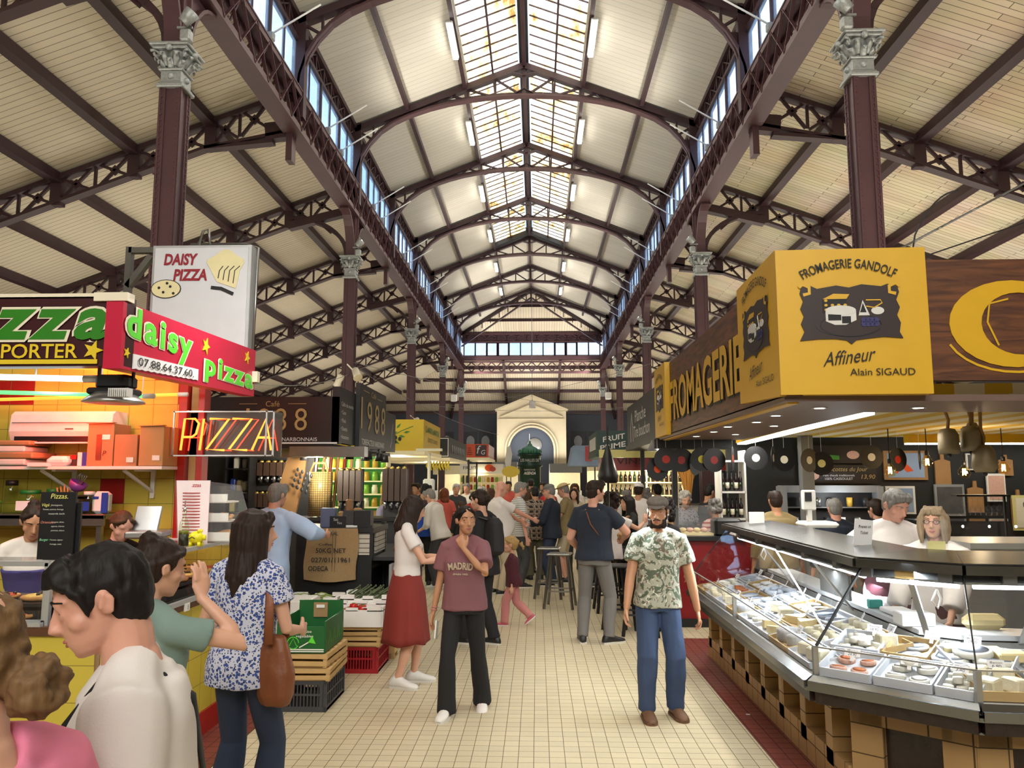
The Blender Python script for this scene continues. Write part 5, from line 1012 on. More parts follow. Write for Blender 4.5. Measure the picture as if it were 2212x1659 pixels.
def wedge(r, h): return lambda b: b.prism([(0, 0)] + [(r * math.cos(a), r * math.sin(a)) for a in (0, .25, .5, .75, 1.0)], (-r / 2, -r / 4, 0), (1, 0, 0), (0, 1, 0), h)
def heart(r, h): return lambda b: b.prism([(0, -r), (r * .75, -r * .2), (r, r * .35), (r * .6, r * .7), (0, r * .35), (-r * .6, r * .7), (-r, r * .35), (-r * .75, -r * .2)], (0, 0, 0), (1, 0, 0), (0, 1, 0), h)
def blk(x, y, z): return lambda b: b.box((0, 0, z / 2), (x, y, z), bev=.008)
def log(r, l): return lambda b: b.tube([(-l / 2, 0, r), (l / 2, 0, r)], r, 12)
PR = {'button': proto('small_cheese', wheel(.026, .034), 'rind_white'), 'puck': proto('small_cheese', wheel(.034, .03), 'rind_white'), 'crottin': proto('small_cheese', wheel(.03, .04), 'rind_cream'), 'camembert': proto('round_cheese', wheel_top(.055, .032), ['rind_white', 'rind_white']), 'labelled': proto('round_cheese', wheel_top(.05, .028), ['rind_white', 'drawn_white']), 'disc': proto('round_cheese', wheel_top(.075, .02), ['rind_grey', 'blue_print']), 'pink': proto('round_cheese', wheel_top(.045, .025), ['rind_pink', 'rind_orange']), 'brie': proto('round_cheese', wheel_top(.1, .035), ['rind_white', 'blue_print']), 'tomme': proto('round_cheese', wheel(.07, .07), 'rind_grey'), 'wedge': proto('cheese_wedge', wedge(.14, .05), 'paste_yellow'), 'slab': proto('cheese_block', blk(.16, .09, .05), 'paste_yellow'), 'cut': proto('cheese_block', blk(.1, .09, .07), 'rind_cream'), 'heart': proto('heart_cheese', heart(.04, .03), 'rind_orange'), 'log': proto('goat_log', log(.022, .13), 'rind_grey'), 'paper': proto('wrapped_cheese', blk(.11, .08, .02), 'drawn_white')}
rr = random.Random(3)
def cheese(kind, leg, u, t, lab, gr, dz=.014, rz=None, cat='cheese'):
    o = PR[kind].copy(); COL.objects.link(o); p = at(leg, u, t); o.location = p + V((0, 0, dz)); o.rotation_euler = (.1, 0, rr.random() * 6.28 if rz is None else rz); s = .93 + .14 * rr.random(); o.scale = (s, s, s); tag(o, lab, cat, gr); return o
def fill(leg, u0, u1, t0, t1, kind, du, dt, lab, gr, jit=.006, layers=1):
    nu, ntt = max(1, int((u1 - u0) / du)), max(1, int((t1 - t0) / dt))
    for i in range(nu):
        for j in range(ntt):
            cheese(kind, leg, u0 + (u1 - u0) * (i + .5) / nu + rr.uniform(-jit, jit), t0 + (t1 - t0) * (j + .5) / ntt + rr.uniform(-jit, jit), lab, gr)
    for k in range(nu * ntt // 3 if layers > 1 else 0): cheese(kind, leg, rr.uniform(u0 + .05, u1 - .05), rr.uniform(t0 + .05, t1 - .05), lab, gr, dz=.014 + .034)
def price(leg, u, t, dz, words, rz0=0, lab=''):
    p = at(leg, u, t) + V((0, 0, dz)); c = V((0, 0, 1.82)) - p; rz = math.atan2(LD[leg].y, LD[leg].x) + rz0
    o = thing('price_label', lab, 'label', p, 'cheese price labels', rz, True); o.rotation_euler = (-.5, 0, rz); b = MB(); b.box((0, 0, .022), (.085, .003, .044)); b.box((0, 0, -.012), (.02, .003, .03)); b.build('card', 'paper', o)
    b = MB(); b.text(words[0], (0, -.002, .03), ux_f, uz, w=.06, h=.011, shear=.2, lift=.001); b.text(words[1], (0, -.002, .012), ux_f, uz, w=.045, h=.016, shear=.1, lift=.001); b.build('writing', 'ink', o)
# chamfered corner: front row, back row
tray(1, .02, .30, .06, .36, 'tray of pink rinded cheeses at the left of the chamfered front row'); fill(1, .05, .28, .08, .34, 'pink', .085, .09, 'small pink and orange rinded round cheese in the left front tray', 'pink cheeses in the corner tray')
tray(1, .32, .60, .06, .36, 'tray of white round cheeses in the middle of the chamfered front row'); fill(1, .34, .59, .08, .35, 'labelled', .105, .1, 'white round cheese with printed top in the middle front tray', 'labelled rounds in the corner tray', layers=2)
tray(1, .62, .82, .06, .36, 'tray of little white goat cheeses at the right of the chamfered front row'); fill(1, .63, .82, .08, .35, 'button', .06, .062, 'little white drum shaped goat cheese in the right front tray', 'goat cheese buttons in the corner tray', layers=2)
tray(1, -.02, .24, .39, .66, 'tray of small white cheeses behind the pink ones'); fill(1, 0, .23, .4, .65, 'puck', .072, .072, 'small white puck cheese in the tray behind the pink cheeses', 'puck cheeses in the corner tray', layers=2)
tray(1, .27, .5, .39, .66, 'wooden tray of grey flat rounds in the chamfered back row', 'tray_wood'); fill(1, .28, .5, .4, .66, 'disc', .11, .13, 'flat grey round cheese with blue printed top in the wooden tray', 'grey rounds in the corner tray', layers=2)
tray(1, .53, .9, .39, .66, 'tray of large white wheels and yellow slabs at the back corner')
for k, (u, q, kd, dz) in enumerate(((.6, .47, 'brie', .014), (.8, .5, 'brie', .014), (.7, .52, 'brie', .05), (.6, .6, 'slab', .014), (.75, .62, 'slab', .014), (.86, .6, 'slab', .014))): cheese(kd, 1, u, q, '%s in the back corner tray%s' % ('white wheel with blue printed paper' if kd == 'brie' else 'yellow slab', ', stacked on two others' if k == 2 else ', place %s' % ORD[k]), 'big pieces in the back corner tray', dz, 0 if kd == 'slab' else None)
# leg to the right
tray(2, .04, .3, .08, .34, 'wooden tray of cheese wedges on the counter leg at the picture edge', 'tray_wood'); fill(2, .06, .3, .1, .34, 'cut', .12, .11, 'cream block of cheese in the wooden tray at the picture edge', 'blocks in the edge tray')
tray(2, .34, .7, .08, .6, 'tray of wrapped cheese on the right hand counter leg'); fill(2, .36, .7, .1, .6, 'paper', .13, .11, 'paper wrapped cheese on the right hand counter leg', 'wrapped cheeses at the edge')
tray(2, .04, .3, .38, .62, 'second tray of pale wheels on the right hand counter leg'); fill(2, .06, .3, .4, .62, 'camembert', .12, .12, 'pale camembert in the tray at the picture edge', 'camemberts in the edge tray')
# long leg: three rows of many kinds
rows = [(.06, .24), (.26, .43), (.46, .66)]; kinds = [['camembert', 'crottin', 'cut', 'tomme', 'camembert', 'wedge', 'tomme', 'cut'], ['puck', 'heart', 'disc', 'log', 'cut', 'wedge', 'crottin', 'camembert'], ['disc', 'paper', 'log', 'puck', 'paper', 'disc', 'crottin', 'cut']]
KN = {'camembert': 'white round cheese', 'crottin': 'small cream drum cheese', 'cut': 'cream cheese block', 'tomme': 'tall grey cheese drum', 'wedge': 'yellow cheese wedge', 'puck': 'small white puck cheese', 'heart': 'orange heart shaped cheese', 'disc': 'flat grey round cheese', 'log': 'ash grey goat log', 'paper': 'white paper wrapped cheese'}
SZ = {'camembert': (.12, .1), 'crottin': (.075, .07), 'cut': (.12, .1), 'tomme': (.15, .14), 'wedge': (.15, .1), 'puck': (.075, .07), 'heart': (.09, .09), 'disc': (.16, .15), 'log': (.15, .06), 'paper': (.13, .09)}
for r, (a, c) in enumerate(rows):
    for k in range(8):
        u0, u1 = .06 + .41 * k, .06 + .41 * k + .39; kd = kinds[r][k]; wh = 'far' if k < 3 else ('middle' if k < 6 else 'near'); rw = ('glass side', 'middle', 'staff side')[r]
        tray(0, u0, u1, a, c, '%s tray from the far end in the %s row of the long cheese leg' % (ORD[k], rw), 'tray_wood' if (k + r) % 3 == 0 else 'tray_clear', .035)
        fill(0, u0 + .02, u1 - .02, a + .01, c - .01, kd, SZ[kd][0], SZ[kd][1], '%s in the %s tray from the far end, %s row' % (KN[kd], ORD[k], rw), '%s pieces, %s row tray %d' % (KN[kd], rw, k + 1), .01)
WD = [('Brie', '24.90'), ('Comté', '21.50'), ('Chèvre', '3.80'), ('Tomme', '18.90'), ('Bleu', '19.50'), ('Brebis', '29.00'), ('Banon', '6.80'), ('Cantal', '17.90')]; n = 0
for leg, us, ts in ((0, (.3, .7, 1.1, 1.5, 1.9, 2.3, 2.7, 3.15), (.2, .4, .62)), (1, (.18, .46, .72), (.22, .62)), (2, (.17, .5), (.3,))):
    for q in ts:
        for u in us:
            price(leg, u + rr.uniform(-.05, .05), q, .07, WD[n % 8], rr.uniform(-.4, .2), 'white handwritten label reading %s %s, %s along its row, %s' % (WD[n % 8][0], WD[n % 8][1], ORD[us.index(u)], {0: 'long leg', 1: 'chamfered corner', 2: 'edge leg'}[leg] + {.2: ' glass side', .4: ' middle', .62: ' staff side', .22: ' front', .3: ''}[q])); n += 1
# things on the shelf and canopy
prop('soap_box', 'turquoise plastic box on the marble shelf', 'box', at(0, 2.35, .85, .94), (.09, .06, .06), P('turquoise', '#1fa39a', .4)); prop('knife_board', 'grey plastic screen panel behind the cheese rows', 'panel', at(0, 1.75, .8, .99), (.02, .6, .26), 'counter_grey'); prop('paper_stack', 'stack of white wrapping paper on the marble shelf', 'paper', at(0, 2.6, .9, .93), (.16, .22, .03), 'paper'); prop('cheese_paper', 'folded white paper pile beside the staff apron', 'paper', at(1, .3, .92, .95), (.2, .14, .08), 'paper')
prop('half_cheese', 'pale yellow half cheese on the marble shelf at the right', 'cheese', at(2, .45, .98, .955), (.24, .1, .09), 'paste_yellow', bev=.03)
t = thing('price_stand', 'white price card on black stand at the marble shelf', 'price tag', at(1, .98, .95, .91)); p = at(1, .98, .95, .91); b = MB(); b.box((p.x, p.y, 1.03), (.15, .01, .1)); b.text('29.9', (p.x, p.y - .006, 1.02), ux_f, uz, w=.08, h=.03, m=1, shear=.2); b.box((p.x, p.y - .006, 1.06), (.1, .002, .006), 1); b.build('card', ['paper', 'ink'], t); b = MB(); b.box((p.x, p.y + .01, .945), (.03, .02, .08)); b.box((p.x, p.y, .915), (.09, .05, .012)); b.build('stand', 'black', t)
t = thing('weighing_scale', 'white weighing scale with tall display on the counter canopy', 'scale', (2.7, 7.0, 1.37)); b = MB(); b.box((2.55, 7.2, 1.4), (.3, .3, .05), bev=.02); b.bar((2.45, 7.1, 1.37), (2.45, 7.1, 1.6), .04, .04); b.build('base', 'white', t); b = MB(); b.box((2.45, 7.1, 1.62), (.12, .05, .18), bev=.01); b.build('display', 'white', t); b = MB(); b.box((2.44, 7.072, 1.65), (.06, .006, .08)); b.build('screen', 'dark', t)
t = thing('paper_notice', 'handwritten paper notice standing on the canopy between scale and apron', 'notice', (2.15, 5.2, 1.36)); b = MB(); b.box((2.16, 5.25, 1.46), (.12, .004, .17), rot=MX.Rotation(.12, 3, 'Y')); b.text('Prenez un', (2.17, 5.246, 1.5), ux_f, uz, w=.08, h=.02, m=1, shear=.2); b.text('Ticket', (2.165, 5.246, 1.46), ux_f, uz, w=.05, h=.02, m=1, shear=.2); b.build('sheet', ['paper', 'ink'], t)
t = thing('acrylic_notice', 'clear acrylic leaflet holder with yellow card on the counter canopy', 'notice', (2.45, 4.9, 1.36)); b = MB(); b.box((2.47, 4.92, 1.46), (.13, .012, .2)); b.build('holder', 'glass_haze', t); b = MB(); b.box((2.47, 4.925, 1.405), (.11, .004, .05)); b.build('card', 'note', t)
# ---- bar, cow bells, bulbs, records
b = MB(); b.box((6.0, 11.5, 1.5), (6.4, .12, 3.0)); struct('wall_bar', b, 'black_wall')
P('bell', '#8d7f63', .5, .5, var=.3); P('rope', '#8a6a3c', .9)
for k, (x, y, z, s, sq) in enumerate(((3.15, 6.0, 2.0, 1.0, 0), (3.32, 6.0, 2.02, 1.0, 0), (3.38, 5.95, 1.86, 1.05, 1), (3.42, 6.15, 2.13, .62, 0))):
    t = thing('cow_bell', ['large cow bell hanging by a twisted rope, leftmost of four', 'large cow bell overlapping the flared one', 'wide flared cow bell hanging lowest', 'small cow bell hanging highest at the right'][k], 'bell', (x, y, z), 'cow bells')
    b = MB(); b.lathe([(.0, .2 * s), (.05 * s, .19 * s), (.072 * s, .15 * s), (.075 * s if not sq else .085 * s, .04 * s), (.07 * s if not sq else .06 * s, 0), (.06 * s if not sq else .045 * s, 0), (.06 * s, .1 * s), (0, .15 * s)], (x, y, z), 18); b.build('body', 'bell', t); b = MB(); b.tube([(x, y, z + .19 * s), (x + .01, y, z + .26), (x - .01, y, z + .33), (x, y, 2.42)], .012, 6); b.build('rope', 'rope', t); b = MB(); b.ell((x, y, z - .01), .018 * s, seg=8); b.build('clapper', 'dark', t)
glow('filament', (1, .62, .2), 25); glassm('amber_glass', (1, .85, .55), gl=.4)
for k, (x, z) in enumerate(((4.27, 1.9), (4.72, 2.0), (5.15, 1.88), (5.62, 1.93))):
    t = thing('edison_bulb', '%s glowing filament bulb from the left hanging before the dark bar wall' % ORD[k], 'bulb', (x, 9.5, z), 'filament bulbs'); b = MB(); b.lathe([(.0, -.07), (.045, -.06), (.07, -.01), (.06, .04), (.025, .08), (.02, .1)] if k != 1 else [(0, -.06), (.03, -.06), (.075, .0), (.025, .09), (.02, .1)], (x, 9.5, z), 14); b.build('glass', 'amber_glass', t)
    b = MB(); b.tube([(x - .012, 9.5, z + .05), (x - .016, 9.5, z - .03), (x, 9.5, z + .03), (x + .016, 9.5, z - .03), (x + .012, 9.5, z + .05)], .008, 6); b.build('filament', 'filament', t); b = MB(); b.lathe([(.024, .09), (.024, .14), (.006, .15), (.006, 2.43 - z), (0, 2.43 - z)], (x, 9.5, z), 10); b.build('socket_cord', 'black', t)
for k, (x, y, z, c, r) in enumerate(((1.62, 9.75, 2.05, 'red_tile', 0), (1.52, 9.8, 1.93, 'orange', .3), (1.82, 9.8, 2.04, 'red_tile', 0), (2.0, 9.85, 2.0, 'redwood', .9), (2.07, 9.75, 2.05, 'pig_yellow', 0), (2.22, 9.75, 2.04, 'red_tile', .2), (2.45, 9.75, 2.06, 'orange', 1.2), (2.78, 9.9, 2.07, 'cream', 0), (3.0, 9.9, 2.07, 'white', 1.1), (3.15, 9.95, 2.05, 'cream', .1), (3.45, 9.9, 2.04, 'cream', .5), (3.62, 9.95, 2.0, 'note', 0), (4.25, 9.95, 2.08, 'white', .1), (4.6, 10.0, 2.05, 'red_tile', .4), (4.85, 9.95, 2.07, 'sun_yellow', 1.2))):
    t = thing('vinyl_record', '%s black vinyl record from the left with %s centre label, hung under the canopy edge' % ((ORD + ['thirteenth', 'fourteenth', 'fifteenth'])[k], {'red_tile': 'red', 'orange': 'orange', 'redwood': 'brown', 'pig_yellow': 'yellow', 'cream': 'cream', 'white': 'white', 'note': 'pale', 'sun_yellow': 'yellow'}[c]), 'record', (x, y, z), 'vinyl records', r, True)
    R = MX.Rotation(math.pi / 2, 3, 'X'); b = MB(); b.lathe([(0, -.002), (.15, -.002), (.15, .002), (0, .002)], (0, 0, 0), 28, R=R, smooth=False); b.build('disc', 'black', t); b = MB(); b.lathe([(0, .003), (.05, .003), (.05, .004), (0, .004)], (0, 0, 0), 20, R=R, smooth=False); b.lathe([(0, -.004), (.05, -.004), (.05, -.003), (0, -.003)], (0, 0, 0), 20, R=R, smooth=False); b.build('centre_label', c, t); b = MB(); b.tube([(0, 0, .14), (0, 0, (2.305 if x < 2.6 else 2.43) - z)], .002, 4); b.build('thread', 'white', t)
# bar wall pictures, boards, menu
def picture(lab, x, z, w, h, fm, inner, extra=None, nm='framed_picture', cat='picture', y=11.42):
    t = thing(nm, lab, cat, (x, y, z)); b = MB(); b.box((x, y - .01, z), (w, .03, h)); b.build('frame', fm, t); b = MB(); b.box((x, y - .028, z), (w * .84, .01, h * .84)); b.build('image', inner, t)
    if extra: b = MB(); extra(b, x, y - .036, z); b.build('image_detail', extra.m, t)
    return t
P('menu_dark', '#221c1a', .5, var=.3, vs=6); P('sky_print', '#8ba0bd', .6, var=.2, vs=3); P('photo_brown', '#5c4636', .6, var=.5, vs=9); P('oak', '#a27a4b', .6, var=.15); P('photo_grey', '#4b4c4c', .6, var=.6, vs=7)
t = thing('menu_board', 'dark painted menu board reading Les Cocottes du Jour above the fridge', 'menu board', (4.35, 11.4, 1.72)); b = MB(); b.box((4.37, 11.41, 1.87), (1.12, .04, .27)); b.box((4.37, 11.41, 2.16), (1.12, .04, .26)); b.build('board', 'menu_dark', t)
b = MB(); b.text('Les Cocottes du Jour', (4.42, 11.385, 1.935), ux_f, uz, w=.75, h=.08, shear=.3); b.text('Plats chauds traditionnels', (4.38, 11.385, 1.855), ux_f, uz, w=.45, h=.03, m=1); b.text('100% CASSOULET', (4.38, 11.385, 1.805), ux_f, uz, w=.4, h=.035, m=1); b.text('13,90', (4.8, 11.385, 1.83), ux_f, uz, w=.2, h=.07, shear=.2); b.prism(el(3.98, 1.85, .12, .07), (0, 11.388, 0), ux_f, uz, .004, 2); b.prism(el(4.6, 2.15, .09, .06), (0, 11.388, 0), ux_f, uz, .004, 2); b.prism([(3.9, 2.1), (4.4, 2.08), (4.4, 2.14), (3.9, 2.18)], (0, 11.388, 0), ux_f, uz, .004, 3); b.build('lettering', ['gold_text', 'white_text', 'rind_pink', 'leaf'], t)
t = thing('drinks_fridge', 'open drinks fridge with pots and glasses under the menu board', 'fridge', (4.2, 11.2, 0)); b = MB(); b.box((4.2, 11.32, 1.66), (1.4, .2, .1)); b.box((3.52, 11.3, .85), (.08, .25, 1.7)); b.box((4.88, 11.3, .85), (.08, .25, 1.7)); b.box((4.2, 11.3, .4), (1.3, .25, .8)); b.build('cabinet', 'grey', t); b = MB(); b.box((4.2, 11.4, 1.2), (1.3, .03, .85)); b.build('back', 'dark', t); b = MB()
for z in (.85, 1.12, 1.4): b.box((4.2, 11.3, z), (1.3, .2, .015))
b.build('rack', 'steel', t)
for k in range(10): b = MB(); z = (1.13, 1.41)[k % 2]; b.lathe([(0, 0), (.04, 0), (.045, .13), (0, .13)], (3.7 + .11 * k, 11.28, z), 10); tag(b.build('storage_jar', ['steel', 'white', 'jar_gold', 'steel', 'dark'][k % 5]), '%s pot from the left on the fridge racks, %s shelf' % (ORD[k], 'lower' if k % 2 == 0 else 'upper'), 'pot', 'pots in the fridge')
t = picture('pale wooden frame with blue print and orange shapes', 5.35, 2.0, .62, .42, 'oak', 'sky_print'); b = MB(); b.prism([(5.2, 2.15), (5.26, 2.0), (5.36, 1.9), (5.45, 1.92), (5.4, 1.98), (5.32, 2.05), (5.28, 2.16)], (0, 11.386, 0), ux_f, uz, .004); b.prism(el(5.22, 1.93, .02, .05), (0, 11.386, 0), ux_f, uz, .005); b.build('image_detail', 'orange', t)
def board(lab, x, z, w, h):
    t = thing('cutting_board', lab, 'cutting board', (x, 11.42, z)); b = MB(); b.prism([(-w / 2, -h / 2), (w / 2, -h / 2), (w / 2, h * .25), (w * .12, h * .3), (w * .1, h * .5), (-w * .1, h * .5), (-w * .12, h * .3), (-w / 2, h * .25)], (x, 11.43, z), ux_f, uz, .03); b.build('board', 'oak', t)
board('large wooden chopping board hanging right of the blue print', 5.88, 1.92, .22, .55); board('narrow chopping board above the wine glasses', 6.32, 1.55, .22, .45); board('small chopping board under the small white frame', 6.78, 2.0, .2, .3); board('dark chopping board near the right edge', 6.92, 1.4, .2, .5)
picture('small white framed picture beside the cow bells', 6.35, 2.05, .26, .24, 'white', 'photo_grey'); picture('white framed picture of reddish farm animals', 6.62, 1.68, .26, .4, 'white', 'rind_pink'); picture('tall framed black and white photograph above the glasses', 5.95, 1.5, .42, .45, 'grey', 'photo_grey'); picture('white framed dark landscape print', 7.4, 2.0, .42, .3, 'white', 'photo_brown'); picture('long yellow card sign on the dark bar wall', 7.25, 1.7, .3, .1, 'white', 'sun_yellow', nm='card_sign', cat='sign'); picture('large beige print behind the grey haired woman', 7.1, 1.32, .55, .5, 'note', 'cream'); picture('framed picture high on the bar wall', 7.5, 2.3, .4, .22, 'white', 'photo_grey'); picture('cream notice board with pale blue chart', 5.25, 1.5, .42, .4, 'white', 'sky_print', nm='notice_board', cat='notice'); picture('tall cream wooden panel at the right end of the bar wall', 8.0, 1.95, .3, .8, 'cream', 'card_light')
glassm('wine_glass', (.95, .95, .97), gl=.5)
for k in range(8): b = MB(); x = 4.45 + .055 * k; b.lathe([(.028, 0), (.028, -.006), (.004, -.008), (.004, -.08), (.03, -.11), (.034, -.15), (.026, -.19)], (x, 8.3, 1.62), 10); tag(b.build('wine_glass', 'wine_glass'), 'stemmed wine glass hanging upside down in the row over the bar', 'glass', 'hanging wine glasses')
b = MB(); b.box((4.65, 8.3, 1.635), (.55, .12, .02)); b.box((4.92, 8.35, 1.3), (.02, .02, .68)); tag(b.build('glass_rack', 'dark'), 'dark rack holding the row of upside down wine glasses', 'rack')
t = thing('bar_display', 'glass bar display lit by small white lamps behind the cheese stall', 'display case', (5.3, 8.6, 0)); b = MB(); b.box((5.3, 8.7, .5), (2.4, .6, 1.0)); b.box((5.3, 8.7, 1.02), (2.4, .62, .04)); b.build('cabinet', 'dark', t); b = MB(); b.box((5.3, 8.42, 1.2), (2.4, .008, .3)); b.box((5.3, 8.65, 1.36), (2.4, .5, .008)); b.build('glass_front', 'glass', t); b = MB()
for k in range(8): b.ell((4.3 + .28 * k, 8.55, 1.3), .014, seg=6)
b.build('lamps', 'led_strip', t)
t = thing('steel_chiller', 'grey steel chilled cabinet behind the cheese sellers', 'cabinet', (5, 7.3, 0)); b = MB(); b.box((5.2, 7.5, .62), (2.7, .7, 1.15)); b.build('body', 'counter_grey', t); b = MB(); b.box((5.2, 7.45, 1.22), (2.74, .8, .05)); b.box((5.2, 7.13, 1.18), (2.7, .03, .05)); b.build('top', 'alu', t); b = MB(); b.box((4.6, 7.14, .95), (.55, .02, .3)); b.box((5.5, 7.14, .95), (.9, .02, .3), 1); b.build('door', ['dark', 'hood_grey'], t)
b = MB(); b.box((3.75, 10.9, 1.2), (.16, .16, 2.4)); tag(b.build('bar_post', 'grey'), 'pale grey post left of the fridge in the dark bar', 'post')
# red bar with stools
P('bar_red', '#7d1016', .35, var=.1); t = thing('red_bar', 'red fronted bar counter with black top behind the man in the flat cap', 'counter', (1.8, 10, 0)); b = MB(); b.box((2.0, 10.05, .52), (1.3, .5, 1.04)); b.box((2.2, 11.45, .52), (.5, 2.3, 1.04)); b.build('front', 'bar_red', t); b = MB(); b.box((2.0, 10.05, 1.07), (1.4, .6, .05)); b.box((2.2, 11.45, 1.07), (.6, 2.4, .05)); b.build('top', 'black', t); b = MB(); b.box((2.0, 9.79, .05), (1.3, .04, .1)); b.build('kick_plate', 'black', t)
t = thing('meat_display', 'small glass display of yellow and pink food on the red bar', 'display case', (2.05, 10.1, 1.095)); b = MB(); b.box((2.0, 10.1, 1.28), (.5, .36, .36)); b.build('glass_box', 'glass_haze', t); b = MB(); b.box((2.0, 10.1, 1.11), (.46, .32, .03)); b.build('base', 'paste_yellow', t)
for k in range(4): b = MB(); b.ell((1.86 + .09 * k, 10.05, 1.16), (.05, .06, .03), seg=8); tag(b.build('ham_slice', 'rind_pink' if k % 2 else 'paste_yellow'), '%s food pile from the left in the bar glass display' % ORD[k], 'food', 'food in the bar display')
prop('till', 'black till at the right end of the red bar', 'till', (2.4, 10.0, 1.2), (.34, .3, .22), 'black', bev=.03); prop('paper_bag', 'crumpled brown paper bag on the red bar', 'bag', (1.66, 9.95, 1.2), (.13, .1, .22), 'card', bev=.04); prop('bread_bag', 'second crumpled brown bag beside the first on the bar', 'bag', (1.52, 10.0, 1.17), (.12, .1, .16), 'card_light', bev=.04)
def stool(x, y, m, lab, gr='bar stools'):
    t = thing('bar_stool', lab, 'stool', (x, y, 0), gr, rr.uniform(-.2, .2), True); b = MB(); b.box((0, 0, .74), (.34, .34, .03), bev=.012); b.build('seat', m, t)
    for sx in (-1, 1):
        for sy in (-1, 1): b = MB(); b.bar((sx * .12, sy * .12, .73), (sx * .2, sy * .2, 0), .03, .03); b.build('leg', m, t)
    b = MB()
    for q in (-1, 1): b.bar((-.17, q * .17, .24), (.17, q * .17, .24), .02, .02); b.bar((q * .17, -.17, .24), (q * .17, .17, .24), .02, .02)
    b.build('foot_rail', m, t)
stool(.32, 11.2, 'pot_steel', 'nearer grey metal stool left of the man in navy'); stool(.18, 12.1, 'pot_steel', 'grey metal stool behind the nearer grey one'); stool(1.02, 9.75, 'black', 'black bar stool nearest the man in navy'); stool(1.22, 9.35, 'black', 'black bar stool behind the man in the flat cap'); stool(1.0, 10.9, 'black', 'black stool under the woman in the white tee'); stool(1.05, 11.8, 'black', 'farthest black bar stool along the red bar')
b = MB(); b.box((1.55, 10.9, 1.15), (.05, .02, .04)); b.lathe([(.05, 0), (.015, .01), (.012, 1.4), (0, 1.4)], (.95, 10.4, 1.1), 8); b.lathe([(.12, 0), (.14, .1), (.02, .5), (0, .5)], (.95, 10.4, 1.75), 8); tag(b.build('closed_parasol', 'black'), 'closed black parasol standing beside the seated woman', 'parasol')
# wine shelves and far right stalls
t = thing('wine_rack', 'tall narrow white wine shelf at the edge of the dark bar', 'shelf', (2.7, 10.9, 0)); b = MB()
for z in (.3, .8, 1.25, 1.62, 2.05): b.box((2.72, 11.0, z), (.34, .32, .025))
for x in (2.55, 2.89): b.box((x, 11.0, 1.1), (.025, .32, 2.2))
b.build('frame', 'white', t)
for k in range(15): b = MB(); x = 2.6 + .06 * (k % 5); z = (.82, 1.27, 1.635)[k // 5]; b.lathe([(0, 0), (.028, 0), (.028, .17), (.01, .21), (.01, .27), (0, .27)], (x, 10.93, z), 8); b.lathe([(.029, .04), (.029, .12), (0, .12)], (x, 10.93, z), 8, m=1); tag(b.build('wine_bottle', ['wine', 'cream' if k % 2 else 'wine_green']), 'dark wine bottle on the tall narrow white shelf', 'bottle', 'bottles on the narrow white shelf')
b = MB()
for k in range(22): a = k * .7; b.tube([(2.35, 12.2, 1.1), (2.35 + .04 * math.sin(a), 12.2, 1.5), (2.35 + (.05 + .1 * (k % 3) / 2) * math.sin(a * 1.7), 12.2 + .05 * math.cos(a), 1.95)], [.006, .012, .02], 5)
P('straw', '#a8742c', .9, var=.2); tag(b.build('dried_wheat', 'straw'), 'bunch of dried golden wheat hanging head down behind the red bar', 'dried plant')
shelf_wall('wine_shelf', 'wide lit shelf of dark wine bottles under the red awning', 1.6, 3.2, 17.2, 1.15, 2.0, 'self_lit_cream', 3, 16, ['wine', 'wine_green', 'wine'], 'wine_bottle', 'dark wine bottle on the wide lit shelf under the red awning', 'bottles on the lit wine shelf', 'bottle')
t = canopy('red_awning', 'red awning with cream fringe and black lettering over the wine shelf', 1.3, 4.2, 15.6, 16.4, 2.05, 2.22, 'bar_red', 'bar_red'); b = MB(); b.box((2.7, 15.57, 2.3), (2.9, .03, .16)); b.text('VINS & TAPAS', (2.4, 15.55, 2.15), ux_f, uz, w=1.6, h=.12, m=1); b.build('fringe', ['note', 'ink'], t)
t = canopy('dark_arched_sign', 'tall dark slanted sign with white bottle outline reading Planche Tire bouchon', 1.7, 2.1, 10.9, 14.5, 2.4, 3.12, 'dark', 'dark')
b = MB(); b.text('Planche', (1.69, 12.6, 2.86), ux_r, uz, w=1.3, h=.2); b.text('Tire bouchon', (1.69, 12.5, 2.6), ux_r, uz, w=1.9, h=.2); b.stroke([(-13.9, 2.45), (-13.9, 2.7), (-13.75, 2.95), (-13.6, 2.7), (-13.6, 2.45)], (1.694, 0, 0), ux_r, uz, .06); b.build('lettering', 'white_text', t)
t = thing('shade_lamp', 'small metal cone lamp under the dark slanted sign', 'lamp', (1.68, 11.2, 2.2)); b = MB(); b.lathe([(.02, .16), (.03, .14), (.09, 0), (.08, 0)], (1.68, 11.2, 2.2), 12); b.build('shade', 'grey', t); b = MB(); b.tube([(1.68, 11.2, 2.35), (1.72, 11.2, 2.45)], .008, 5); b.build('cord', 'black', t)
t = canopy('green_fruit_sign', 'dark green fascia reading FRUIT PRIME', 1.68, 4.0, 21.6, 25, 2.48, 3.13, 'stall_green', 'stall_green')
b = MB(); u = V((1, 0, .18)); b.text('FRUIT', (2.15, 21.58, 2.93), u, uz, w=.62, h=.15, bold=.02); b.text('PRIME', (2.12, 21.58, 2.7), u, uz, w=.72, h=.15, bold=.02); b.build('lettering', 'white_text', t); b = MB(); b.box((1.675, 23.3, 2.8), (.01, 2.4, .36)); b.build('side_panel', 'white_text', t)
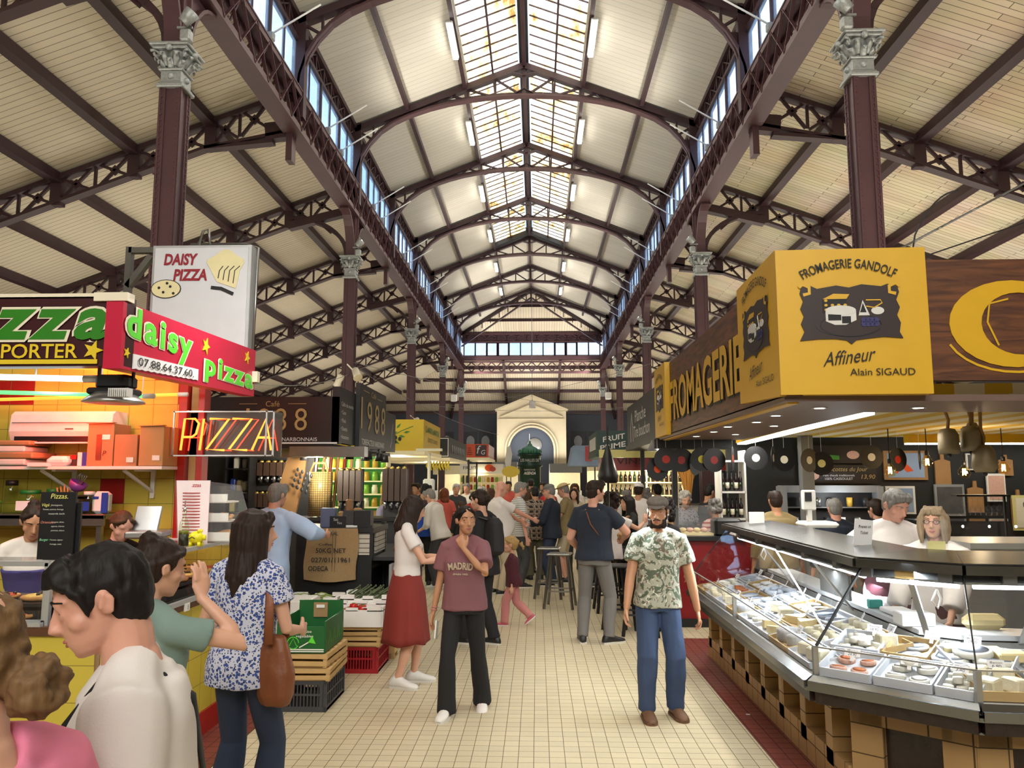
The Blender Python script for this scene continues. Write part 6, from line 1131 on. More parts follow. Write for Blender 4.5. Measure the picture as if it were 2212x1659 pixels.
t = thing('striped_parasol', 'pale blue white market awning beyond the green fruit sign', 'awning', (1.3, 30, 2.3)); b = MB(); b.hexa([(1.2, 28.5, 2.25), (2.4, 28.5, 2.25), (2.4, 31, 2.25), (1.2, 31, 2.25), (1.35, 28.5, 3.0), (2.4, 28.5, 3.0), (2.4, 31, 3.0), (1.35, 31, 3.0)]); b.build('cloth', 'sky_print', t); b = MB(); b.box((1.9, 28.47, 2.7), (.25, .03, .55)); b.build('banner', 'red_tile', t); b = MB(); b.box((2.3, 28.7, 1.12), (.06, .06, 2.25)); b.build('post', 'grey', t); b = MB(); b.box((2.3, 30.8, 1.12), (.06, .06, 2.25)); b.build('post', 'grey', t)
for k, (x, y, w, m) in enumerate(((2.7, 15.0, 1.0, 'white'), (2.6, 24.0, 3.4, 'stall_green'), (2.4, 30, 3.5, 'self_lit_cream'))):
    t = thing('stall_counter', '%s stall counter on the right beyond the red bar' % ('white', 'dark green', 'farthest cream')[k], 'counter', (x, y, 0)); b = MB(); b.box((x, y, .5), (1.4, w, 1.0)); b.build('body', m, t); b = MB(); b.box((x, y, 1.02), (1.5, w + .1, .05)); b.build('top', 'white', t)
# kiosk
P('kiosk_green', '#123a2f', .35, var=.08); P('dome_green', '#3c7a62', .35, var=.1)
t = thing('advertising_column', 'round dark green advertising column with green dome reading LES HALLES', 'kiosk', (-.33, 36, 0)); kx, ky = -.33, 36
b = MB(); b.lathe([(.55, 0), (.55, .3), (.5, .32), (.5, 2.3), (.58, 2.35), (.58, 2.42), (.5, 2.44), (.5, 2.8), (.58, 2.84), (.58, 2.9), (0, 2.9)], (kx, ky, 0), 24); b.build('drum', 'kiosk_green', t)
b = MB(); b.lathe([(.46, 2.9), (.48, 3.0), (.46, 3.1), (.3, 3.22), (.12, 3.3), (.1, 3.38), (.05, 3.4), (.05, 3.5), (0, 3.55)], (kx, ky, 0), 20)
for k in range(12): a = k * .5236; b.ell((kx + .46 * math.cos(a), ky + .46 * math.sin(a), 3.02), (.1, .1, .12), seg=8)
b.build('dome', 'dome_green', t); b = MB(); b.text('LES HALLES DE', (kx, ky - .51, 2.62), ux_f, uz, w=.85, h=.13, m=0); b.text('NARBONNE', (kx, ky - .52, 2.18), ux_f, uz, w=.5, h=.08, m=0); b.text('AGENDA', (kx, ky - .52, 2.03), ux_f, uz, w=.55, h=.14, m=0, shear=.2, bold=.03); b.build('lettering', 'white_text', t)
t = thing('oval_sign', 'small yellow oval sign on a pole left of the green column', 'sign', (-1.3, 34, 0)); b = MB(); b.prism(el(-1.12, 2.08, .38, .24), (0, 33.0, 0), ux_f, uz, .04); b.build('plate', 'sun_yellow', t); b = MB(); b.box((-1.12, 33.05, 1.0), (.05, .05, 2.0)); b.build('pole', 'grey', t)
t = thing('feather_flag', 'white teardrop flag beside the green column', 'flag', (-1.4, 36, 0)); b = MB(); b.prism([(-1.4, 1.9), (-1.25, 2.2), (-1.15, 2.9), (-1.25, 3.35), (-1.4, 3.2), (-1.5, 2.6)], (0, 36, 0), ux_f, uz, .03); b.build('cloth', 'white', t); b = MB(); b.box((-1.42, 36.03, 1.3), (.04, .04, 2.6)); b.build('pole', 'dark', t)
# far stalls filling the back
for k, (x, w, m, h) in enumerate(((-4.5, 2.6, 'self_lit_cream', 2.0), (-1.8, 1.4, 'grey', 2.2), (1.6, 1.8, 'grey', 2.1), (4.2, 2.6, 'self_lit_cream', 2.2))):
    t = thing('market_stall', '%s pale lit stall from the left in front of the far stone arch' % ORD[k], 'stall', (x, 44, 0)); b = MB(); b.box((x, 44, h + .25), (w, 2, .5)); b.build('canopy', m, t); b = MB(); b.box((x, 44.2, .55), (w, 1.4, 1.1)); b.build('counter', 'white', t); b = MB(); b.box((x, 45.0, 1.5), (w, .08, h)); b.build('back_wall', 'self_lit_cream', t)
# stone portal on the far wall, portraits
P('stone', '#b3a78c', .85, var=.12, vs=2, bump=.2); P('door_blue', '#3f4756', .6, var=.1); PY = 52.0
t = thing('stone_portal', 'pale stone gabled portal with round arch on the far wall', 'portal', (-.36, PY, 0))
b = MB(); R1 = 1.62; arc = [(-.36 + R1 * math.cos(math.pi - math.pi * i / 20), 3.7 + R1 * math.sin(math.pi - math.pi * i / 20)) for i in range(21)]
b.prism([(-2.7, 0), (-2.7, 6.4), (-.36, 7.35), (1.98, 6.4), (1.98, 0)] + [(1.26, 0)] + list(reversed(arc)) + [(-1.98, 0)], (0, PY + .6, 0), ux_f, uz, .6); b.build('facade', 'stone', t)
b = MB()
for rr_, w in ((1.55, .12), (1.75, .1)):
    a = [(-.36 + rr_ * math.cos(math.pi - math.pi * i / 20), 3.7 + rr_ * math.sin(math.pi - math.pi * i / 20)) for i in range(21)]
    for (xa, za), (xb, zb) in zip(a, a[1:]): b.bar((xa, PY - .06, za), (xb, PY - .06, zb), .16, w, (0, 0, 1))
    for s in (-1, 1): b.box((-.36 + s * rr_, PY - .06, 1.85), (w, .16, 3.7))
for s in (-1, 1): b.bar((-.36 + s * 2.45, PY - .1, 6.35), (-.36, PY - .1, 7.35), .3, .14); b.bar((-.36 + s * 2.1, PY - .05, 5.9), (-.36, PY - .05, 6.75), .12, .08)
b.box((-.36, PY - .05, 5.75), (4.4, .1, .08)); b.build('moulding', 'stone', t)
b = MB(); b.box((-.36, PY + .5, 2.6), (3.2, .1, 5.2)); b.build('arch_panel', 'door_blue', t)
b = MB(); b.lathe([(0, 0), (.5, 0), (.5, .05), (0, .05)], (-.36 + .2, PY + .4, 4.0), 20, R=MX.Rotation(math.pi / 2, 3, 'X')); b.bar((-.5, PY + .4, 4.8), (-.5, PY + .4, 3.6), .04, .04); b.build('clock', 'alu', t)
P('portrait_dark', '#2c2f34', .6, var=.4, vs=3); P('portrait_face', '#8d9094', .6, var=.25, vs=4)
for k, x in enumerate((-8.2, -6.6, -4.9, -3.7, 3.0, 4.1, 6.0, 7.4)):
    t = thing('portrait_panel', '%s black and white portrait panel from the left on the far wall' % ORD[k], 'portrait', (x, 56.1, 3.6)); b = MB(); b.box((x, 56.16, 4.3), (1.05, .06, 1.7)); b.build('panel', 'portrait_dark', t); b = MB(); b.prism(el(x + .05 * (k % 3 - 1), 4.45, .3, .42), (0, 56.128, 0), ux_f, uz, .01); b.prism([(x - .45, 3.5), (x + .45, 3.5), (x + .35, 3.95), (x - .3, 3.95)], (0, 56.128, 0), ux_f, uz, .008); b.build('face_photo', 'portrait_face', t)
# ================================================================ people
WS = bpy.data.scenes.new('workshop')
def evald(b, name, mat, parent, voxel, sm=3, disp=None, kind=None):
    """one continuous skin grown round the given forms"""
    me = bpy.data.meshes.new('tmp'); me.from_pydata(b.v, [], b.f); o = bpy.data.objects.new('tmp', me); WS.collection.objects.link(o)
    m = o.modifiers.new('r', 'REMESH'); m.mode = 'VOXEL'; m.voxel_size = voxel; s = o.modifiers.new('s', 'SMOOTH'); s.factor = .5; s.iterations = sm
    WS.view_layers[0].update(); ev = o.evaluated_get(WS.view_layers[0].depsgraph); m2 = bpy.data.meshes.new_from_object(ev); bpy.data.objects.remove(o); bpy.data.meshes.remove(me)
    if disp:
        nn = [v.normal.copy() for v in m2.vertices]; cc = [v.co + n * disp(v.co) for v, n in zip(m2.vertices, nn)]; m2.vertices.foreach_set('co', [x for c in cc for x in c])
    m2.polygons.foreach_set('use_smooth', [True] * len(m2.polygons)); m2.name = name
    m2.materials.clear(); m2.materials.append(MATS[mat] if isinstance(mat, str) else mat); m2.update()
    o = bpy.data.objects.new(name, m2); COL.objects.link(o); o.parent = parent; return o
def cloth(a=.006, f=7.0, sx=1.0): return lambda p: a * NZ.noise(V((p.x * f * sx, p.y * f * sx, p.z * f * .6))) + a * .5 * NZ.noise(V((p.x * f * 2.3, p.y * f * 2.3 + 7, p.z * f * 1.2)))
def strandy(a=.005, f=55.0): return lambda p: a * NZ.noise(V((p.x * f, p.y * f, p.z * f * .22))) + a * .6 * NZ.noise(V((p.x * f * .4, p.y * f * .4, p.z * f * .12)))
def curly(a=.012, f=34.0): return lambda p: a * NZ.noise(p * f) + a * .6 * NZ.noise(p * f * 2)
def hairm(name, col):
    m, nt, b = newm(name); tc = nd(nt, 'TexCoord'); mp = nd(nt, 'Mapping', {'Vector': tc.outputs['Object'], 'Scale': (90, 90, 12)}); n = nd(nt, 'TexNoise', {'Vector': mp.outputs[0], 'Scale': 1.0, 'Detail': 3.0})
    r = nd(nt, 'Mix', {0: n.outputs[0], 6: c4([x * .45 for x in col]), 7: c4([min(1, x * 1.5) for x in col])}, data_type='RGBA'); nt.links.new(r.outputs[2], b.inputs['Base Color']); b.inputs['Roughness'].default_value = .6; b.inputs['Specular IOR Level'].default_value = .25
    bp = nd(nt, 'Bump', {'Strength': .5, 'Distance': .004, 'Height': n.outputs[0]}); nt.links.new(bp.outputs[0], b.inputs['Normal'])
hairm('hair_black', hx('#171312')); hairm('hair_dark', hx('#2a1d17')); hairm('hair_brown', hx('#4a3322')); hairm('hair_light', hx('#6a5034')); hairm('hair_blond', hx('#a98a58')); hairm('hair_grey', hx('#7d7a76')); hairm('hair_white', hx('#b9b7b2')); hairm('hair_ash', hx('#8d7a62')); hairm('hair_red', hx('#6e3a22'))
def skinm(name, col):
    m, nt, b = newm(name); tc = nd(nt, 'TexCoord'); n = nd(nt, 'TexNoise', {'Vector': tc.outputs['Object'], 'Scale': 9.0, 'Detail': 4.0}); col = hx(col)
    r = nd(nt, 'Mix', {0: n.outputs[0], 6: c4((col[0] * .88, col[1] * .80, col[2] * .78)), 7: c4([min(1, x * 1.08) for x in col])}, data_type='RGBA'); nt.links.new(r.outputs[2], b.inputs['Base Color']); b.inputs['Roughness'].default_value = .5
    b.inputs['Subsurface Weight'].default_value = 0.0
skinm('skin_light', '#d0a288'); skinm('skin_tan', '#b88968'); skinm('skin_pink', '#cf9c86'); skinm('skin_dark', '#7b543c')
P('eye_white', '#d8d4cf', .25, var=0); P('iris', '#2b1c12', .2, var=0); P('lips', '#a8625a', .45, var=0)
def fabric(name, col, var=.10, bump=.12): return P(name, col, .85, var=var, vs=5, bump=bump, bs=220)
for n_, c_ in dict(cloth_white='#d9d3cf', cloth_offwhite='#d6d0c6', cloth_black='#17171a', cloth_navy='#1b2433', cloth_grey='#6d6b69', cloth_denim='#27324a', cloth_denim_light='#37496a', cloth_sage='#748a83', cloth_pink='#e07f9c', cloth_mauve='#7d5258', cloth_rust='#7e2a22', cloth_burgundy='#4b1826', cloth_rose='#c07d7c', cloth_khaki='#867550', cloth_tan='#b5a78d', cloth_blue='#1f48a5', cloth_sky='#a9c1e2', cloth_olive='#5d5b4a', cloth_red='#a82a22', cloth_charcoal='#3a3b3e', cloth_lavender='#9d9ab5', cloth_violet='#453f78', cloth_coral='#c2564a').items(): fabric(n_, c_)
P('leather_brown', '#7a4423', .5, var=.25, vs=9, bump=.3); P('leather_tan', '#8a6b4a', .5, var=.2, vs=9); P('shoe_white', '#dcd9d3', .5, var=.05); P('shoe_black', '#1b1b1d', .45); P('shoe_brown', '#6b4c36', .6, var=.2); P('shoe_pink', '#c05a6c', .5); P('sole_white', '#d0ccc2', .6, var=.05); P('strap_black', '#141418', .7); P('strap_green', '#7bbf2e', .7)
def printed(name, base, cols, scale, th=(.35, .5), kind='v'):
    """printed cloth: small flowers, blotches or checks in object space"""
    m, nt, b = newm(name); tc = nd(nt, 'TexCoord'); cur = c4(hx(base)); b.inputs['Roughness'].default_value = .85; last = None
    for i, c in enumerate(cols):
        if kind == 'v': t = nd(nt, 'TexVoronoi', {'Vector': nd(nt, 'Mapping', {'Vector': tc.outputs['Object'], 'Location': (i * 3.1, i * 1.7, i)}).outputs[0], 'Scale': scale * (1 + .5 * i)}); f = mt(nt, 'LESS_THAN', t.outputs[0], th[i % len(th)])
        elif kind == 'n': t = nd(nt, 'TexNoise', {'Vector': nd(nt, 'Mapping', {'Vector': tc.outputs['Object'], 'Location': (i * 5.3, i, 0)}).outputs[0], 'Scale': scale * (1 + .6 * i), 'Detail': 5.0, 'Distortion': 2.2}); f = mt(nt, 'GREATER_THAN', t.outputs[0], th[i % len(th)])
        else:
            sp = nd(nt, 'SeparateXYZ', {0: tc.outputs['Object']}); ax = (mt(nt, 'ADD', sp.outputs[0], sp.outputs[1]), sp.outputs[2])
            f = line(nt, ax[1], scale, scale * .4) if kind == 's' else (mt(nt, 'MULTIPLY', line(nt, ax[0], scale, scale * .55), line(nt, ax[1], scale, scale * .55)) if i == 0 else mt(nt, 'MAXIMUM', line(nt, ax[0], scale, scale * .12, .03), line(nt, ax[1], scale, scale * .12, .03)))
        mx = nd(nt, 'Mix', {0: f, 6: last or cur, 7: c4(hx(c))}, data_type='RGBA'); last = mx.outputs[2]
    nt.links.new(last, b.inputs['Base Color'])
printed('floral', '#c3c6d8', ['#3a4f92', '#1f2540'], 55, (.42, .30)); printed('foliage_print', '#a5a697', ['#55614f', '#6e5a4c', '#cfd0c4'], 9, (.53, .6, .62), 'n'); printed('check', '#9a8878', ['#2a211f', '#463a34'], .085, kind='c'); printed('stripes', '#d4d2cd', ['#77797c'], .03, kind='s'); printed('stripes_red', '#c9a79a', ['#8e2f2a'], .06, kind='s'); printed('patterned_grey', '#8f8f96', ['#4f505c'], 30, (.3,))
TM = [(-.05, .088, .064, 0), (0, .095, .070, -.003), (.05, .088, .066, .002), (.1, .084, .062, .004), (.16, .090, .064, .004), (.21, .098, .067, .004), (.24, .099, .062, -.001), (.263, .088, .053, -.005), (.283, .062, .045, -.008), (.3, .044, .038, -.008), (.318, .034, .034, -.008)]
TF = [(-.05, .098, .070, -.004), (0, .1, .072, -.006), (.05, .086, .062, 0), (.1, .071, .054, .002), (.16, .080, .060, .006), (.2, .088, .070, .010), (.235, .09, .060, .001), (.26, .08, .050, -.005), (.28, .056, .042, -.008), (.298, .038, .034, -.008), (.318, .03, .031, -.008)]
def ik(a, b_, l1, l2, pole):
    d = b_ - a; L = min(d.length, (l1 + l2) * .999); d.normalize(); x = (l1 * l1 - l2 * l2 + L * L) / (2 * L); y = math.sqrt(max(l1 * l1 - x * x, 0)); pv = pole - d * pole.dot(d); pv = pv.normalized() if pv.length > 1e-5 else V((0, 1, 0))
    return a + d * x + pv * y, a + d * L
class Sk: pass
def skel(h, p):
    k = Sk(); k.h = h; k.P = V((p.get('px', 0), p.get('py', 0), p.get('pz', .525) * h)); ln, sd, tw = (math.radians(p.get(q, 0)) for q in ('lean', 'side', 'twist'))
    k.T = V((math.sin(sd), math.sin(ln), math.cos(ln) * math.cos(sd))).normalized(); R = V((math.cos(tw), math.sin(tw), 0)); k.R = (R - k.T * R.dot(k.T)).normalized(); k.F = k.T.cross(k.R)
    w = p.get('sw', 1.0); k.S = [k.P + k.T * .268 * h + k.R * (s * .097 * w * h) for s in (-1, 1)]; k.N = k.P + k.T * .318 * h
    yw, pt, rl = (math.radians(p.get(q, 0)) for q in ('hy', 'hp', 'hr')); Q = MX.Rotation(yw, 3, 'Z') @ MX.Rotation(-pt, 3, 'X') @ MX.Rotation(rl, 3, 'Y')
    k.HR = MX(Q); k.Hr, k.Hf, k.Hu = Q.col[0], Q.col[1], Q.col[2]; k.hs = p.get('hs', 1.0) * h / 1.7; k.H = k.N + k.T * .022 * h + k.Hu * .109 * k.hs + k.Hf * .022 * k.hs
    k.hd = lambda x, y, z: k.H + (k.Hr * x + k.Hf * y + k.Hu * z) * k.hs
    k.lid = .006 if p.get('hp', 0) > 15 else 0.0; k.arm = []
    for i, s in enumerate((-1, 1)):
        a = p.get('RL'[::-1][i] if False else ('L' if s < 0 else 'R'), {}); t = V(a.get('hand', (s * .165, .03, .455))); t = V((t.x * h, t.y * h, t.z * h)); pole = V(a.get('pole', (s * .35, -1, -.15)))
        e, wr = ik(k.S[i], t, .172 * h, .152 * h, pole); k.arm.append((k.S[i], e, wr, a))
    k.leg = []; hx_ = .049 * h; hp = [k.P + V((s * hx_, 0, -.012 * h)) for s in (-1, 1)]
    for i, s in enumerate((-1, 1)):
        f = p.get('fL' if s < 0 else 'fR', (s * .06, 0, s * -6)); f = list(f) + [0, 0, 0, 0][:max(0, 5 - len(f))]; an = V((f[0] * h, f[1] * h, .046 * h + f[3] * h)); fa = math.radians(f[2]); fw = V((-math.sin(fa), math.cos(fa), 0))
        kn, an2 = ik(hp[i], an, .247 * h, .236 * h, V((fw.x * .4 + s * .08, fw.y * .4 + .8, .15))); k.leg.append((hp[i], kn, an2, fw, f))
    return k
def torso(b, k, tab, inf=0.0, t0=-1.0, t1=9.0, hemx=0.0, belly=0.0, straight=0.0, wide=1.0, seg=22):
    h = k.h; rs = []; rows = [r for r in tab if t0 - 1e-6 <= r[0] <= t1 + 1e-6]
    if t0 > -1 and rows[0][0] > t0 + 1e-4: q = rows[0]; rows.insert(0, (t0, q[1], q[2], q[3]))
    mx = max(r[1] for r in rows); my = max(r[2] for r in rows)
    for t, rx, ry, yo in rows:
        if t < .21: rx = rx + (mx * .97 - rx) * straight; ry = ry + (my * .97 - ry) * straight
        if t < .06: rx += hemx * (.06 - t) / .1; ry += hemx * (.06 - t) / .1
        bl = belly * math.exp(-((t - .08) / .07) ** 2); rx = rx * wide * h + inf; ry = ry * h * (1 + (wide - 1) * .7) + inf + bl * h * .5; c = k.P + k.T * (t * h) + k.F * ((yo + bl * .5) * h); ring = []
        for j in range(seg):
            a = 2 * math.pi * j / seg; ca, sa = math.cos(a), math.sin(a); ring.append(c + k.R * (rx * math.copysign(abs(ca) ** .85, ca)) + k.F * (ry * math.copysign(abs(sa) ** .85, sa)))
        rs.append(ring)
    b.rings(rs, smooth=True)
def lerp(a, b_, f): return a + (b_ - a) * f
def hand(b, k, w, e, a, s):
    """palm, four jointed fingers and a thumb from the side of the palm"""
    u = k.h / 1.7; d = V(a['hd']).normalized() if 'hd' in a else (w - e).normalized(); pn = V(a.get('pn', (-s, .15, 0))); pn = (pn - d * pn.dot(d)).normalized(); th = V(a['th']) if 'th' in a else None
    sd = d.cross(pn).normalized()
    fwd = th or V((0, 1, .3)); 
    if sd.dot(fwd) < 0: sd = -sd                       # thumb side
    cu = a.get('curl', .35); L = lambda x, y, z: w + (d * x + sd * y + pn * z) * u
    b.tube([L(-.015, 0, 0), L(.015, 0, 0), L(.05, 0, .002), L(.088, 0, .002)], [(.02 * u, .02 * u), (.026 * u, .017 * u), (.039 * u, .015 * u), (.038 * u, .012 * u)] if abs(sd.dot(frame(d)[0])) > .7 else [(.02 * u, .02 * u), (.017 * u, .026 * u), (.015 * u, .039 * u), (.012 * u, .038 * u)], 10)
    for i, (y, ln) in enumerate(((.029, .068), (.01, .076), (-.01, .07), (-.028, .055))):
        c0 = cu * (1 + .12 * i); p = L(.085, y, 0); dr = 0; pts = [L(.07, y, 0), p]
        for q, fr in enumerate((.45, .3, .25)): dr += c0 * (.8, 1, .7)[q]; p = p + (d * math.cos(dr) + pn * math.sin(dr) + sd * (.05 * (1.5 - i))).normalized() * (ln * fr * u); pts.append(p)
        b.tube(pts, [.0095 * u, .0092 * u, .0086 * u, .008 * u, .0068 * u], 7)
    tc = a.get('tc', .3); p0, p1 = L(.02, .022, .004), L(.05, .047, .012); p2 = p1 + (d * .8 + sd * .35 + pn * tc).normalized() * .032 * u; p3 = p2 + (d * .9 + sd * .0 + pn * (tc * 1.6)).normalized() * .026 * u
    b.tube([p0, p1, p2, p3], [.014 * u, .0125 * u, .0105 * u, .008 * u], 7)
def head(b, k, fem, detail):
    H = k.hd; R = k.HR; s = k.hs
    prof = [(-.114, .052, .02, .022), (-.1, .046, .040, .042), (-.078, .03, .053, .066), (-.05, .015, .0615, .082), (-.02, .004, .067, .0905), (.0, 0, .070, .0915), (.02, -.002, .0725, .0925), (.045, -.006, .0745, .095), (.07, -.01, .069, .088), (.092, -.014, .053, .07), (.107, -.016, .028, .038), (.111, -.016, .008, .01)]
    if fem: prof = [(z, y, x * (.93 if z < -.03 else .97), r * .985) for z, y, x, r in prof]
    b.rings([[H(rx * math.cos(2 * math.pi * j / 20), yc + ry * math.sin(2 * math.pi * j / 20), z) for j in range(20)] for z, yc, rx, ry in prof], smooth=True)
    b.tube([k.N - k.T * .03 * k.h, lerp(k.N, H(0, -.03, -.06), .5), H(0, -.025, -.04)], [.036 * k.h * (.86 if fem else 1), .0335 * k.h * (.84 if fem else 1), .032 * k.h * (.84 if fem else 1)], 14)
    b.tube([H(0, .088, .012), H(0, .103, -.012), H(0, .114, -.032), H(0, .1, -.043)], [.008 * s, .0095 * s, .0125 * s, .009 * s], 8)
    for q in (-1, 1):
        b.ell(H(q * .0115, .1, -.036), (.008 * s, .009 * s, .007 * s), R, 8); b.tube([H(q * .014, .087, .027), H(q * .036, .083, .03), H(q * .056, .062, .022)], [.007 * s, .0075 * s, .005 * s], 7); b.ell(H(q * .043, .047, -.03), (.025 * s, .03 * s, .026 * s), R, 12)
        b.ell(H(q * .074, -.012, -.008), (.009 * s, .019 * s, .031 * s), R @ MX.Rotation(.2 * q, 3, 'Z'), 10); b.tube([H(q * .08, .002, -.02), H(q * .086, -.016, .012), H(q * .084, -.03, .0), H(q * .079, -.018, -.036)], .0055 * s, 6)
        if detail: b.ell(H(q * .032, .0722, .0095 - k.lid), (.0138 * s, .0132 * s, .0085 * s), R, 10); b.tube([H(q * .02, .0865, .012), H(q * .032, .0885, .0165), H(q * .044, .08, .011)], .0042 * s, 6); b.tube([H(q * .02, .085, -.006), H(q * .032, .0865, -.0095), H(q * .044, .078, -.005)], .0038 * s, 6)
    b.tube([H(-.022, .084, -.066), H(-.008, .0945, -.0635), H(0, .094, -.0645), H(.008, .0945, -.0635), H(.022, .084, -.066)], .0055 * s, 7); b.tube([H(-.019, .083, -.072), H(0, .092, -.075), H(.019, .083, -.072)], .0065 * s, 7); b.ell(H(0, .07, -.1), (.02 * s, .022 * s, .016 * s), R, 10)
def hair(b, k, st, fem):
    H = k.hd; R = k.HR; s = k.hs; el_ = lambda x, y, z, a, c, d: b.ell(H(x, y, z), (a * s, c * s, d * s), R, 16); tb = lambda pts, r, n=7: b.tube([H(*p) for p in pts], [q * s for q in r] if isinstance(r, list) else r * s, n)
    ty = st['type']
    if ty == 'bald': return False
    if ty == 'fringe_bald': tb([(-.077, .0, .01), (-.074, -.05, .0), (-.045, -.092, -.01), (0, -.1, -.01), (.045, -.092, -.01), (.074, -.05, 0), (.077, .0, .01)], [.006, .012, .016, .016, .016, .012, .006]); return True
    el_(0, -.016, .03, .081, .1, .09); el_(0, -.04, -.005, .075, .073, .082)
    if ty == 'under': el_(0, -.05, -.045, .062, .05, .05); return True
    if ty in ('short', 'swept'):
        for x in (-.045, -.02, .005, .03, .05): tb([(x * 1.1, .03, .098), (x * 1.05, .07, .086), (x * 1.1 + .008, .088 if ty == 'swept' else .085, .062)], [.024, .021, .008])
        for q in (-1, 1): el_(q * .05, .042, .066, .03, .034, .03); tb([(q * .06, .062, .07), (q * .072, .05, .05), (q * .077, .035, .03)], [.014, .012, .011]); tb([(q * .076, .03, .03), (q * .076, .028, .0), (q * .073, .026, -.025)], [.012, .009, .004])
        el_(0, -.05, -.045, .062, .05, .05)
    if ty == 'long':
        L = st.get('len', .3); fr = st.get('front', 0)
        for i in range(19):
            a = math.radians(-118 + 236 * i / 18); sx, cs = math.sin(a), -math.cos(a); lw = L * (.86 + .2 * ((i * 7) % 5) / 5); bk = min(1, max(0, math.cos(a) + .3)); pts = [H(.05 * sx, .05 * cs - .01, .085), H(.083 * sx, .098 * cs - .005, .03), H(.088 * sx, .1 * cs - .005, -.05), H(.087 * sx, .098 * cs, -.11)]
            end = pts[-1] - V((0, 0, max(.02, lw - .11) * s)) - k.F * (.03 * bk); mid = lerp(pts[-1], end, .5) - k.F * (.022 * bk) + k.R * (.01 * sx); pts += [mid, end]; b.tube(pts, [.024 * s, .024 * s, .023 * s, .022 * s, .019 * s, .004 * s], 7)
        for q in (-1, 1):
            tb([(q * .01, .07, .1), (q * .045, .075, .07), (q * .072, .05, .02), (q * .08, .03, -.05), (q * .082, .03 + .03 * fr, -.13)], [.018, .016, .015, .015, .01])
            if fr: b.tube([H(q * .08, .03, -.09), H(q * .085, .06, -.16), H(q * .075, .085, -.25), H(q * .07, .09, -.31)], [.022 * s, .022 * s, .018 * s, .004 * s], 7)
    if ty == 'bob':
        for i in range(15):
            a = math.radians(-128 + 256 * i / 14); sx, cs = math.sin(a), -math.cos(a); tb([(.05 * sx, .05 * cs, .09), (.085 * sx, .1 * cs - .003, .03), (.094 * sx, .1 * cs, -.05), (.09 * sx, .095 * cs, -st.get('len', .13))], [.024, .024, .023, .008])
        for x in (-.05, -.03, -.01, .015, .04): tb([(x, .03, .105), (x * 1.1, .075, .085), (x * 1.2, .09, .05)], [.022, .017, .007])
    if ty in ('bun', 'pony', 'topbun'):
        for q in (-1, 1): tb([(q * .02, .065, .088), (q * .06, .05, .06), (q * .079, .0, .035), (q * .06, -.07, .0)], [.014, .016, .015, .014])
        bx, by, bz = st.get('pos', (0, -.115, -.02)); r = st.get('r', .045)
        if ty == 'pony': b.tube([H(0, -.09, .01), H(0, -.125, -.0), H(0, -.135, -.08), H(0, -.12, -.19), H(0, -.1, -.26)], [.02 * s, .025 * s, .03 * s, .022 * s, .004 * s], 8)
        else:
            el_(bx, by, bz, r, r * .9, r)
            for i in range(7): a = i * .9; tb([(bx + r * math.cos(a), by - .01, bz + r * math.sin(a)), (bx + r * .6 * math.cos(a + 1), by - r * .8, bz + r * .6 * math.sin(a + 1)), (bx + r * math.cos(a + 2), by, bz + r * math.sin(a + 2))], r * .3)
    if ty == 'curly':
        rr2 = random.Random(5); q = st.get('vol', 1.0)
        for i in range(46):
            a, z = rr2.uniform(0, 6.28), rr2.uniform(-.08, .1); sy = math.sin(a)
            if sy > .35 and z < .055: continue
            w = math.sqrt(max(0, 1 - (z / .13) ** 2)); el_(.092 * q * math.cos(a) * w, -.02 + .1 * q * sy * w, .03 + z * q, .032 * q, .032 * q, .032 * q)
    return True
def shoe(k, i, t, up, so, det):
    hp, kn, an, fw, f = k.leg[i]; u = k.h / 1.7; rt = V((fw.y, -fw.x, 0)); pt = math.radians(f[4]); fd = fw * math.cos(pt) - V((0, 0, math.sin(pt))); uu = fw * math.sin(pt) + V((0, 0, math.cos(pt))); o = an - uu * (.046 * k.h)
    L = lambda x, y, z: o + (rt * x + fd * y + uu * z) * u
    b = MB(); sec = [(-.075, .022, .055), (-.062, .034, .085), (-.025, .04, .112), (.02, .042, .108), (.06, .044, .085), (.105, .05, .064), (.15, .048, .052), (.185, .036, .042), (.203, .014, .028)]
    b.rings([[L(w * math.cos(a), y, max(.012, zt * (.5 + .5 * math.sin(a)))) for a in [2 * math.pi * j / 12 for j in range(12)]] for y, w, zt in sec], 0, True)
    o1 = b.build('shoe', up, t); b = MB(); b.rings([[L((w + .003) * c, y + q * .003, z) for c, q, z in ((-1, 0, 0), (1, 0, 0), (1, 0, .02), (-1, 0, .02))] for y, w, zt in sec]); b.build('sole', so, o1)
    if det:
        b = MB()
        for j in range(4): y = .03 + .022 * j; b.tube([L(-.02, y, .082 - .01 * j), L(0, y + .006, .09 - .01 * j), L(.02, y, .082 - .01 * j)], .003 * u, 5)
        b.build('laces', 'shoe_white' if up != 'shoe_brown' else 'leather_tan', o1)
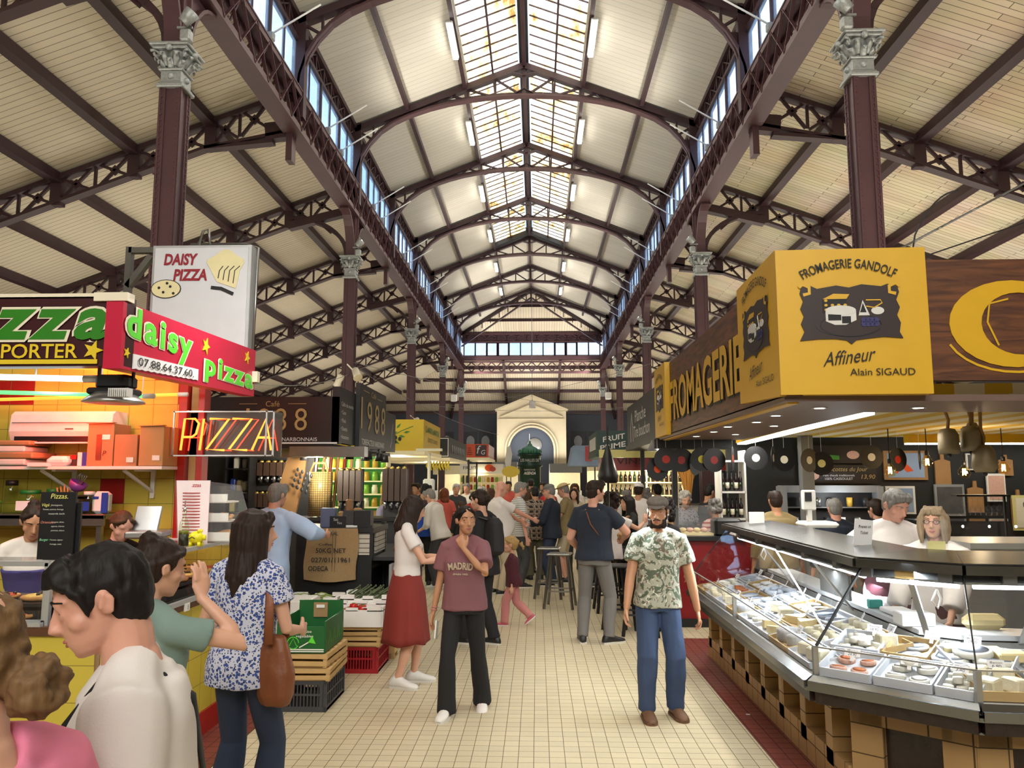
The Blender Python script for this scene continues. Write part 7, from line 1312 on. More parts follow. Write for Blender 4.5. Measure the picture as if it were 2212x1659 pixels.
def person(label, loc, face, h=1.7, fem=False, pose=None, skin='skin_light', hr=None, hc='hair_dark', top=None, legs=None, shoes=('shoe_black', 'sole_white'), vox=.010, det=False, wide=1.0, belly=0.0, group=None, extra=None, arms=1.0, lower=True):
    pose = pose or {}; t = thing('person', label, 'person', (loc[0], loc[1], loc[2] if len(loc) > 2 else 0), group, math.radians(face), True); k = skel(h, pose); tab = TF if fem else TM; k.t = t; k.wide = wide
    b = MB(); torso(b, k, tab, -.009, belly=belly * .6, wide=wide)
    ar = (.030, .027, .0225, .0225, .0148) if not fem else (.025, .023, .019, .0185, .0125)
    for i, s in enumerate((-1, 1)):
        S, E, Wr, a = k.arm[i]; b.tube([lerp(S, k.P + k.T * .255 * h, .35), S, lerp(S, E, .45), E, lerp(E, Wr, .3), Wr], [.03 * h, ar[0] * h * arms, ar[1] * h * arms, ar[2] * h * arms, ar[3] * h * arms, ar[4] * h], 12); hand(b, k, Wr, E, a, s)
        hp, kn, an, fw, f = k.leg[i]
        if lower:
            b.tube([hp + V((0, 0, .03 * h)), hp, lerp(hp, kn, .4), kn, lerp(kn, an, .3) - fw * .008 * h, lerp(kn, an, .75), an], [.042 * h, .046 * h, .044 * h, .030 * h, .0325 * h, .022 * h, .019 * h], 12); b.tube([an, an + fw * .045 * h - V((0, 0, .026 * h)), an + fw * .07 * h - V((0, 0, .034 * h))], [.018 * h, .011 * h, .006 * h], 8)
    for q in (0, 1): b.tube([k.N - k.T * .002 * h - k.F * .006 * h, lerp(k.N, k.S[q], .45) - k.T * .002 * h, k.S[q]], [.02 * h, .022 * h, .026 * h], 10)
    head(b, k, fem, det); evald(b, 'body', skin, t, vox, 2)
    if hr:
        b = MB()
        if hair(b, k, hr, fem): evald(b, 'hair', hc, t, min(vox, .009), 1, curly(.01) if hr['type'] == 'curly' or hr.get('curl') else strandy(.005 if vox < .009 else .004))
    if det or pose.get('eyes'):
        b = MB()
        for q in (-1, 1): b.ell(k.hd(q * .032, .0725, .003), .0115 * k.hs, k.HR, 12); b.ell(k.hd(q * .032 + pose.get('gaze', 0) * .004, .0785, .002), .0068 * k.hs, k.HR, 8, m=1)
        b.build('eyes', ['eye_white', 'iris'], t); b = MB()
        for q in (-1, 1): b.tube([k.hd(q * .014, .0925, .024), k.hd(q * .034, .0895, .031), k.hd(q * .056, .067, .023)], [.0035 * k.hs, .0038 * k.hs, .0018 * k.hs], 6)
        b.build('eyebrows', hc if hc not in ('hair_white', 'hair_blond') else 'hair_grey', t); b = MB(); b.tube([k.hd(-.02, .0862, -.0665), k.hd(-.007, .0985, -.0635), k.hd(.007, .0985, -.0635), k.hd(.02, .0862, -.0665)], .0042 * k.hs, 6); b.tube([k.hd(-.017, .0865, -.0715), k.hd(0, .097, -.0745), k.hd(.017, .0865, -.0715)], .0047 * k.hs, 6); b.build('lips', 'lips', t)
    if top:
        b = MB(); inf = top.get('inf', .014); t0 = top.get('hem', -.05); torso(b, k, tab, inf, t0=t0, t1=.284 if not fem else .281, hemx=.011, belly=belly, straight=top.get('straight', .5), wide=wide)
        for i in range(2):
            S, E, Wr, a = k.arm[i]; sl = top.get('sleeve', .55); q = inf * .9 + top.get('loose', .006)
            pts = [lerp(S, k.P + k.T * .262 * h, .5), S, lerp(S, E, min(sl, 1) * .55), lerp(S, E, min(sl, 1))]; rd = [.034 * h + q * .4, ar[0] * h * arms + q, ar[1] * h * arms + q * 1.25, ar[1] * h * arms + q * 1.4]
            if sl > 1: f = sl - 1; pts += [lerp(E, Wr, f * .5), lerp(E, Wr, f)]; rd[3] = ar[2] * h * arms + q * 1.3; rd += [ar[3] * h * arms + q, ar[4] * h + q * 1.1]
            if sl > .05: b.tube(pts, rd, 14)
        for q in (0, 1): b.tube([lerp(k.N, k.S[q], .18) - k.T * .004 * h - k.F * .006 * h, lerp(k.N, k.S[q], .55) + k.T * .002 * h, k.S[q] - k.T * .002 * h], [.024 * h + inf * .7, .026 * h + inf * .8, .03 * h + inf * .9], 10)
        b.tube([k.P + k.T * .262 * h - k.F * .004 * h, k.P + k.T * .283 * h - k.F * .006 * h, k.P + k.T * (.3 if fem else .307) * h - k.F * .010 * h], [.064 * h + inf * .4, .053 * h + inf * .3, .041 * h + inf * .3] if not fem else [.056 * h + inf * .4, .048 * h + inf * .3, .039 * h + inf * .2], 16)
        if top.get('collar'): b.tube([k.N - k.T * .025 * h, k.N + k.T * .008 * h - k.F * .006 * h], [.042 * h + .004, .038 * h + .004], 14)
        evald(b, top.get('name', 'tshirt'), top['mat'], t, max(vox, .009), 8, cloth(top.get('fold', .006)))
    if legs and lower:
        b = MB(); inf = legs.get('inf', .012); ty = legs.get('type', 'trousers')
        if ty == 'skirt':
            ln = legs['len']; rs = []; n = 48; wz = k.P + k.T * .07 * h
            for i in range(13):
                f = i / 12; c = V((lerp(wz.x, k.P.x, min(1, f * 3)), lerp(wz.y, k.P.y, min(1, f * 3)), wz.z - ln * h * f)); rx = (.088 + (.112 - .088) * min(1, f * 3) + legs.get('flare', .05) * f) * h; ry = rx * .8
                rs.append([c + V(((rx * (1 + .05 * f * math.sin(9 * a + 1.3 * math.sin(3 * a)))) * math.cos(a), (ry * (1 + .06 * f * math.sin(9 * a + 1))) * math.sin(a), .01 * math.sin(5 * a) * f)) for a in [2 * math.pi * j / n for j in range(n)]])
            b.rings(rs, smooth=True); b.build('skirt', legs['mat'], t)
        else:
            torso(b, k, tab, .010, t1=.05, t0=-.05, wide=wide * .985, belly=belly * .3); sh = legs.get('short', 1.0); fl = legs.get('flare', 0)
            for i in range(2):
                hp, kn, an, fw, f = k.leg[i]; lo = legs.get('loose', .008)
                if sh < .6: b.tube([hp + V((0, 0, .02 * h)), hp, lerp(hp, kn, .5), lerp(hp, kn, sh * 2)], [.041 * h + inf, .045 * h + inf, .045 * h + inf + lo, .042 * h + inf + lo * 2], 14)
                else: b.tube([hp + V((0, 0, .02 * h)), hp, lerp(hp, kn, .4), kn, lerp(kn, an, .35), lerp(kn, an, .8), an - V((0, 0, legs.get('drop', .008) * h))], [.041 * h + inf, .045 * h + inf, .044 * h + inf, .031 * h + inf + lo, .032 * h + inf + lo + fl * .3, .024 * h + inf + lo * 1.2 + fl * .7, .024 * h + inf + lo * 1.3 + fl], 14)
            evald(b, 'trousers', legs['mat'], t, max(vox, .009), 3, cloth(legs.get('fold', .006), 9))
    if shoes and lower:
        for i in range(2): shoe(k, i, t, shoes[0], shoes[1], det)
    if extra: extra(k, t, h)
    return t, k
def strap(k, t, pts, w, mat, name='strap', th=.006):
    b = MB(); pts = [V(p) for p in pts]; b.tube(pts, [(w / 2, th)] * len(pts), 8); return b.build(name, mat, t)
def cap_flat(mat):
    def f(k, t, h):
        b = MB(); H = k.hd; b.ell(H(0, .0, .072), (.089 * k.hs, .112 * k.hs, .05 * k.hs), k.HR, 18); b.ell(H(0, -.04, .06), (.087 * k.hs, .08 * k.hs, .045 * k.hs), k.HR, 16); evald(b, 'cap_crown', mat, t, .006, 2, cloth(.004, 20)); b = MB(); b.ell(H(0, .098, .05), (.066 * k.hs, .045 * k.hs, .01 * k.hs), k.HR @ MX.Rotation(-.3, 3, 'X'), 16); b.build('cap_peak', mat, t)
    return f
L_, R_ = 'L', 'R'
def chest_text(k, t, items, z0=.2, mat='cloth_white', r=.066, dy=.0):
    """lettering laid over the front of the shirt"""
    b = MB(); h = k.h
    for s, z, w, hh, arc in items: b.text(s, k.P + k.T * (z * h) + k.F * (r * h + .026), k.R * -1, k.T, w=w, h=hh, bold=.03, arc=arc)
    b.build('shirt_print', mat, t)
if 1:
    # --- nearest, at the left
    def ex(k, t, h):
        pts = [k.P + k.T * .03 * h + k.R * .13 + k.F * .09, k.P + k.T * .15 * h + k.R * .05 + k.F * (.066 * h + .034), k.P + k.T * .24 * h - k.R * .04 + k.F * (.055 * h + .034), k.P + k.T * .312 * h - k.R * .082 + k.F * .02, k.P + k.T * .314 * h - k.R * .082 - k.F * .03, k.P + k.T * .25 * h - k.R * .05 - k.F * (.056 * h + .034), k.P + k.T * .12 * h + k.R * .06 - k.F * (.064 * h + .032)]
        strap(k, t, pts, .035, 'strap_black', 'bag_strap')
    person('person in white tee with black cross strap looking down, nearest at the left', (-.885, 1.82), 114, 1.69, pose={'hp': 22, 'hy': 0, 'lean': 6, 'L': {'hand': (-.13, .12, .5)}, R_: {'hand': (.15, .1, .47)}}, skin='skin_pink', hr={'type': 'swept'}, hc='hair_black', top={'mat': 'cloth_white', 'sleeve': .75, 'inf': .024, 'loose': .014, 'hem': -.09, 'fold': .009, 'straight': .7}, legs={'mat': 'cloth_charcoal'}, vox=.0055, det=True, extra=ex, wide=1.0, arms=1.05)
    def ex(k, t, h): strap(k, t, [k.P + k.T * .12 * h + k.F * .15, k.P + k.T * .24 * h - k.R * .07 + k.F * .12, k.P + k.T * .303 * h - k.R * .1 + k.F * .03, k.P + k.T * .295 * h - k.R * .115 - k.F * .04, k.P + k.T * .24 * h - k.R * .12 - k.F * .12, k.P + k.T * .1 * h - k.R * .1 - k.F * .15], .045, 'strap_green', 'bag_strap')
    person('person in pink top with green shoulder strap and untidy low bun', (-.87, 1.27), 74, 1.65, True, {'hp': 12, 'hy': 14, 'lean': 5}, 'skin_light', {'type': 'bun', 'pos': (.015, -.115, -.075), 'r': .048, 'curl': True}, 'hair_light', {'mat': 'cloth_pink', 'sleeve': .5, 'inf': .02}, {'mat': 'cloth_denim'}, vox=.006, extra=ex)
    person('person in sage green tee with hair tied up holding a hand to the cheek', (-1.48, 2.95), -30, 1.6, True, {'hp': 12, 'hy': -6, R_: {'hand': (.085, .085, .85), 'pole': (.7, .1, -1), 'hd': (-.2, .05, 1), 'pn': (-1, -.1, 0), 'curl': .2}, L_: {'hand': (-.13, .1, .5)}}, 'skin_light', {'type': 'topbun', 'pos': (0, -.07, .095), 'r': .035}, 'hair_dark', {'mat': 'cloth_sage', 'sleeve': .5, 'inf': .014}, {'mat': 'cloth_khaki'}, vox=.007, extra=lambda k, t, h: strap(k, t, [k.S[0] + k.T * .05, k.P + k.T * .2 * h - k.R * .14 - k.F * .1, k.P - k.R * .16 - k.F * .08], .03, 'leather_tan', 'bag_strap'))
    def ex(k, t, h):
        c = k.P + k.R * .215 - k.T * .01 * h - k.F * .03; b = MB(); b.tube([c + V((0, 0, .17)), c + V((0, 0, .1)), c, c - V((0, 0, .12)), c - V((0, 0, .17))], [(.035, .05), (.055, .08), (.068, .11), (.07, .11), (.05, .08)], 14); evald(b, 'shoulder_bag', 'leather_brown', t, .01, 4, cloth(.016, 8)); strap(k, t, [c + V((0, -.08, .14)), k.S[1] + V((.02, -.06, -.1)), k.S[1] + k.T * .055 - k.R * .035, k.S[1] + V((.03, .08, -.12)), c + V((0, .08, .14))], .045, 'leather_brown', 'bag_strap')
    person('person with long dark hair in blue floral blouse and jeans carrying brown bag', (-1.52, 4.08), -14, 1.66, True, {'hy': -48, 'hp': 4, 'twist': -2, L_: {'hand': (-.13, .15, .6)}, R_: {'hand': (.1, .16, .6)}, 'fL': (-.07, .0, 8), 'fR': (.07, .02, -12)}, 'skin_light', {'type': 'long', 'len': .40}, 'hair_dark', {'mat': 'floral', 'name': 'blouse', 'sleeve': .5, 'inf': .016, 'loose': .012, 'hem': -.06, 'fold': .008}, {'mat': 'cloth_denim', 'inf': .008, 'flare': .03, 'fold': .004}, ('shoe_black', 'shoe_black'), .0065, True, extra=ex)
    # --- pizza stall staff
    def ex(k, t, h):
        b = MB(); torso(b, k, TF, .03, t0=-.05, t1=.2); evald(b, 'apron', 'cloth_violet', t, .012, 3, cloth(.005)); strap(k, t, [k.P + k.T * .2 * h + k.R * .05 + k.F * .1, k.N + k.R * .05, k.N - k.F * .06, k.N - k.R * .05, k.P + k.T * .2 * h - k.R * .05 + k.F * .1], .018, 'strap_black', 'apron_strap')
    person('smiling person in violet apron with dark hair tied up behind pizza counter', (-3.62, 5.5), 205, 1.66, True, {'hp': 26, 'hy': 14, 'lean': 8, R_: {'hand': (.14, .22, .62)}, L_: {'hand': (-.16, .2, .6)}}, 'skin_tan', {'type': 'topbun', 'pos': (0, -.05, .105), 'r': .038}, 'hair_dark', {'mat': 'cloth_offwhite', 'sleeve': .3, 'inf': .012}, {'mat': 'cloth_black'}, vox=.0075, det=True, extra=ex)
    person('pizza worker with tied back grey brown hair half hidden by the blackboard', (-3.3, 5.95), 235, 1.6, True, {'hp': 28, 'lean': 10}, 'skin_pink', {'type': 'bun'}, 'hair_brown', {'mat': 'cloth_black', 'sleeve': .6}, {'mat': 'cloth_black'}, vox=.01)
    # --- coffee stall
    person('grey haired man in pale blue shirt reaching over the coffee counter', (-2.72, 7.85), -10, 1.78, False, {'lean': 8, 'hy': -10, 'hp': 8, R_: {'hand': (.25, .2, .69), 'pole': (1, -.4, -.5)}, L_: {'hand': (-.12, .2, .6)}}, 'skin_pink', {'type': 'short'}, 'hair_grey', {'mat': 'cloth_sky', 'name': 'shirt', 'sleeve': 1.6, 'inf': .022, 'loose': .012, 'hem': -.08, 'collar': True, 'fold': .009}, {'mat': 'cloth_denim'}, vox=.0085, wide=1.08)
    person('blonde coffee seller in lavender shirt behind the bean tubes', (-2.35, 12.1), 240, 1.66, True, {'hp': 10}, 'skin_light', {'type': 'pony'}, 'hair_blond', {'mat': 'cloth_lavender', 'name': 'shirt', 'sleeve': 1.7, 'collar': True}, {'mat': 'cloth_black'}, vox=.011)
    # --- middle of the aisle
    def ex(k, t, h):
        b = MB(); b.box((0, 0, 0), (.072, .009, .15), rot=MX.Rotation(-.6, 3, 'X'), bev=.003); o = b.build('smartphone', 'cloth_coral', t); o.location = k.arm[1][2] + V((-.05, .1, .06))
        c = k.P + V((-.17, .04, .02)); b = MB(); b.box(c, (.09, .22, .26), bev=.03); b.build('handbag', 'leather_brown_dark', t); strap(k, t, [c + V((0, .08, .1)), k.P + k.T * .2 * h + k.F * .1 + k.R * -.02, k.S[1] + k.T * .045 - k.R * .03, k.P + k.T * .18 * h - k.F * .12, c + V((0, -.08, .1))], .022, 'leather_brown', 'bag_strap')
        b = MB(); q = c + V((-.07, .02, -.16)); b.ell(q, (.05, .12, .06)); b.tube([q + V((0, .02, .05)), q + V((-.03, .04, .18))], .005, 5); b.tube([q + V((-.02, .1, 0)), q + V((-.02, .11, -.1)), q + V((-.02, .11, -.15))], [.01, .015, .03], 7); b.build('straw_pouch', 'straw_pale', t)
    P('leather_brown_dark', '#2c1c15', .5, var=.4, vs=20); P('straw_pale', '#b8a376', .8, var=.2, vs=40)
    tee, kk = person('long haired woman in white tee and rust red skirt looking at phone', (-1.18, 7.05), -78, 1.68, True, {'hp': 22, 'hy': 4, R_: {'hand': (.07, .22, .66), 'pole': (.6, -.6, -.7), 'hd': (-.2, 1, .35), 'pn': (-.9, 0, .3), 'curl': .5}, L_: {'hand': (-.05, .23, .65), 'pole': (-.6, -.6, -.7), 'hd': (.2, 1, .4), 'pn': (.9, 0, .3), 'curl': .5}, 'fL': (-.05, .05, -6), 'fR': (.06, -.04, -30)}, 'skin_light', {'type': 'long', 'len': .3, 'front': 1}, 'hair_dark', {'mat': 'cloth_white', 'sleeve': .5, 'inf': .012, 'hem': .04, 'loose': .006}, {'type': 'skirt', 'mat': 'cloth_rust', 'len': .37, 'flare': .045}, ('shoe_white', 'sole_white'), .007, True, extra=ex)
    def ex(k, t, h):
        chest_text(k, t, (('MADRID', .185, .2, .055, .5), ('SPAIN 1902', .145, .12, .014, 0)), mat='cloth_tan', r=.07); b = MB(); w = k.arm[1][2]; b.box((0, 0, 0), (.012, .07, .14), rot=MX.Rotation(.3, 3, 'X'), bev=.003); o = b.build('smartphone', 'white', t); o.location = w + V((-.035, .03, -.13)); b = MB(); e = k.arm[1][1]; d = (w - e).normalized()
        a, c = frame(d)
        for q in (.0, .022): b.tube([w - d * (.02 + q) + (a * math.cos(x) + c * math.sin(x)) * .026 for x in [i * .785 for i in range(8)]], .004, 5, closed=True)
        b.build('bracelet', 'cloth_rose', t)
    person('teenage girl in mauve college tee and black flared trousers with hand at mouth', (-.58, 6.25), 172, 1.6, True, {'sw': .95, 'hy': 30, 'hp': 2, 'gaze': 1, L_: {'hand': (-.03, .135, .795), 'pole': (-.55, .6, -1), 'hd': (.45, -.05, .9), 'pn': (.2, -1, .3), 'curl': .75, 'tc': .6}, R_: {'hand': (.16, .02, .44)}, 'fL': (-.07, -.11, 10, .0, 12), 'fR': (.065, .08, -4)}, 'skin_tan', {'type': 'pony'}, 'hair_black', {'mat': 'cloth_mauve', 'sleeve': .68, 'inf': .015, 'loose': .014, 'hem': -.035, 'fold': .009, 'straight': .8}, {'mat': 'cloth_black', 'inf': .006, 'loose': .004, 'flare': .028, 'drop': .026, 'fold': .004}, ('shoe_white', 'sole_white'), .006, True, extra=ex)
    def ex(k, t, h):
        c = k.P + k.T * .17 * h - k.F * .17; b = MB(); b.tube([c + k.T * .2, c + k.T * .14, c, c - k.T * .16, c - k.T * .21], [(.07, .05), (.13, .085), (.15, .1), (.15, .1), (.1, .06)], 14); evald(b, 'backpack', 'strap_black', t, .011, 3, cloth(.008)); 
        for q in (-1, 1): strap(k, t, [c + k.T * .18 + k.R * q * .08, k.S[(q + 1) // 2] + k.T * .055 - k.R * q * .04, k.P + k.T * .2 * h + k.R * q * .1 + k.F * .1, k.P + k.T * .08 * h + k.R * q * .13], .045, 'cloth_charcoal', 'backpack_strap')
    person('person all in black with black backpack seen from behind', (-.62, 8.72), 50, 1.7, True, {'hp': 8, 'hy': 10, L_: {'hand': (-.1, .15, .6)}, R_: {'hand': (.1, .16, .6)}, 'fL': (-.06, .1, 20), 'fR': (.06, -.06, 10)}, 'skin_light', {'type': 'bun', 'pos': (0, -.1, .0), 'r': .04}, 'hair_dark', {'mat': 'cloth_black', 'sleeve': .6, 'inf': .025, 'hem': -.08}, {'mat': 'cloth_black', 'loose': .014}, ('shoe_black', 'sole_white'), .009, extra=ex, wide=1.05)
    def ex(k, t, h):
        b = MB(); o = k.hd(0, -.13, .0)
        for i in range(9): a = i * .7; b.tube([o + V((0, -.01, .0)), o + V((.03 * math.cos(a), -.03, .03 * math.sin(a))), o + V((.02 * math.cos(a + 1), -.05 + .01 * math.sin(a), -.03)), o + V((.03 * math.cos(a + 2), -.05, -.07))], [.012, .014, .012, .004], 6)
        evald(b, 'ponytail', 'hair_blond', t, .006, 1, strandy(.004))
    person('toddler in burgundy jumper and pink trousers walking to the left', (-.3, 9.85), 84, 1.03, True, {'hs': 1.5, 'hp': 0, 'hy': 8, 'lean': 4, L_: {'hand': (-.14, .0, .43)}, R_: {'hand': (.14, .06, .42)}, 'fL': (-.05, .1, 0), 'fR': (.05, -.2, 0, .06, 40)}, 'skin_light', {'type': 'bun', 'pos': (0, -.1, .03), 'r': .03}, 'hair_blond', {'mat': 'cloth_burgundy', 'name': 'jumper', 'sleeve': 1.75, 'inf': .016, 'hem': -.06}, {'mat': 'cloth_rose', 'inf': .012, 'loose': .01}, ('shoe_pink', 'shoe_white'), .007, True, extra=ex, wide=1.12)
    def ex(k, t, h):
        strap(k, t, [k.P + k.T * .12 * h - k.R * .14 + k.F * .03, k.P + k.T * .2 * h - k.F * (.066 * h + .02) - k.R * .02, k.P + k.T * .29 * h + k.R * -.06 - k.F * .045], .02, 'leather_brown', 'bag_strap') if 0 else strap(k, t, [k.P + k.T * .1 * h + k.R * .12 - k.F * .09, k.P + k.T * .2 * h - k.F * (.066 * h + .058), k.P + k.T * .27 * h - k.R * .055 - k.F * (.05 * h + .03), k.P + k.T * .305 * h - k.R * .08 - k.F * .02], .02, 'leather_brown', 'bag_strap')
        b = MB(); q = k.arm[1][2] + V((-.02, .1, .03)); b.ell(q, (.06, .08, .05)); evald(b, 'wrapped_sandwich', 'card_light', t, .008, 1, curly(.015, 20))
    person('tall man in navy tee and grey trousers seen from behind holding food', (.64, 8.85), -16, 1.80, False, {'hy': -42, 'hp': 2, R_: {'hand': (.15, .2, .62), 'pole': (1, -.6, -.4), 'curl': .7}, L_: {'hand': (-.14, .14, .56)}, 'fL': (-.075, -.02, 18), 'fR': (.085, .0, -45)}, 'skin_pink', {'type': 'short'}, 'hair_dark', {'mat': 'cloth_navy', 'sleeve': .62, 'inf': .014, 'hem': -.02}, {'mat': 'cloth_grey', 'inf': .012}, ('shoe_black', 'sole_white'), .007, extra=ex, wide=1.12, arms=1.15, belly=.02)
    def ex(k, t, h):
        cap_flat('cap_check')(k, t, h); b = MB(); s = k.hs; H = k.hd
        for x in (-.062, -.045, -.022, 0, .022, .045, .062): b.tube([H(x * 1.02, .03 + .05 * math.cos(x * 18), -.056 if abs(x) > .03 else -.086), H(x, .025 + .054 * math.cos(x * 17), -.1), H(x * .8, .03 + .042 * math.cos(x * 15), -.126)], [.009 * s, .016 * s, .009 * s], 8)
        for q in (-1, 1): b.tube([H(q * .072, .02, .0), H(q * .07, .03, -.05), H(q * .055, .05, -.09)], [.006 * s, .011 * s, .015 * s], 8)
        b.tube([H(-.028, .083, -.062), H(-.012, .099, -.052), H(.012, .099, -.052), H(.028, .083, -.062)], [.006 * s, .007 * s, .007 * s, .006 * s], 7); evald(b, 'beard', 'hair_dark', t, .005, 1, strandy(.003))
    P('cap_check', '#6f6862', .8, var=.35, vs=40)
    person('bearded man in flat cap, leaf print tee and jeans walking towards us', (.94, 6.2), 176, 1.68, False, {'hy': -12, 'hp': 6, 'side': -2, R_: {'hand': (.155, .1, .46), 'pole': (1, -.8, 0), 'curl': .5}, L_: {'hand': (-.185, .0, .455), 'pole': (-1, -.5, 0), 'curl': .45}, 'fR': (.062, .03, 8), 'fL': (-.07, -.02, 16)}, 'skin_tan', {'type': 'under'}, 'hair_dark', {'mat': 'foliage_print', 'sleeve': .62, 'inf': .015, 'loose': .012, 'hem': -.035, 'fold': .008}, {'mat': 'cloth_denim_light', 'inf': .013, 'loose': .012, 'fold': .009}, ('shoe_brown', 'shoe_brown'), .006, True, extra=ex)
    # --- couple and shoppers farther on
    def gl(k, t, h):
        b = MB()
        for q in (-1, 1): b.tube([k.hd(q * .033 + .019 * math.cos(a), .097, .002 + .016 * math.sin(a)) for a in [i * .6 for i in range(10)]], .0022, 5, closed=True); b.tube([k.hd(q * .05, .094, .005), k.hd(q * .074, .04, .006), k.hd(q * .08, -.01, .004)], .002, 5)
        b.tube([k.hd(-.014, .1, .004), k.hd(.014, .1, .004)], .002, 5); b.build('glasses', 'black', t)
    person('woman with short grey brown hair and glasses in pale shirt bending forward', (-1.62, 13.0), 62, 1.68, True, {'lean': 16, 'hp': 28, L_: {'hand': (-.1, .2, .55)}, R_: {'hand': (.1, .22, .52)}}, 'skin_light', {'type': 'short'}, 'hair_grey', {'mat': 'cloth_offwhite', 'name': 'shirt', 'sleeve': 1.3, 'inf': .02, 'collar': True}, {'mat': 'cloth_charcoal'}, ('shoe_white', 'sole_white'), .011, extra=gl)
    person('man in royal blue polo beside the woman with glasses', (-1.95, 13.3), 10, 1.74, False, {'hp': 22, 'hy': -30, R_: {'hand': (.12, .2, .58)}, 'fL': (-.07, 0, 30)}, 'skin_tan', {'type': 'short'}, 'hair_black', {'mat': 'cloth_blue', 'sleeve': .6}, {'mat': 'cloth_black'}, ('shoe_black', 'sole_white'), .012)
    person('heavy bald man in white polo reaching to the right', (-.62, 12.4), -62, 1.78, False, {'hp': 16, R_: {'hand': (.1, .32, .64), 'pole': (1, -.4, -.6)}, L_: {'hand': (-.1, .28, .62)}}, 'skin_pink', {'type': 'bald'}, 'hair_grey', {'mat': 'cloth_white', 'sleeve': .65, 'inf': .02, 'collar': True}, {'mat': 'cloth_tan'}, vox=.011, wide=1.2, belly=.07)
    person('grey bearded man in striped tee beside the man in white polo', (-.32, 13.2), -70, 1.76, False, {'hp': 10}, 'skin_pink', {'type': 'short'}, 'hair_grey', {'mat': 'stripes', 'sleeve': .6, 'inf': .02}, {'mat': 'cloth_charcoal'}, vox=.012, belly=.03, extra=lambda k, t, h: evald((lambda b: (b.ell(k.hd(0, .055, -.1), (.05, .045, .035), k.HR, 12), b)[1])(MB()), 'beard', 'hair_grey', t, .008, 1, strandy(.004)))
    person('stout person in brown checked shirt and olive trousers seen from behind', (-.03, 14.2), 12, 1.67, False, {'hp': 14, L_: {'hand': (-.14, .12, .5)}, R_: {'hand': (.12, .16, .55)}}, 'skin_tan', {'type': 'short'}, 'hair_black', {'mat': 'check', 'name': 'shirt', 'sleeve': 1.7, 'inf': .024, 'hem': -.1, 'collar': True}, {'mat': 'cloth_olive', 'loose': .015}, ('shoe_black', 'shoe_black'), .0105, wide=1.2, belly=.03)
    def gcap(mat, straw=False):
        def f(k, t, h):
            b = MB(); b.ell(k.hd(0, -.01, .065), (.086 * k.hs, .104 * k.hs, .058 * k.hs), k.HR, 16)
            if straw: b.lathe([(.0, .04), (.155 * k.hs, .035), (.16 * k.hs, .028), (0, .03)], k.hd(0, 0, .03), 20, R=k.HR)
            else: b.ell(k.hd(0, .11, .045), (.065 * k.hs, .06 * k.hs, .008), k.HR, 12)
            b.build('hat', mat, t)
        return f
    person('man in grey cap and dark jacket with jeans beside the checked shirt', (.25, 13.4), 70, 1.72, False, {'hp': 14, L_: {'hand': (-.1, .2, .6)}}, 'skin_pink', {'type': 'under'}, 'hair_grey', {'mat': 'cloth_navy', 'name': 'jacket', 'sleeve': 1.8, 'inf': .026, 'hem': -.06}, {'mat': 'cloth_denim'}, vox=.0115, wide=1.08, extra=gcap('cloth_grey'))
    person('man in straw hat and khaki tee with pale shorts', (.52, 13.8), 75, 1.74, False, {'hp': 20, L_: {'hand': (-.08, .2, .62)}, R_: {'hand': (.08, .22, .62)}}, 'skin_pink', {'type': 'under'}, 'hair_grey', {'mat': 'cloth_khaki', 'sleeve': .6, 'inf': .018}, {'mat': 'cloth_tan', 'short': .5}, vox=.0115, belly=.05, extra=gcap('straw_pale', True))
    person('dark haired woman in light jacket facing us beyond the straw hat', (.72, 15.2), 175, 1.62, True, {}, 'skin_light', {'type': 'long', 'len': .25}, 'hair_dark', {'mat': 'cloth_tan', 'name': 'jacket', 'sleeve': 1.8}, {'mat': 'cloth_charcoal'}, vox=.013)
    # --- at the red bar
    person('curly haired woman in white tee seated at the bar gesturing', (1.0, 10.8), -50, 1.66, True, {'pz': .485, 'lean': 4, 'hp': 4, R_: {'hand': (.12, .28, .72), 'pole': (1, -.2, -.8), 'hd': (0, .5, .9), 'pn': (-.6, .2, 0), 'curl': .25}, L_: {'hand': (-.1, .28, .7), 'pole': (-1, -.2, -.8), 'hd': (0, .5, .9), 'pn': (.6, .2, 0)}, 'fL': (-.06, .22, 0, .16), 'fR': (.06, .24, 0, .16)}, 'skin_light', {'type': 'curly', 'vol': 1.1}, 'hair_dark', {'mat': 'cloth_white', 'sleeve': .55, 'inf': .02}, {'mat': 'cloth_black'}, vox=.0095)
    person('woman with long black hair seated beyond the curly haired one', (1.35, 11.45), 110, 1.64, True, {'pz': .485, 'hp': 6, L_: {'hand': (-.08, .25, .68)}, 'fL': (-.06, .22, 0, .16), 'fR': (.06, .24, 0, .16)}, 'skin_light', {'type': 'long', 'len': .3}, 'hair_black', {'mat': 'cloth_black', 'sleeve': .6}, {'mat': 'cloth_black'}, vox=.012)
    person('person with huge black bushy hair behind the flat cap', (1.5, 9.35), 0, 1.55, True, {'pz': .5, 'hp': 8, 'fL': (-.06, .1, 0), 'fR': (.06, .1, 0)}, 'skin_tan', {'type': 'curly', 'vol': 1.45}, 'hair_black', {'mat': 'cloth_black', 'sleeve': .6}, {'mat': 'cloth_black'}, vox=.012)
    person('white haired woman in patterned grey dress behind the bar display', (2.28, 12.1), 185, 1.6, True, {'hp': 12, R_: {'hand': (.1, .2, .6)}, L_: {'hand': (-.1, .2, .6)}}, 'skin_light', {'type': 'curly', 'vol': .95}, 'hair_white', {'mat': 'patterned_grey', 'name': 'dress', 'sleeve': .6, 'hem': -.05}, {'mat': 'patterned_grey'}, vox=.0105, det=False)
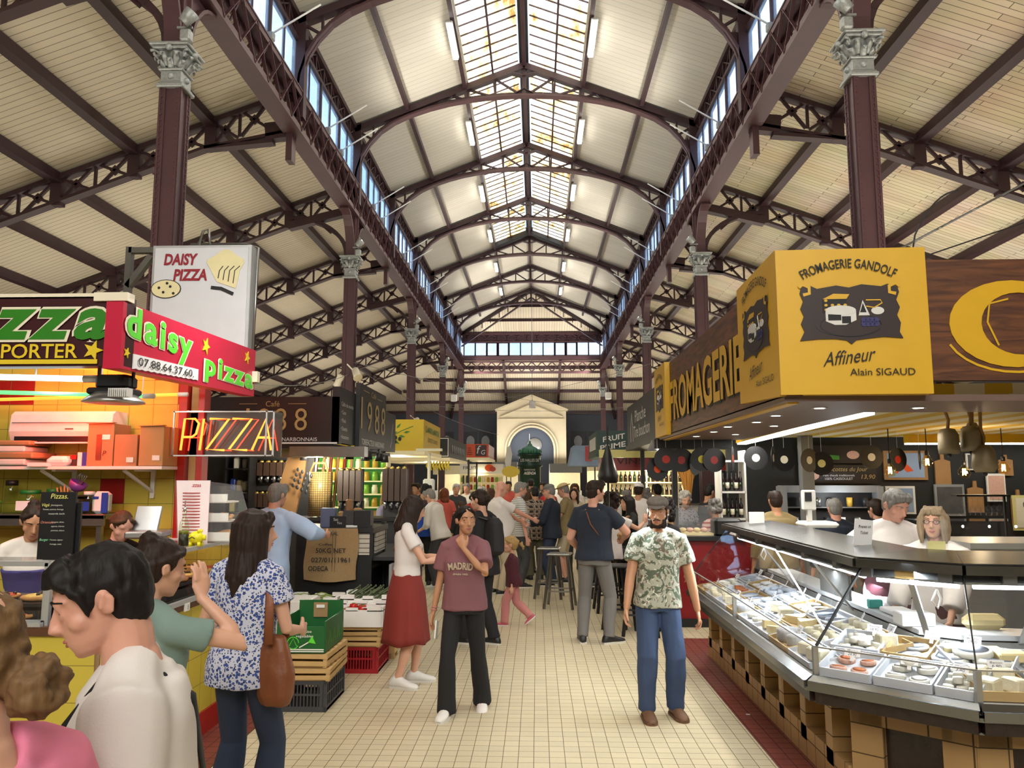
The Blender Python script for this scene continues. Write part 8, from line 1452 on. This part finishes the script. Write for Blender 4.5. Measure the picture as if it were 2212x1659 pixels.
    person('barman in black tee turned to the right by the wine rack', (2.6, 11.9), -70, 1.74, False, {'hp': 16, R_: {'hand': (.1, .2, .62)}}, 'skin_tan', {'type': 'short'}, 'hair_black', {'mat': 'cloth_black', 'sleeve': .5}, {'mat': 'cloth_black'}, vox=.0115)
    person('grey curly haired customer in red striped top by the wine rack', (2.44, 10.75), 20, 1.6, True, {'hp': 6, 'pz': .47, 'fL': (-.06, .2, 0), 'fR': (.06, .2, 0)}, 'skin_light', {'type': 'curly', 'vol': .95}, 'hair_grey', {'mat': 'stripes_red', 'sleeve': 1.5}, {'mat': 'cloth_charcoal'}, vox=.0125)
    # --- dark bar customers, seen from behind
    person('man in olive khaki top seen from behind at the dark bar', (2.8, 9.2), -4, 1.7, False, {'pz': .51, 'hp': 6}, 'skin_tan', {'type': 'short'}, 'hair_dark', {'mat': 'cloth_khaki', 'sleeve': 1.6, 'inf': .024}, {'mat': 'cloth_charcoal'}, vox=.0115, wide=1.15)
    person('grey haired man in navy pullover seen from behind at the dark bar', (3.35, 8.85), -4, 1.62, False, {'pz': .51, 'hp': 4}, 'skin_pink', {'type': 'short'}, 'hair_grey', {'mat': 'cloth_navy', 'sleeve': 1.7, 'inf': .024, 'collar': True}, {'mat': 'cloth_charcoal'}, vox=.0115, wide=1.08)
    person('dark haired person in black pullover seen from behind at the dark bar', (3.75, 8.7), 6, 1.62, True, {'pz': .51, 'hp': 4, 'hy': 10}, 'skin_light', {'type': 'short'}, 'hair_dark', {'mat': 'cloth_black', 'sleeve': 1.7, 'inf': .024}, {'mat': 'cloth_black'}, vox=.0115, wide=1.1)
    person('grey bobbed haired woman in cream top facing left at the far right', (5.05, 7.95), 40, 1.62, True, {'hp': 14, L_: {'hand': (-.12, .2, .64)}, R_: {'hand': (.1, .2, .6)}}, 'skin_light', {'type': 'bob', 'len': .07}, 'hair_grey', {'mat': 'cloth_offwhite', 'sleeve': .9, 'inf': .02}, {'mat': 'cloth_tan'}, vox=.0105)
    # --- cheese sellers
    P('apron_burgundy', '#431421', .75, var=.1)
    def apron(tab, txt, wide):
        def f(k, t, h):
            b = MB(); torso(b, k, tab, .03, t0=-.05, t1=.2, wide=wide); ap = evald(b, 'apron', 'apron_burgundy', t, .011, 3, cloth(.004))
            b = MB(); rs = []
            for i in range(6): z = k.P.z - .04 * h - .06 * h * i; rs.append([k.P + V((.125 * wide * math.cos(a) * h, .09 * h * math.sin(a) + .02, z - k.P.z)) for a in [2 * math.pi * j / 20 for j in range(20)]])
            b.rings(rs, smooth=True); b.build('apron_skirt', 'apron_burgundy', ap)
            for q in (-1, 1): strap(k, t, [k.P + k.T * .19 * h + k.R * q * .06 + k.F * (.07 * h + .03), k.P + k.T * .285 * h + k.R * q * .075 + k.F * .055, k.N + k.R * q * .055 - k.F * .045], .024, 'apron_burgundy', 'apron_strap')
            if txt: 
                b = MB(); o = k.P + k.F * (.072 * h + .05); b.text('FROMAGERIE GANDOLF', o + k.T * .165 * h, k.R * -1, k.T, w=.2, h=.02, arc=.12, bold=.02); b.text('Affineur', o + k.T * .125 * h, k.R * -1, k.T, w=.11, h=.03, shear=.3); b.text('Narbonne', o + k.T * .09 * h, k.R * -1, k.T, w=.08, h=.016); b.build('apron_print', 'sun_yellow', t)
            else: gl(k, t, h)
            b = MB(); o = k.P + k.F * (.09 * h + .055) - V((0, 0, .07 * h)); n = k.F; b.lathe([(.06, 0), (.075, 0), (.075, .004), (.06, .004)], o, 24, R=MX((k.R, k.T, n)).transposed(), smooth=False); b.lathe([(0, 0), (.035, 0), (.035, .004), (0, .004)], o, 20, R=MX((k.R, k.T, n)).transposed(), smooth=False); b.build('round_badge', 'white', t)
        return f
    person('grey haired cheese seller in white shirt and burgundy apron looking down', (2.80, 6.3), 165, 1.76, False, {'hp': 26, 'hy': 30, 'lean': 6, R_: {'hand': (.2, .24, .655), 'pole': (1, -.4, -.4), 'hd': (.3, 1, -.1)}, L_: {'hand': (-.08, .26, .645), 'pole': (-1, -.4, -.4)}}, 'skin_pink', {'type': 'swept'}, 'hair_grey', {'mat': 'cloth_white', 'name': 'shirt', 'sleeve': 1.8, 'inf': .018, 'collar': True, 'hem': -.05}, {'mat': 'cloth_charcoal'}, vox=.007, det=True, extra=apron(TM, True, 1.1), wide=1.1)
    person('cheese seller with grey blond bob and glasses in white blouse and burgundy apron', (2.84, 5.68), 135, 1.62, True, {'hp': -2, 'hy': 10, R_: {'hand': (.14, .17, .5)}, L_: {'hand': (-.1, .2, .52), 'pole': (-1, -.5, 0)}}, 'skin_light', {'type': 'bob', 'len': .16}, 'hair_ash', {'mat': 'cloth_white', 'name': 'blouse', 'sleeve': 1.6, 'inf': .022, 'loose': .022, 'hem': -.02}, {'mat': 'cloth_charcoal'}, vox=.007, det=True, extra=apron(TF, False, 1.0))
    # --- far crowd between the stalls
    CR = [((905, 1040, 16.0), 150, 'hair_dark', 'cloth_black', 'man in black with short beard under the hanging bananas', 1.72, 'short', False), ((985, 1047, 17.0), 200, 'hair_white', 'cloth_charcoal', 'white haired man in dark suit among the shoppers', 1.7, 'short', False), ((962, 1058, 16.0), 20, 'hair_red', 'cloth_coral', 'red haired woman in coral top from behind', 1.62, 'long', True), ((1000, 1078, 15.6), 30, 'hair_brown', 'cloth_black', 'young boy with light brown hair in black', 1.35, 'short', False), ((1012, 1047, 18.5), 160, 'hair_grey', 'cloth_white', 'grey haired man in pale shirt in the left crowd', 1.7, 'short', False), ((1022, 1060, 15.0), -30, 'hair_black', 'cloth_red', 'black haired woman in red trimmed top', 1.56, 'bun', True), ((1042, 1060, 19.0), 170, 'hair_white', 'cloth_offwhite', 'white curly haired woman facing us in the crowd', 1.58, 'curly', True), ((1062, 1058, 17.5), 15, 'hair_brown', 'cloth_black', 'brown haired woman behind the bald man', 1.6, 'bob', True), ((1098, 1042, 20.0), 190, 'hair_dark', 'cloth_coral', 'dark haired man in coral shirt left of the green column', 1.74, 'short', False), ((1143, 1062, 15.0), 40, 'hair_brown', 'cloth_tan', 'long haired brunette behind the checked shirt', 1.62, 'long', True), ((1147, 1032, 21.0), 0, 'hair_dark', 'cloth_charcoal', 'person in dark cap in front of the green column', 1.8, 'short', False), ((1176, 1042, 19.0), 150, 'hair_dark', 'cloth_navy', 'dark bearded man right of the green column', 1.72, 'short', False), ((1186, 1045, 17.5), 40, 'hair_black', 'cloth_red', 'person in bright red top behind the dark jacket', 1.7, 'short', False), ((1190, 1052, 16.2), 60, 'hair_dark', 'cloth_navy', 'person in dark green cap looking at a phone', 1.64, 'short', False), ((1240, 1044, 18.0), 180, 'hair_brown', 'cloth_offwhite', 'person in cream cardigan near the white awning', 1.7, 'bob', True), ((1375, 1042, 13.0), -20, 'hair_dark', 'cloth_white', 'man in white cap by the lit wine shelf', 1.74, 'short', False), ((1355, 1060, 14.6), 30, 'hair_grey', 'cloth_white', 'grey haired customer at the white counter', 1.6, 'short', False), ((1418, 1042, 14.0), 10, 'hair_black', 'cloth_charcoal', 'dark haired customer in the middle of the red bar', 1.72, 'short', False), ((1395, 1068, 13.2), 60, 'hair_grey', 'cloth_blue', 'person in blue bending at the counter', 1.62, 'curly', True), ((868, 1062, 15.5), 200, 'hair_blond', 'cloth_lavender', 'pale shirted helper beside the green shelving', 1.6, 'pony', True)]
    for (px, py, Y), fc, hc, tp, lab, hh, ht, fm in CR:
        X = (px - 1160) / 1660 * Y * 1.0 - .0
        person(lab, (X, Y), fc, hh, fm, {'hp': 6, 'lean': 3}, 'skin_tan' if hc in ('hair_dark', 'hair_black') else 'skin_pink', {'type': ht, 'len': .24} if ht != 'short' else {'type': 'under' if ' cap' in lab else 'short'}, hc, {'mat': tp, 'sleeve': 1.6 if hc != 'hair_red' else .6, 'inf': .022}, {'mat': 'cloth_denim' if fc % 20 else 'cloth_charcoal'}, vox=.0145, extra=gcap({'person in dark cap in front of the green column': 'cloth_charcoal', 'person in dark green cap looking at a phone': 'stall_green', 'man in white cap by the lit wine shelf': 'cloth_white'}[lab]) if 'cap' in lab and 'cardigan' not in lab else None)
# ================================================================ crates of vegetables, cables and small fittings
P('crate_grey', '#3f4145', .5); P('crate_red', '#9a1420', .45); P('pine', '#c2a06a', .75, var=.2, vs=6, stretch=(1, 6, 1)); P('poly', '#e3e2dc', .6, var=.03); P('crate_green', '#175c2a', .45, var=.06); P('tomato_red', '#b3201a', .25, var=.15); P('bean_green', '#8aa04a', .5, var=.2); P('asparagus', '#4e5c3a', .6, var=.3, vs=30)
def plastic_crate(lab, x0, x1, y0, y1, z0, z1, m):
    t = thing('plastic_crate', lab, 'crate', ((x0 + x1) / 2, (y0 + y1) / 2, z0)); b = MB(); w, d, h = x1 - x0, y1 - y0, z1 - z0; cx, cyy = (x0 + x1) / 2, (y0 + y1) / 2
    b.box((cx, cyy, z0 + .01), (w, d, .02))
    for z, q in ((z0 + .02, .04), (z1 - .015, .03), (z0 + h * .55, .015)):
        b.box((cx, y0 + .01, z), (w, .02, q)); b.box((cx, y1 - .01, z), (w, .02, q)); b.box((x0 + .01, cyy, z), (.02, d, q)); b.box((x1 - .01, cyy, z), (.02, d, q))
    n = int(w / .028)
    for i in range(n + 1):
        x = x0 + .01 + (w - .02) * i / n; f = .03 if i in (0, n) or abs(i - n / 2) > n * .36 else .01; b.box((x, y0 + .01, z0 + h / 2), (f, .016, h)); b.box((x, y1 - .01, z0 + h / 2), (f, .016, h))
    n = int(d / .07)
    for i in range(n + 1):
        for x in (x0 + .01, x1 - .01): b.box((x, y0 + .01 + (d - .02) * i / n, z0 + h / 2), (.016, .014, h))
    b.build('shell', m, t); return t
def wood_crate(lab, x0, x1, y0, y1, z0, z1, rz=0):
    t = thing('wooden_crate', lab, 'crate', ((x0 + x1) / 2, (y0 + y1) / 2, z0), None, rz, True); b = MB(); w, d, h = x1 - x0, y1 - y0, z1 - z0
    for f in (.3, .82):
        b.box((0, -d / 2, h * f), (w, .01, h * .34)); b.box((0, d / 2, h * f), (w, .01, h * .34)); b.box((-w / 2, 0, h * f), (.01, d, h * .34)); b.box((w / 2, 0, h * f), (.01, d, h * .34))
    for sx in (-1, 1):
        for sy in (-1, 1): b.box((sx * (w / 2 - .015), sy * (d / 2 - .015), h / 2), (.03, .03, h * 1.02))
    for k in range(5): b.box((0, -d / 2 + d * (k + .5) / 5, .006), (w, d / 5 * .8, .01)); b.box((0, -d / 2 + d * (k + .5) / 5, h - .004), (w * .98, d / 7, .008))
    b.build('slats', 'pine', t); return t
def poly_tray(lab, x0, x1, y0, y1, z0, z1):
    t = thing('white_tray', lab, 'crate', ((x0 + x1) / 2, (y0 + y1) / 2, z0)); cx, cyy, w, d, h = (x0 + x1) / 2, (y0 + y1) / 2, x1 - x0, y1 - y0, z1 - z0; b = MB(); b.box((cx, cyy, z0 + .015), (w, d, .03))
    for y in (y0, y1):
        b.box((cx, y, z0 + h * .42), (w, .03, h * .84)); b.box((x0 + w * .12, y, z0 + h * .9), (w * .24, .03, h * .22)); b.box((x1 - w * .12, y, z0 + h * .9), (w * .24, .03, h * .22)); b.box((cx, y, z0 + h * .88), (w * .2, .03, h * .16))
    for x in (x0, x1): b.box((x, cyy, z0 + h * .42), (.03, d, h * .84)); b.box((x, y0 + d * .15, z0 + h * .9), (.03, d * .3, h * .22)); b.box((x, y1 - d * .15, z0 + h * .9), (.03, d * .3, h * .22))
    b.build('tray', 'poly', t); return t
plastic_crate('dark grey plastic crate at the bottom of the nearer crate stack', -2.06, -1.66, 6.22, 6.8, 0, .235, 'crate_grey')
wood_crate('lower pale wooden crate on the dark grey plastic crate', -2.08, -1.64, 6.2, 6.82, .237, .33, .03); wood_crate('upper pale wooden crate under the green carton', -2.05, -1.65, 6.22, 6.8, .335, .44, -.03)
t = thing('green_carton', 'green vegetable carton reading gemüse vegetables on the wooden crates', 'box', (-1.87, 6.5, .445)); b = MB(); b.box((-1.87, 6.5, .455), (.38, .56, .02)); b.box((-1.87, 6.22, .55), (.38, .012, .2)); b.box((-1.87, 6.78, .61), (.38, .012, .32)); b.box((-1.68, 6.5, .57), (.012, .56, .24)); b.box((-2.06, 6.5, .57), (.012, .56, .24)); b.build('carton', 'crate_green', t)
b = MB(); b.text('gemüse', (-1.84, 6.213, .61), ux_f, uz, w=.11, h=.026, m=0); b.text('vegetables', (-1.84, 6.213, .575), ux_f, uz, w=.14, h=.026, m=0); b.box((-1.87, 6.212, .475), (.37, .004, .008), 0); b.box((-1.87, 6.212, .46), (.37, .004, .008), 0)
b.stroke(el(-1.93, .525, .045, .045, 14), (0, 6.212, 0), ux_f, uz, .006, 1); b.stroke([(-1.96, .5), (-1.93, .56), (-1.9, .5)], (0, 6.212, 0), ux_f, uz, .005, 1); b.stroke([(-1.88, .49), (-1.8, .535)], (0, 6.212, 0), ux_f, uz, .008, 0); b.prism([(-1.81, .53), (-1.75, .52), (-1.78, .58)], (0, 6.212, 0), ux_f, uz, .004, 1)
for k in range(4): b.stroke([(-.2 + .13 * k, .5), (-.16 + .13 * k, .6), (-.12 + .13 * k, .5)], (-1.673, 6.5, 0), ux_l, uz, .006, 1)
b.build('print', ['white', 'green_lt'], t); b = MB(); b.box((-1.87, 6.77, .69), (.12, .02, .12), 0); b.box((-1.87, 6.757, .72), (.07, .01, .025), 1); b.build('hand_hole', ['card', 'white'], t)
prop('leek', 'pale leek end lying in the green carton', 'vegetable', (-1.95, 6.4, .5), (.05, .3, .05), 'bean_green', bev=.02)
plastic_crate('red plastic crate at the bottom of the farther crate stack', -1.9, -1.5, 7.42, 7.95, 0, .24, 'crate_red'); wood_crate('lower wooden crate on the red plastic crate', -1.92, -1.48, 7.4, 7.95, .243, .335); wood_crate('upper wooden crate under the white tomato tray', -1.92, -1.48, 7.4, 7.95, .34, .43, .02)
poly_tray('white polystyrene tray of tomatoes on the wooden crates', -2.02, -1.46, 7.36, 7.76, .435, .615); poly_tray('white tray of asparagus behind the tomatoes', -1.95, -1.42, 7.8, 8.16, .435, .66); poly_tray('white tray of green beans behind the green carton', -2.5, -2.0, 7.75, 8.1, .42, .64)
t = thing('white_box', 'plain deep white polystyrene box beside the blue shirted man', 'box', (-2.35, 7.3, .4)); b = MB(); b.box((-2.3, 7.3, .42), (.4, .4, .03))
for q in (-1, 1): b.box((-2.3 + q * .2, 7.3, .55), (.03, .43, .3)); b.box((-2.3, 7.3 + q * .2, .55), (.43, .03, .3))
b.build('box', 'poly', t); wood_crate('wooden crate carrying the plain white box', -2.52, -2.06, 7.08, 7.55, 0, .4); wood_crate('wooden crate carrying the white bean tray', -2.48, -2.02, 7.7, 8.12, 0, .41); wood_crate('wooden crate carrying the asparagus tray', -1.93, -1.45, 8.0, 8.2, 0, .43)
for k in range(22):
    x, y, z = -1.95 + .085 * (k % 6) + .02 * (k // 6 % 2), 7.43 + .085 * (k // 6), .52 + .012 * (k % 3) + (.05 if k in (8, 9, 15) else 0); b = MB(); b.lathe([(0, -.034), (.03, -.028), (.043, 0), (.036, .026), (.01, .03), (0, .027)], (0, 0, 0), 12); o = tag(b.build('tomato', 'tomato_red'), 'ripe red tomato in the white polystyrene tray', 'tomato', 'tomatoes in the white tray'); o.location = (x, y, z); q = MB()
    for j in range(5): a = j * 1.257; q.bar((0, 0, .03), (.016 * math.cos(a), .016 * math.sin(a), .033), .005, .003)
    q.build('stem', 'leaf', o)
rv = random.Random(11)
for k in range(40):
    b = MB(); a = rv.uniform(-.5, .5); x, y, z = rv.uniform(-2.4, -2.1), rv.uniform(7.82, 8.04), .56 + .002 * k + rv.uniform(0, .02); b.tube([(x - .06 * math.cos(a), y - .06 * math.sin(a), z), (x, y, z + .012), (x + .06 * math.cos(a), y + .06 * math.sin(a), z)], [.003, .0055, .003], 5); tag(b.build('green_bean', 'bean_green'), 'green bean heaped in the white tray behind the green carton', 'vegetable', 'green beans in the white tray')
for k in range(26):
    b = MB(); x = -1.88 + .016 * k + rv.uniform(-.02, .02); y, z = rv.uniform(7.85, 7.95), .6 + .035 * (k % 3); b.tube([(x - .03, y - .06, z), (x + .02, y + .1, z + .03), (x + .04, y + .17, z + .05)], [.008, .008, .004], 6); b.ell((x + .036, y + .155, z + .045), (.011, .02, .012), seg=6); tag(b.build('asparagus', 'asparagus'), 'dark green asparagus spear lying in the white tray', 'vegetable', 'asparagus in the white tray')
prop('price_card', 'white handwritten price card between the green carton and tomatoes', 'price tag', (-2.06, 7.33, .57), (.1, .006, .13), 'paper', bev=.001); prop('price_card', 'white paper slip lying on the tomatoes', 'price tag', (-1.62, 7.5, .59), (.1, .07, .004), 'paper', bev=.001)
# cables
def cable(lab, pts, r=.006, m='dark', nm='cable', sag=0.0):
    b = MB(); out = []
    for p, q in zip(pts, pts[1:]):
        p, q = V(p), V(q)
        for i in range(8): f = i / 8; v = lerp(p, q, f); v.z -= sag * 4 * f * (1 - f); out.append(v)
    out.append(V(pts[-1])); b.tube(out, r, 5); return tag(b.build(nm, m), lab, 'cable')
t = thing('tension_cable', 'grey steel cable with ring and turnbuckle slanting above the yellow cheese sign', 'cable', (4, 9, 5)); pa, pb = V((3.35, 9.75, 4.05)), V((9.2, 10.6, 7.15)); b = MB(); b.tube([pa, pb], .016, 6); b.build('rope', 'counter_grey', t); b = MB(); d = (pb - pa).normalized(); a_, c_ = frame(d)
for f, r in ((.34, .05), (.62, .03)): p = lerp(pa, pb, f); b.tube([p + (d * math.cos(x) + a_ * math.sin(x)) * r for x in [i * .7854 for i in range(8)]], .012, 6, closed=True)
for f0, f1 in ((.2, .28), (.42, .5)): 
    for s in (-1, 1): b.tube([lerp(pa, pb, f0), lerp(pa, pb, f0 + .01) + a_ * .025 * s, lerp(pa, pb, f1 - .01) + a_ * .025 * s, lerp(pa, pb, f1)], .012, 6)
b.build('turnbuckle', 'pot_steel', t)
cable('thin dark cable running from the yellow sign to the right aisle roof', [(3.1, 9.7, 4.0), (9.3, 11.5, 6.3)], .01); cable('loose cable looping down behind the wood fascia', [(5.6, 10, 5.6), (5.0, 10, 5.0), (4.75, 10, 3.2)], .012, sag=-.15)
for k, (p, q) in enumerate((((-4.6, 19.0, 4.6), (-1.6, 32, 3.6)), ((-4.6, 19.0, 4.7), (4.1, 38.4, 5.2)), ((-4.7, 28.7, 4.6), (4.1, 28.7, 4.5)), ((-4.6, 9.6, 3.2), (-4.7, 19.0, 4.4)), ((4.1, 19.1, 5.0), (-4.7, 38.4, 5.4)))): cable('%s thin grey wire strung between the iron columns' % ORD[k], [p, q], .007, 'grey', sag=.25)
for k, (x, y, z) in enumerate(((-4.95, 19.0, 4.25), (-4.5, 18.9, 4.4), (-4.45, 28.6, 3.9), (-4.5, 38.2, 3.3))):
    t = thing('spot_projector', '%s cream barrel projector clamped to the left columns' % ORD[k], 'projector', (x, y, z), 'barrel projectors'); R = MX.Rotation(2.5 if k else 3.6, 3, 'X') @ MX.Rotation(.4 * (1 if k else -1), 3, 'Y'); b = MB(); b.lathe([(0, -.16), (.09, -.15), (.1, .1), (.12, .16), (.1, .16)], (x, y, z), 14, R=R); b.build('barrel', 'cream', t); b = MB(); b.bar((x, y, z), (-4.75, y + .05, z + .25), .04, .03); b.build('clamp', 'cream', t)
for k, (x, y, z, yl) in enumerate(((-5.0, 46, 6.6, 7.9), (-.25, 43, 5.9, 12.72), (4.3, 46, 6.7, 8.0))):
    t = thing('wifi_box', '%s small white box hanging in front of the far roof' % ('left', 'middle', 'right')[k], 'box', (x, y, z), 'hanging white boxes'); b = MB(); b.box((x, y, z), (.36, .2, .42), bev=.03); b.build('case', 'white', t); b = MB(); b.tube([(x, y, z + .2), (x, y, yl)], .012, 5); b.build('hanger', 'grey', t)
prop('clip_frame', 'small framed picture standing on the far corner of the cheese counter', 'picture', (2.16, 7.75, 1.425), (.15, .02, .12), 'paper', bev=.004)
prop('fallen_paper', 'small white scrap on the red brown floor band', 'litter', (1.62, 6.25, .008), (.03, .02, .004), 'paper', bev=.001)
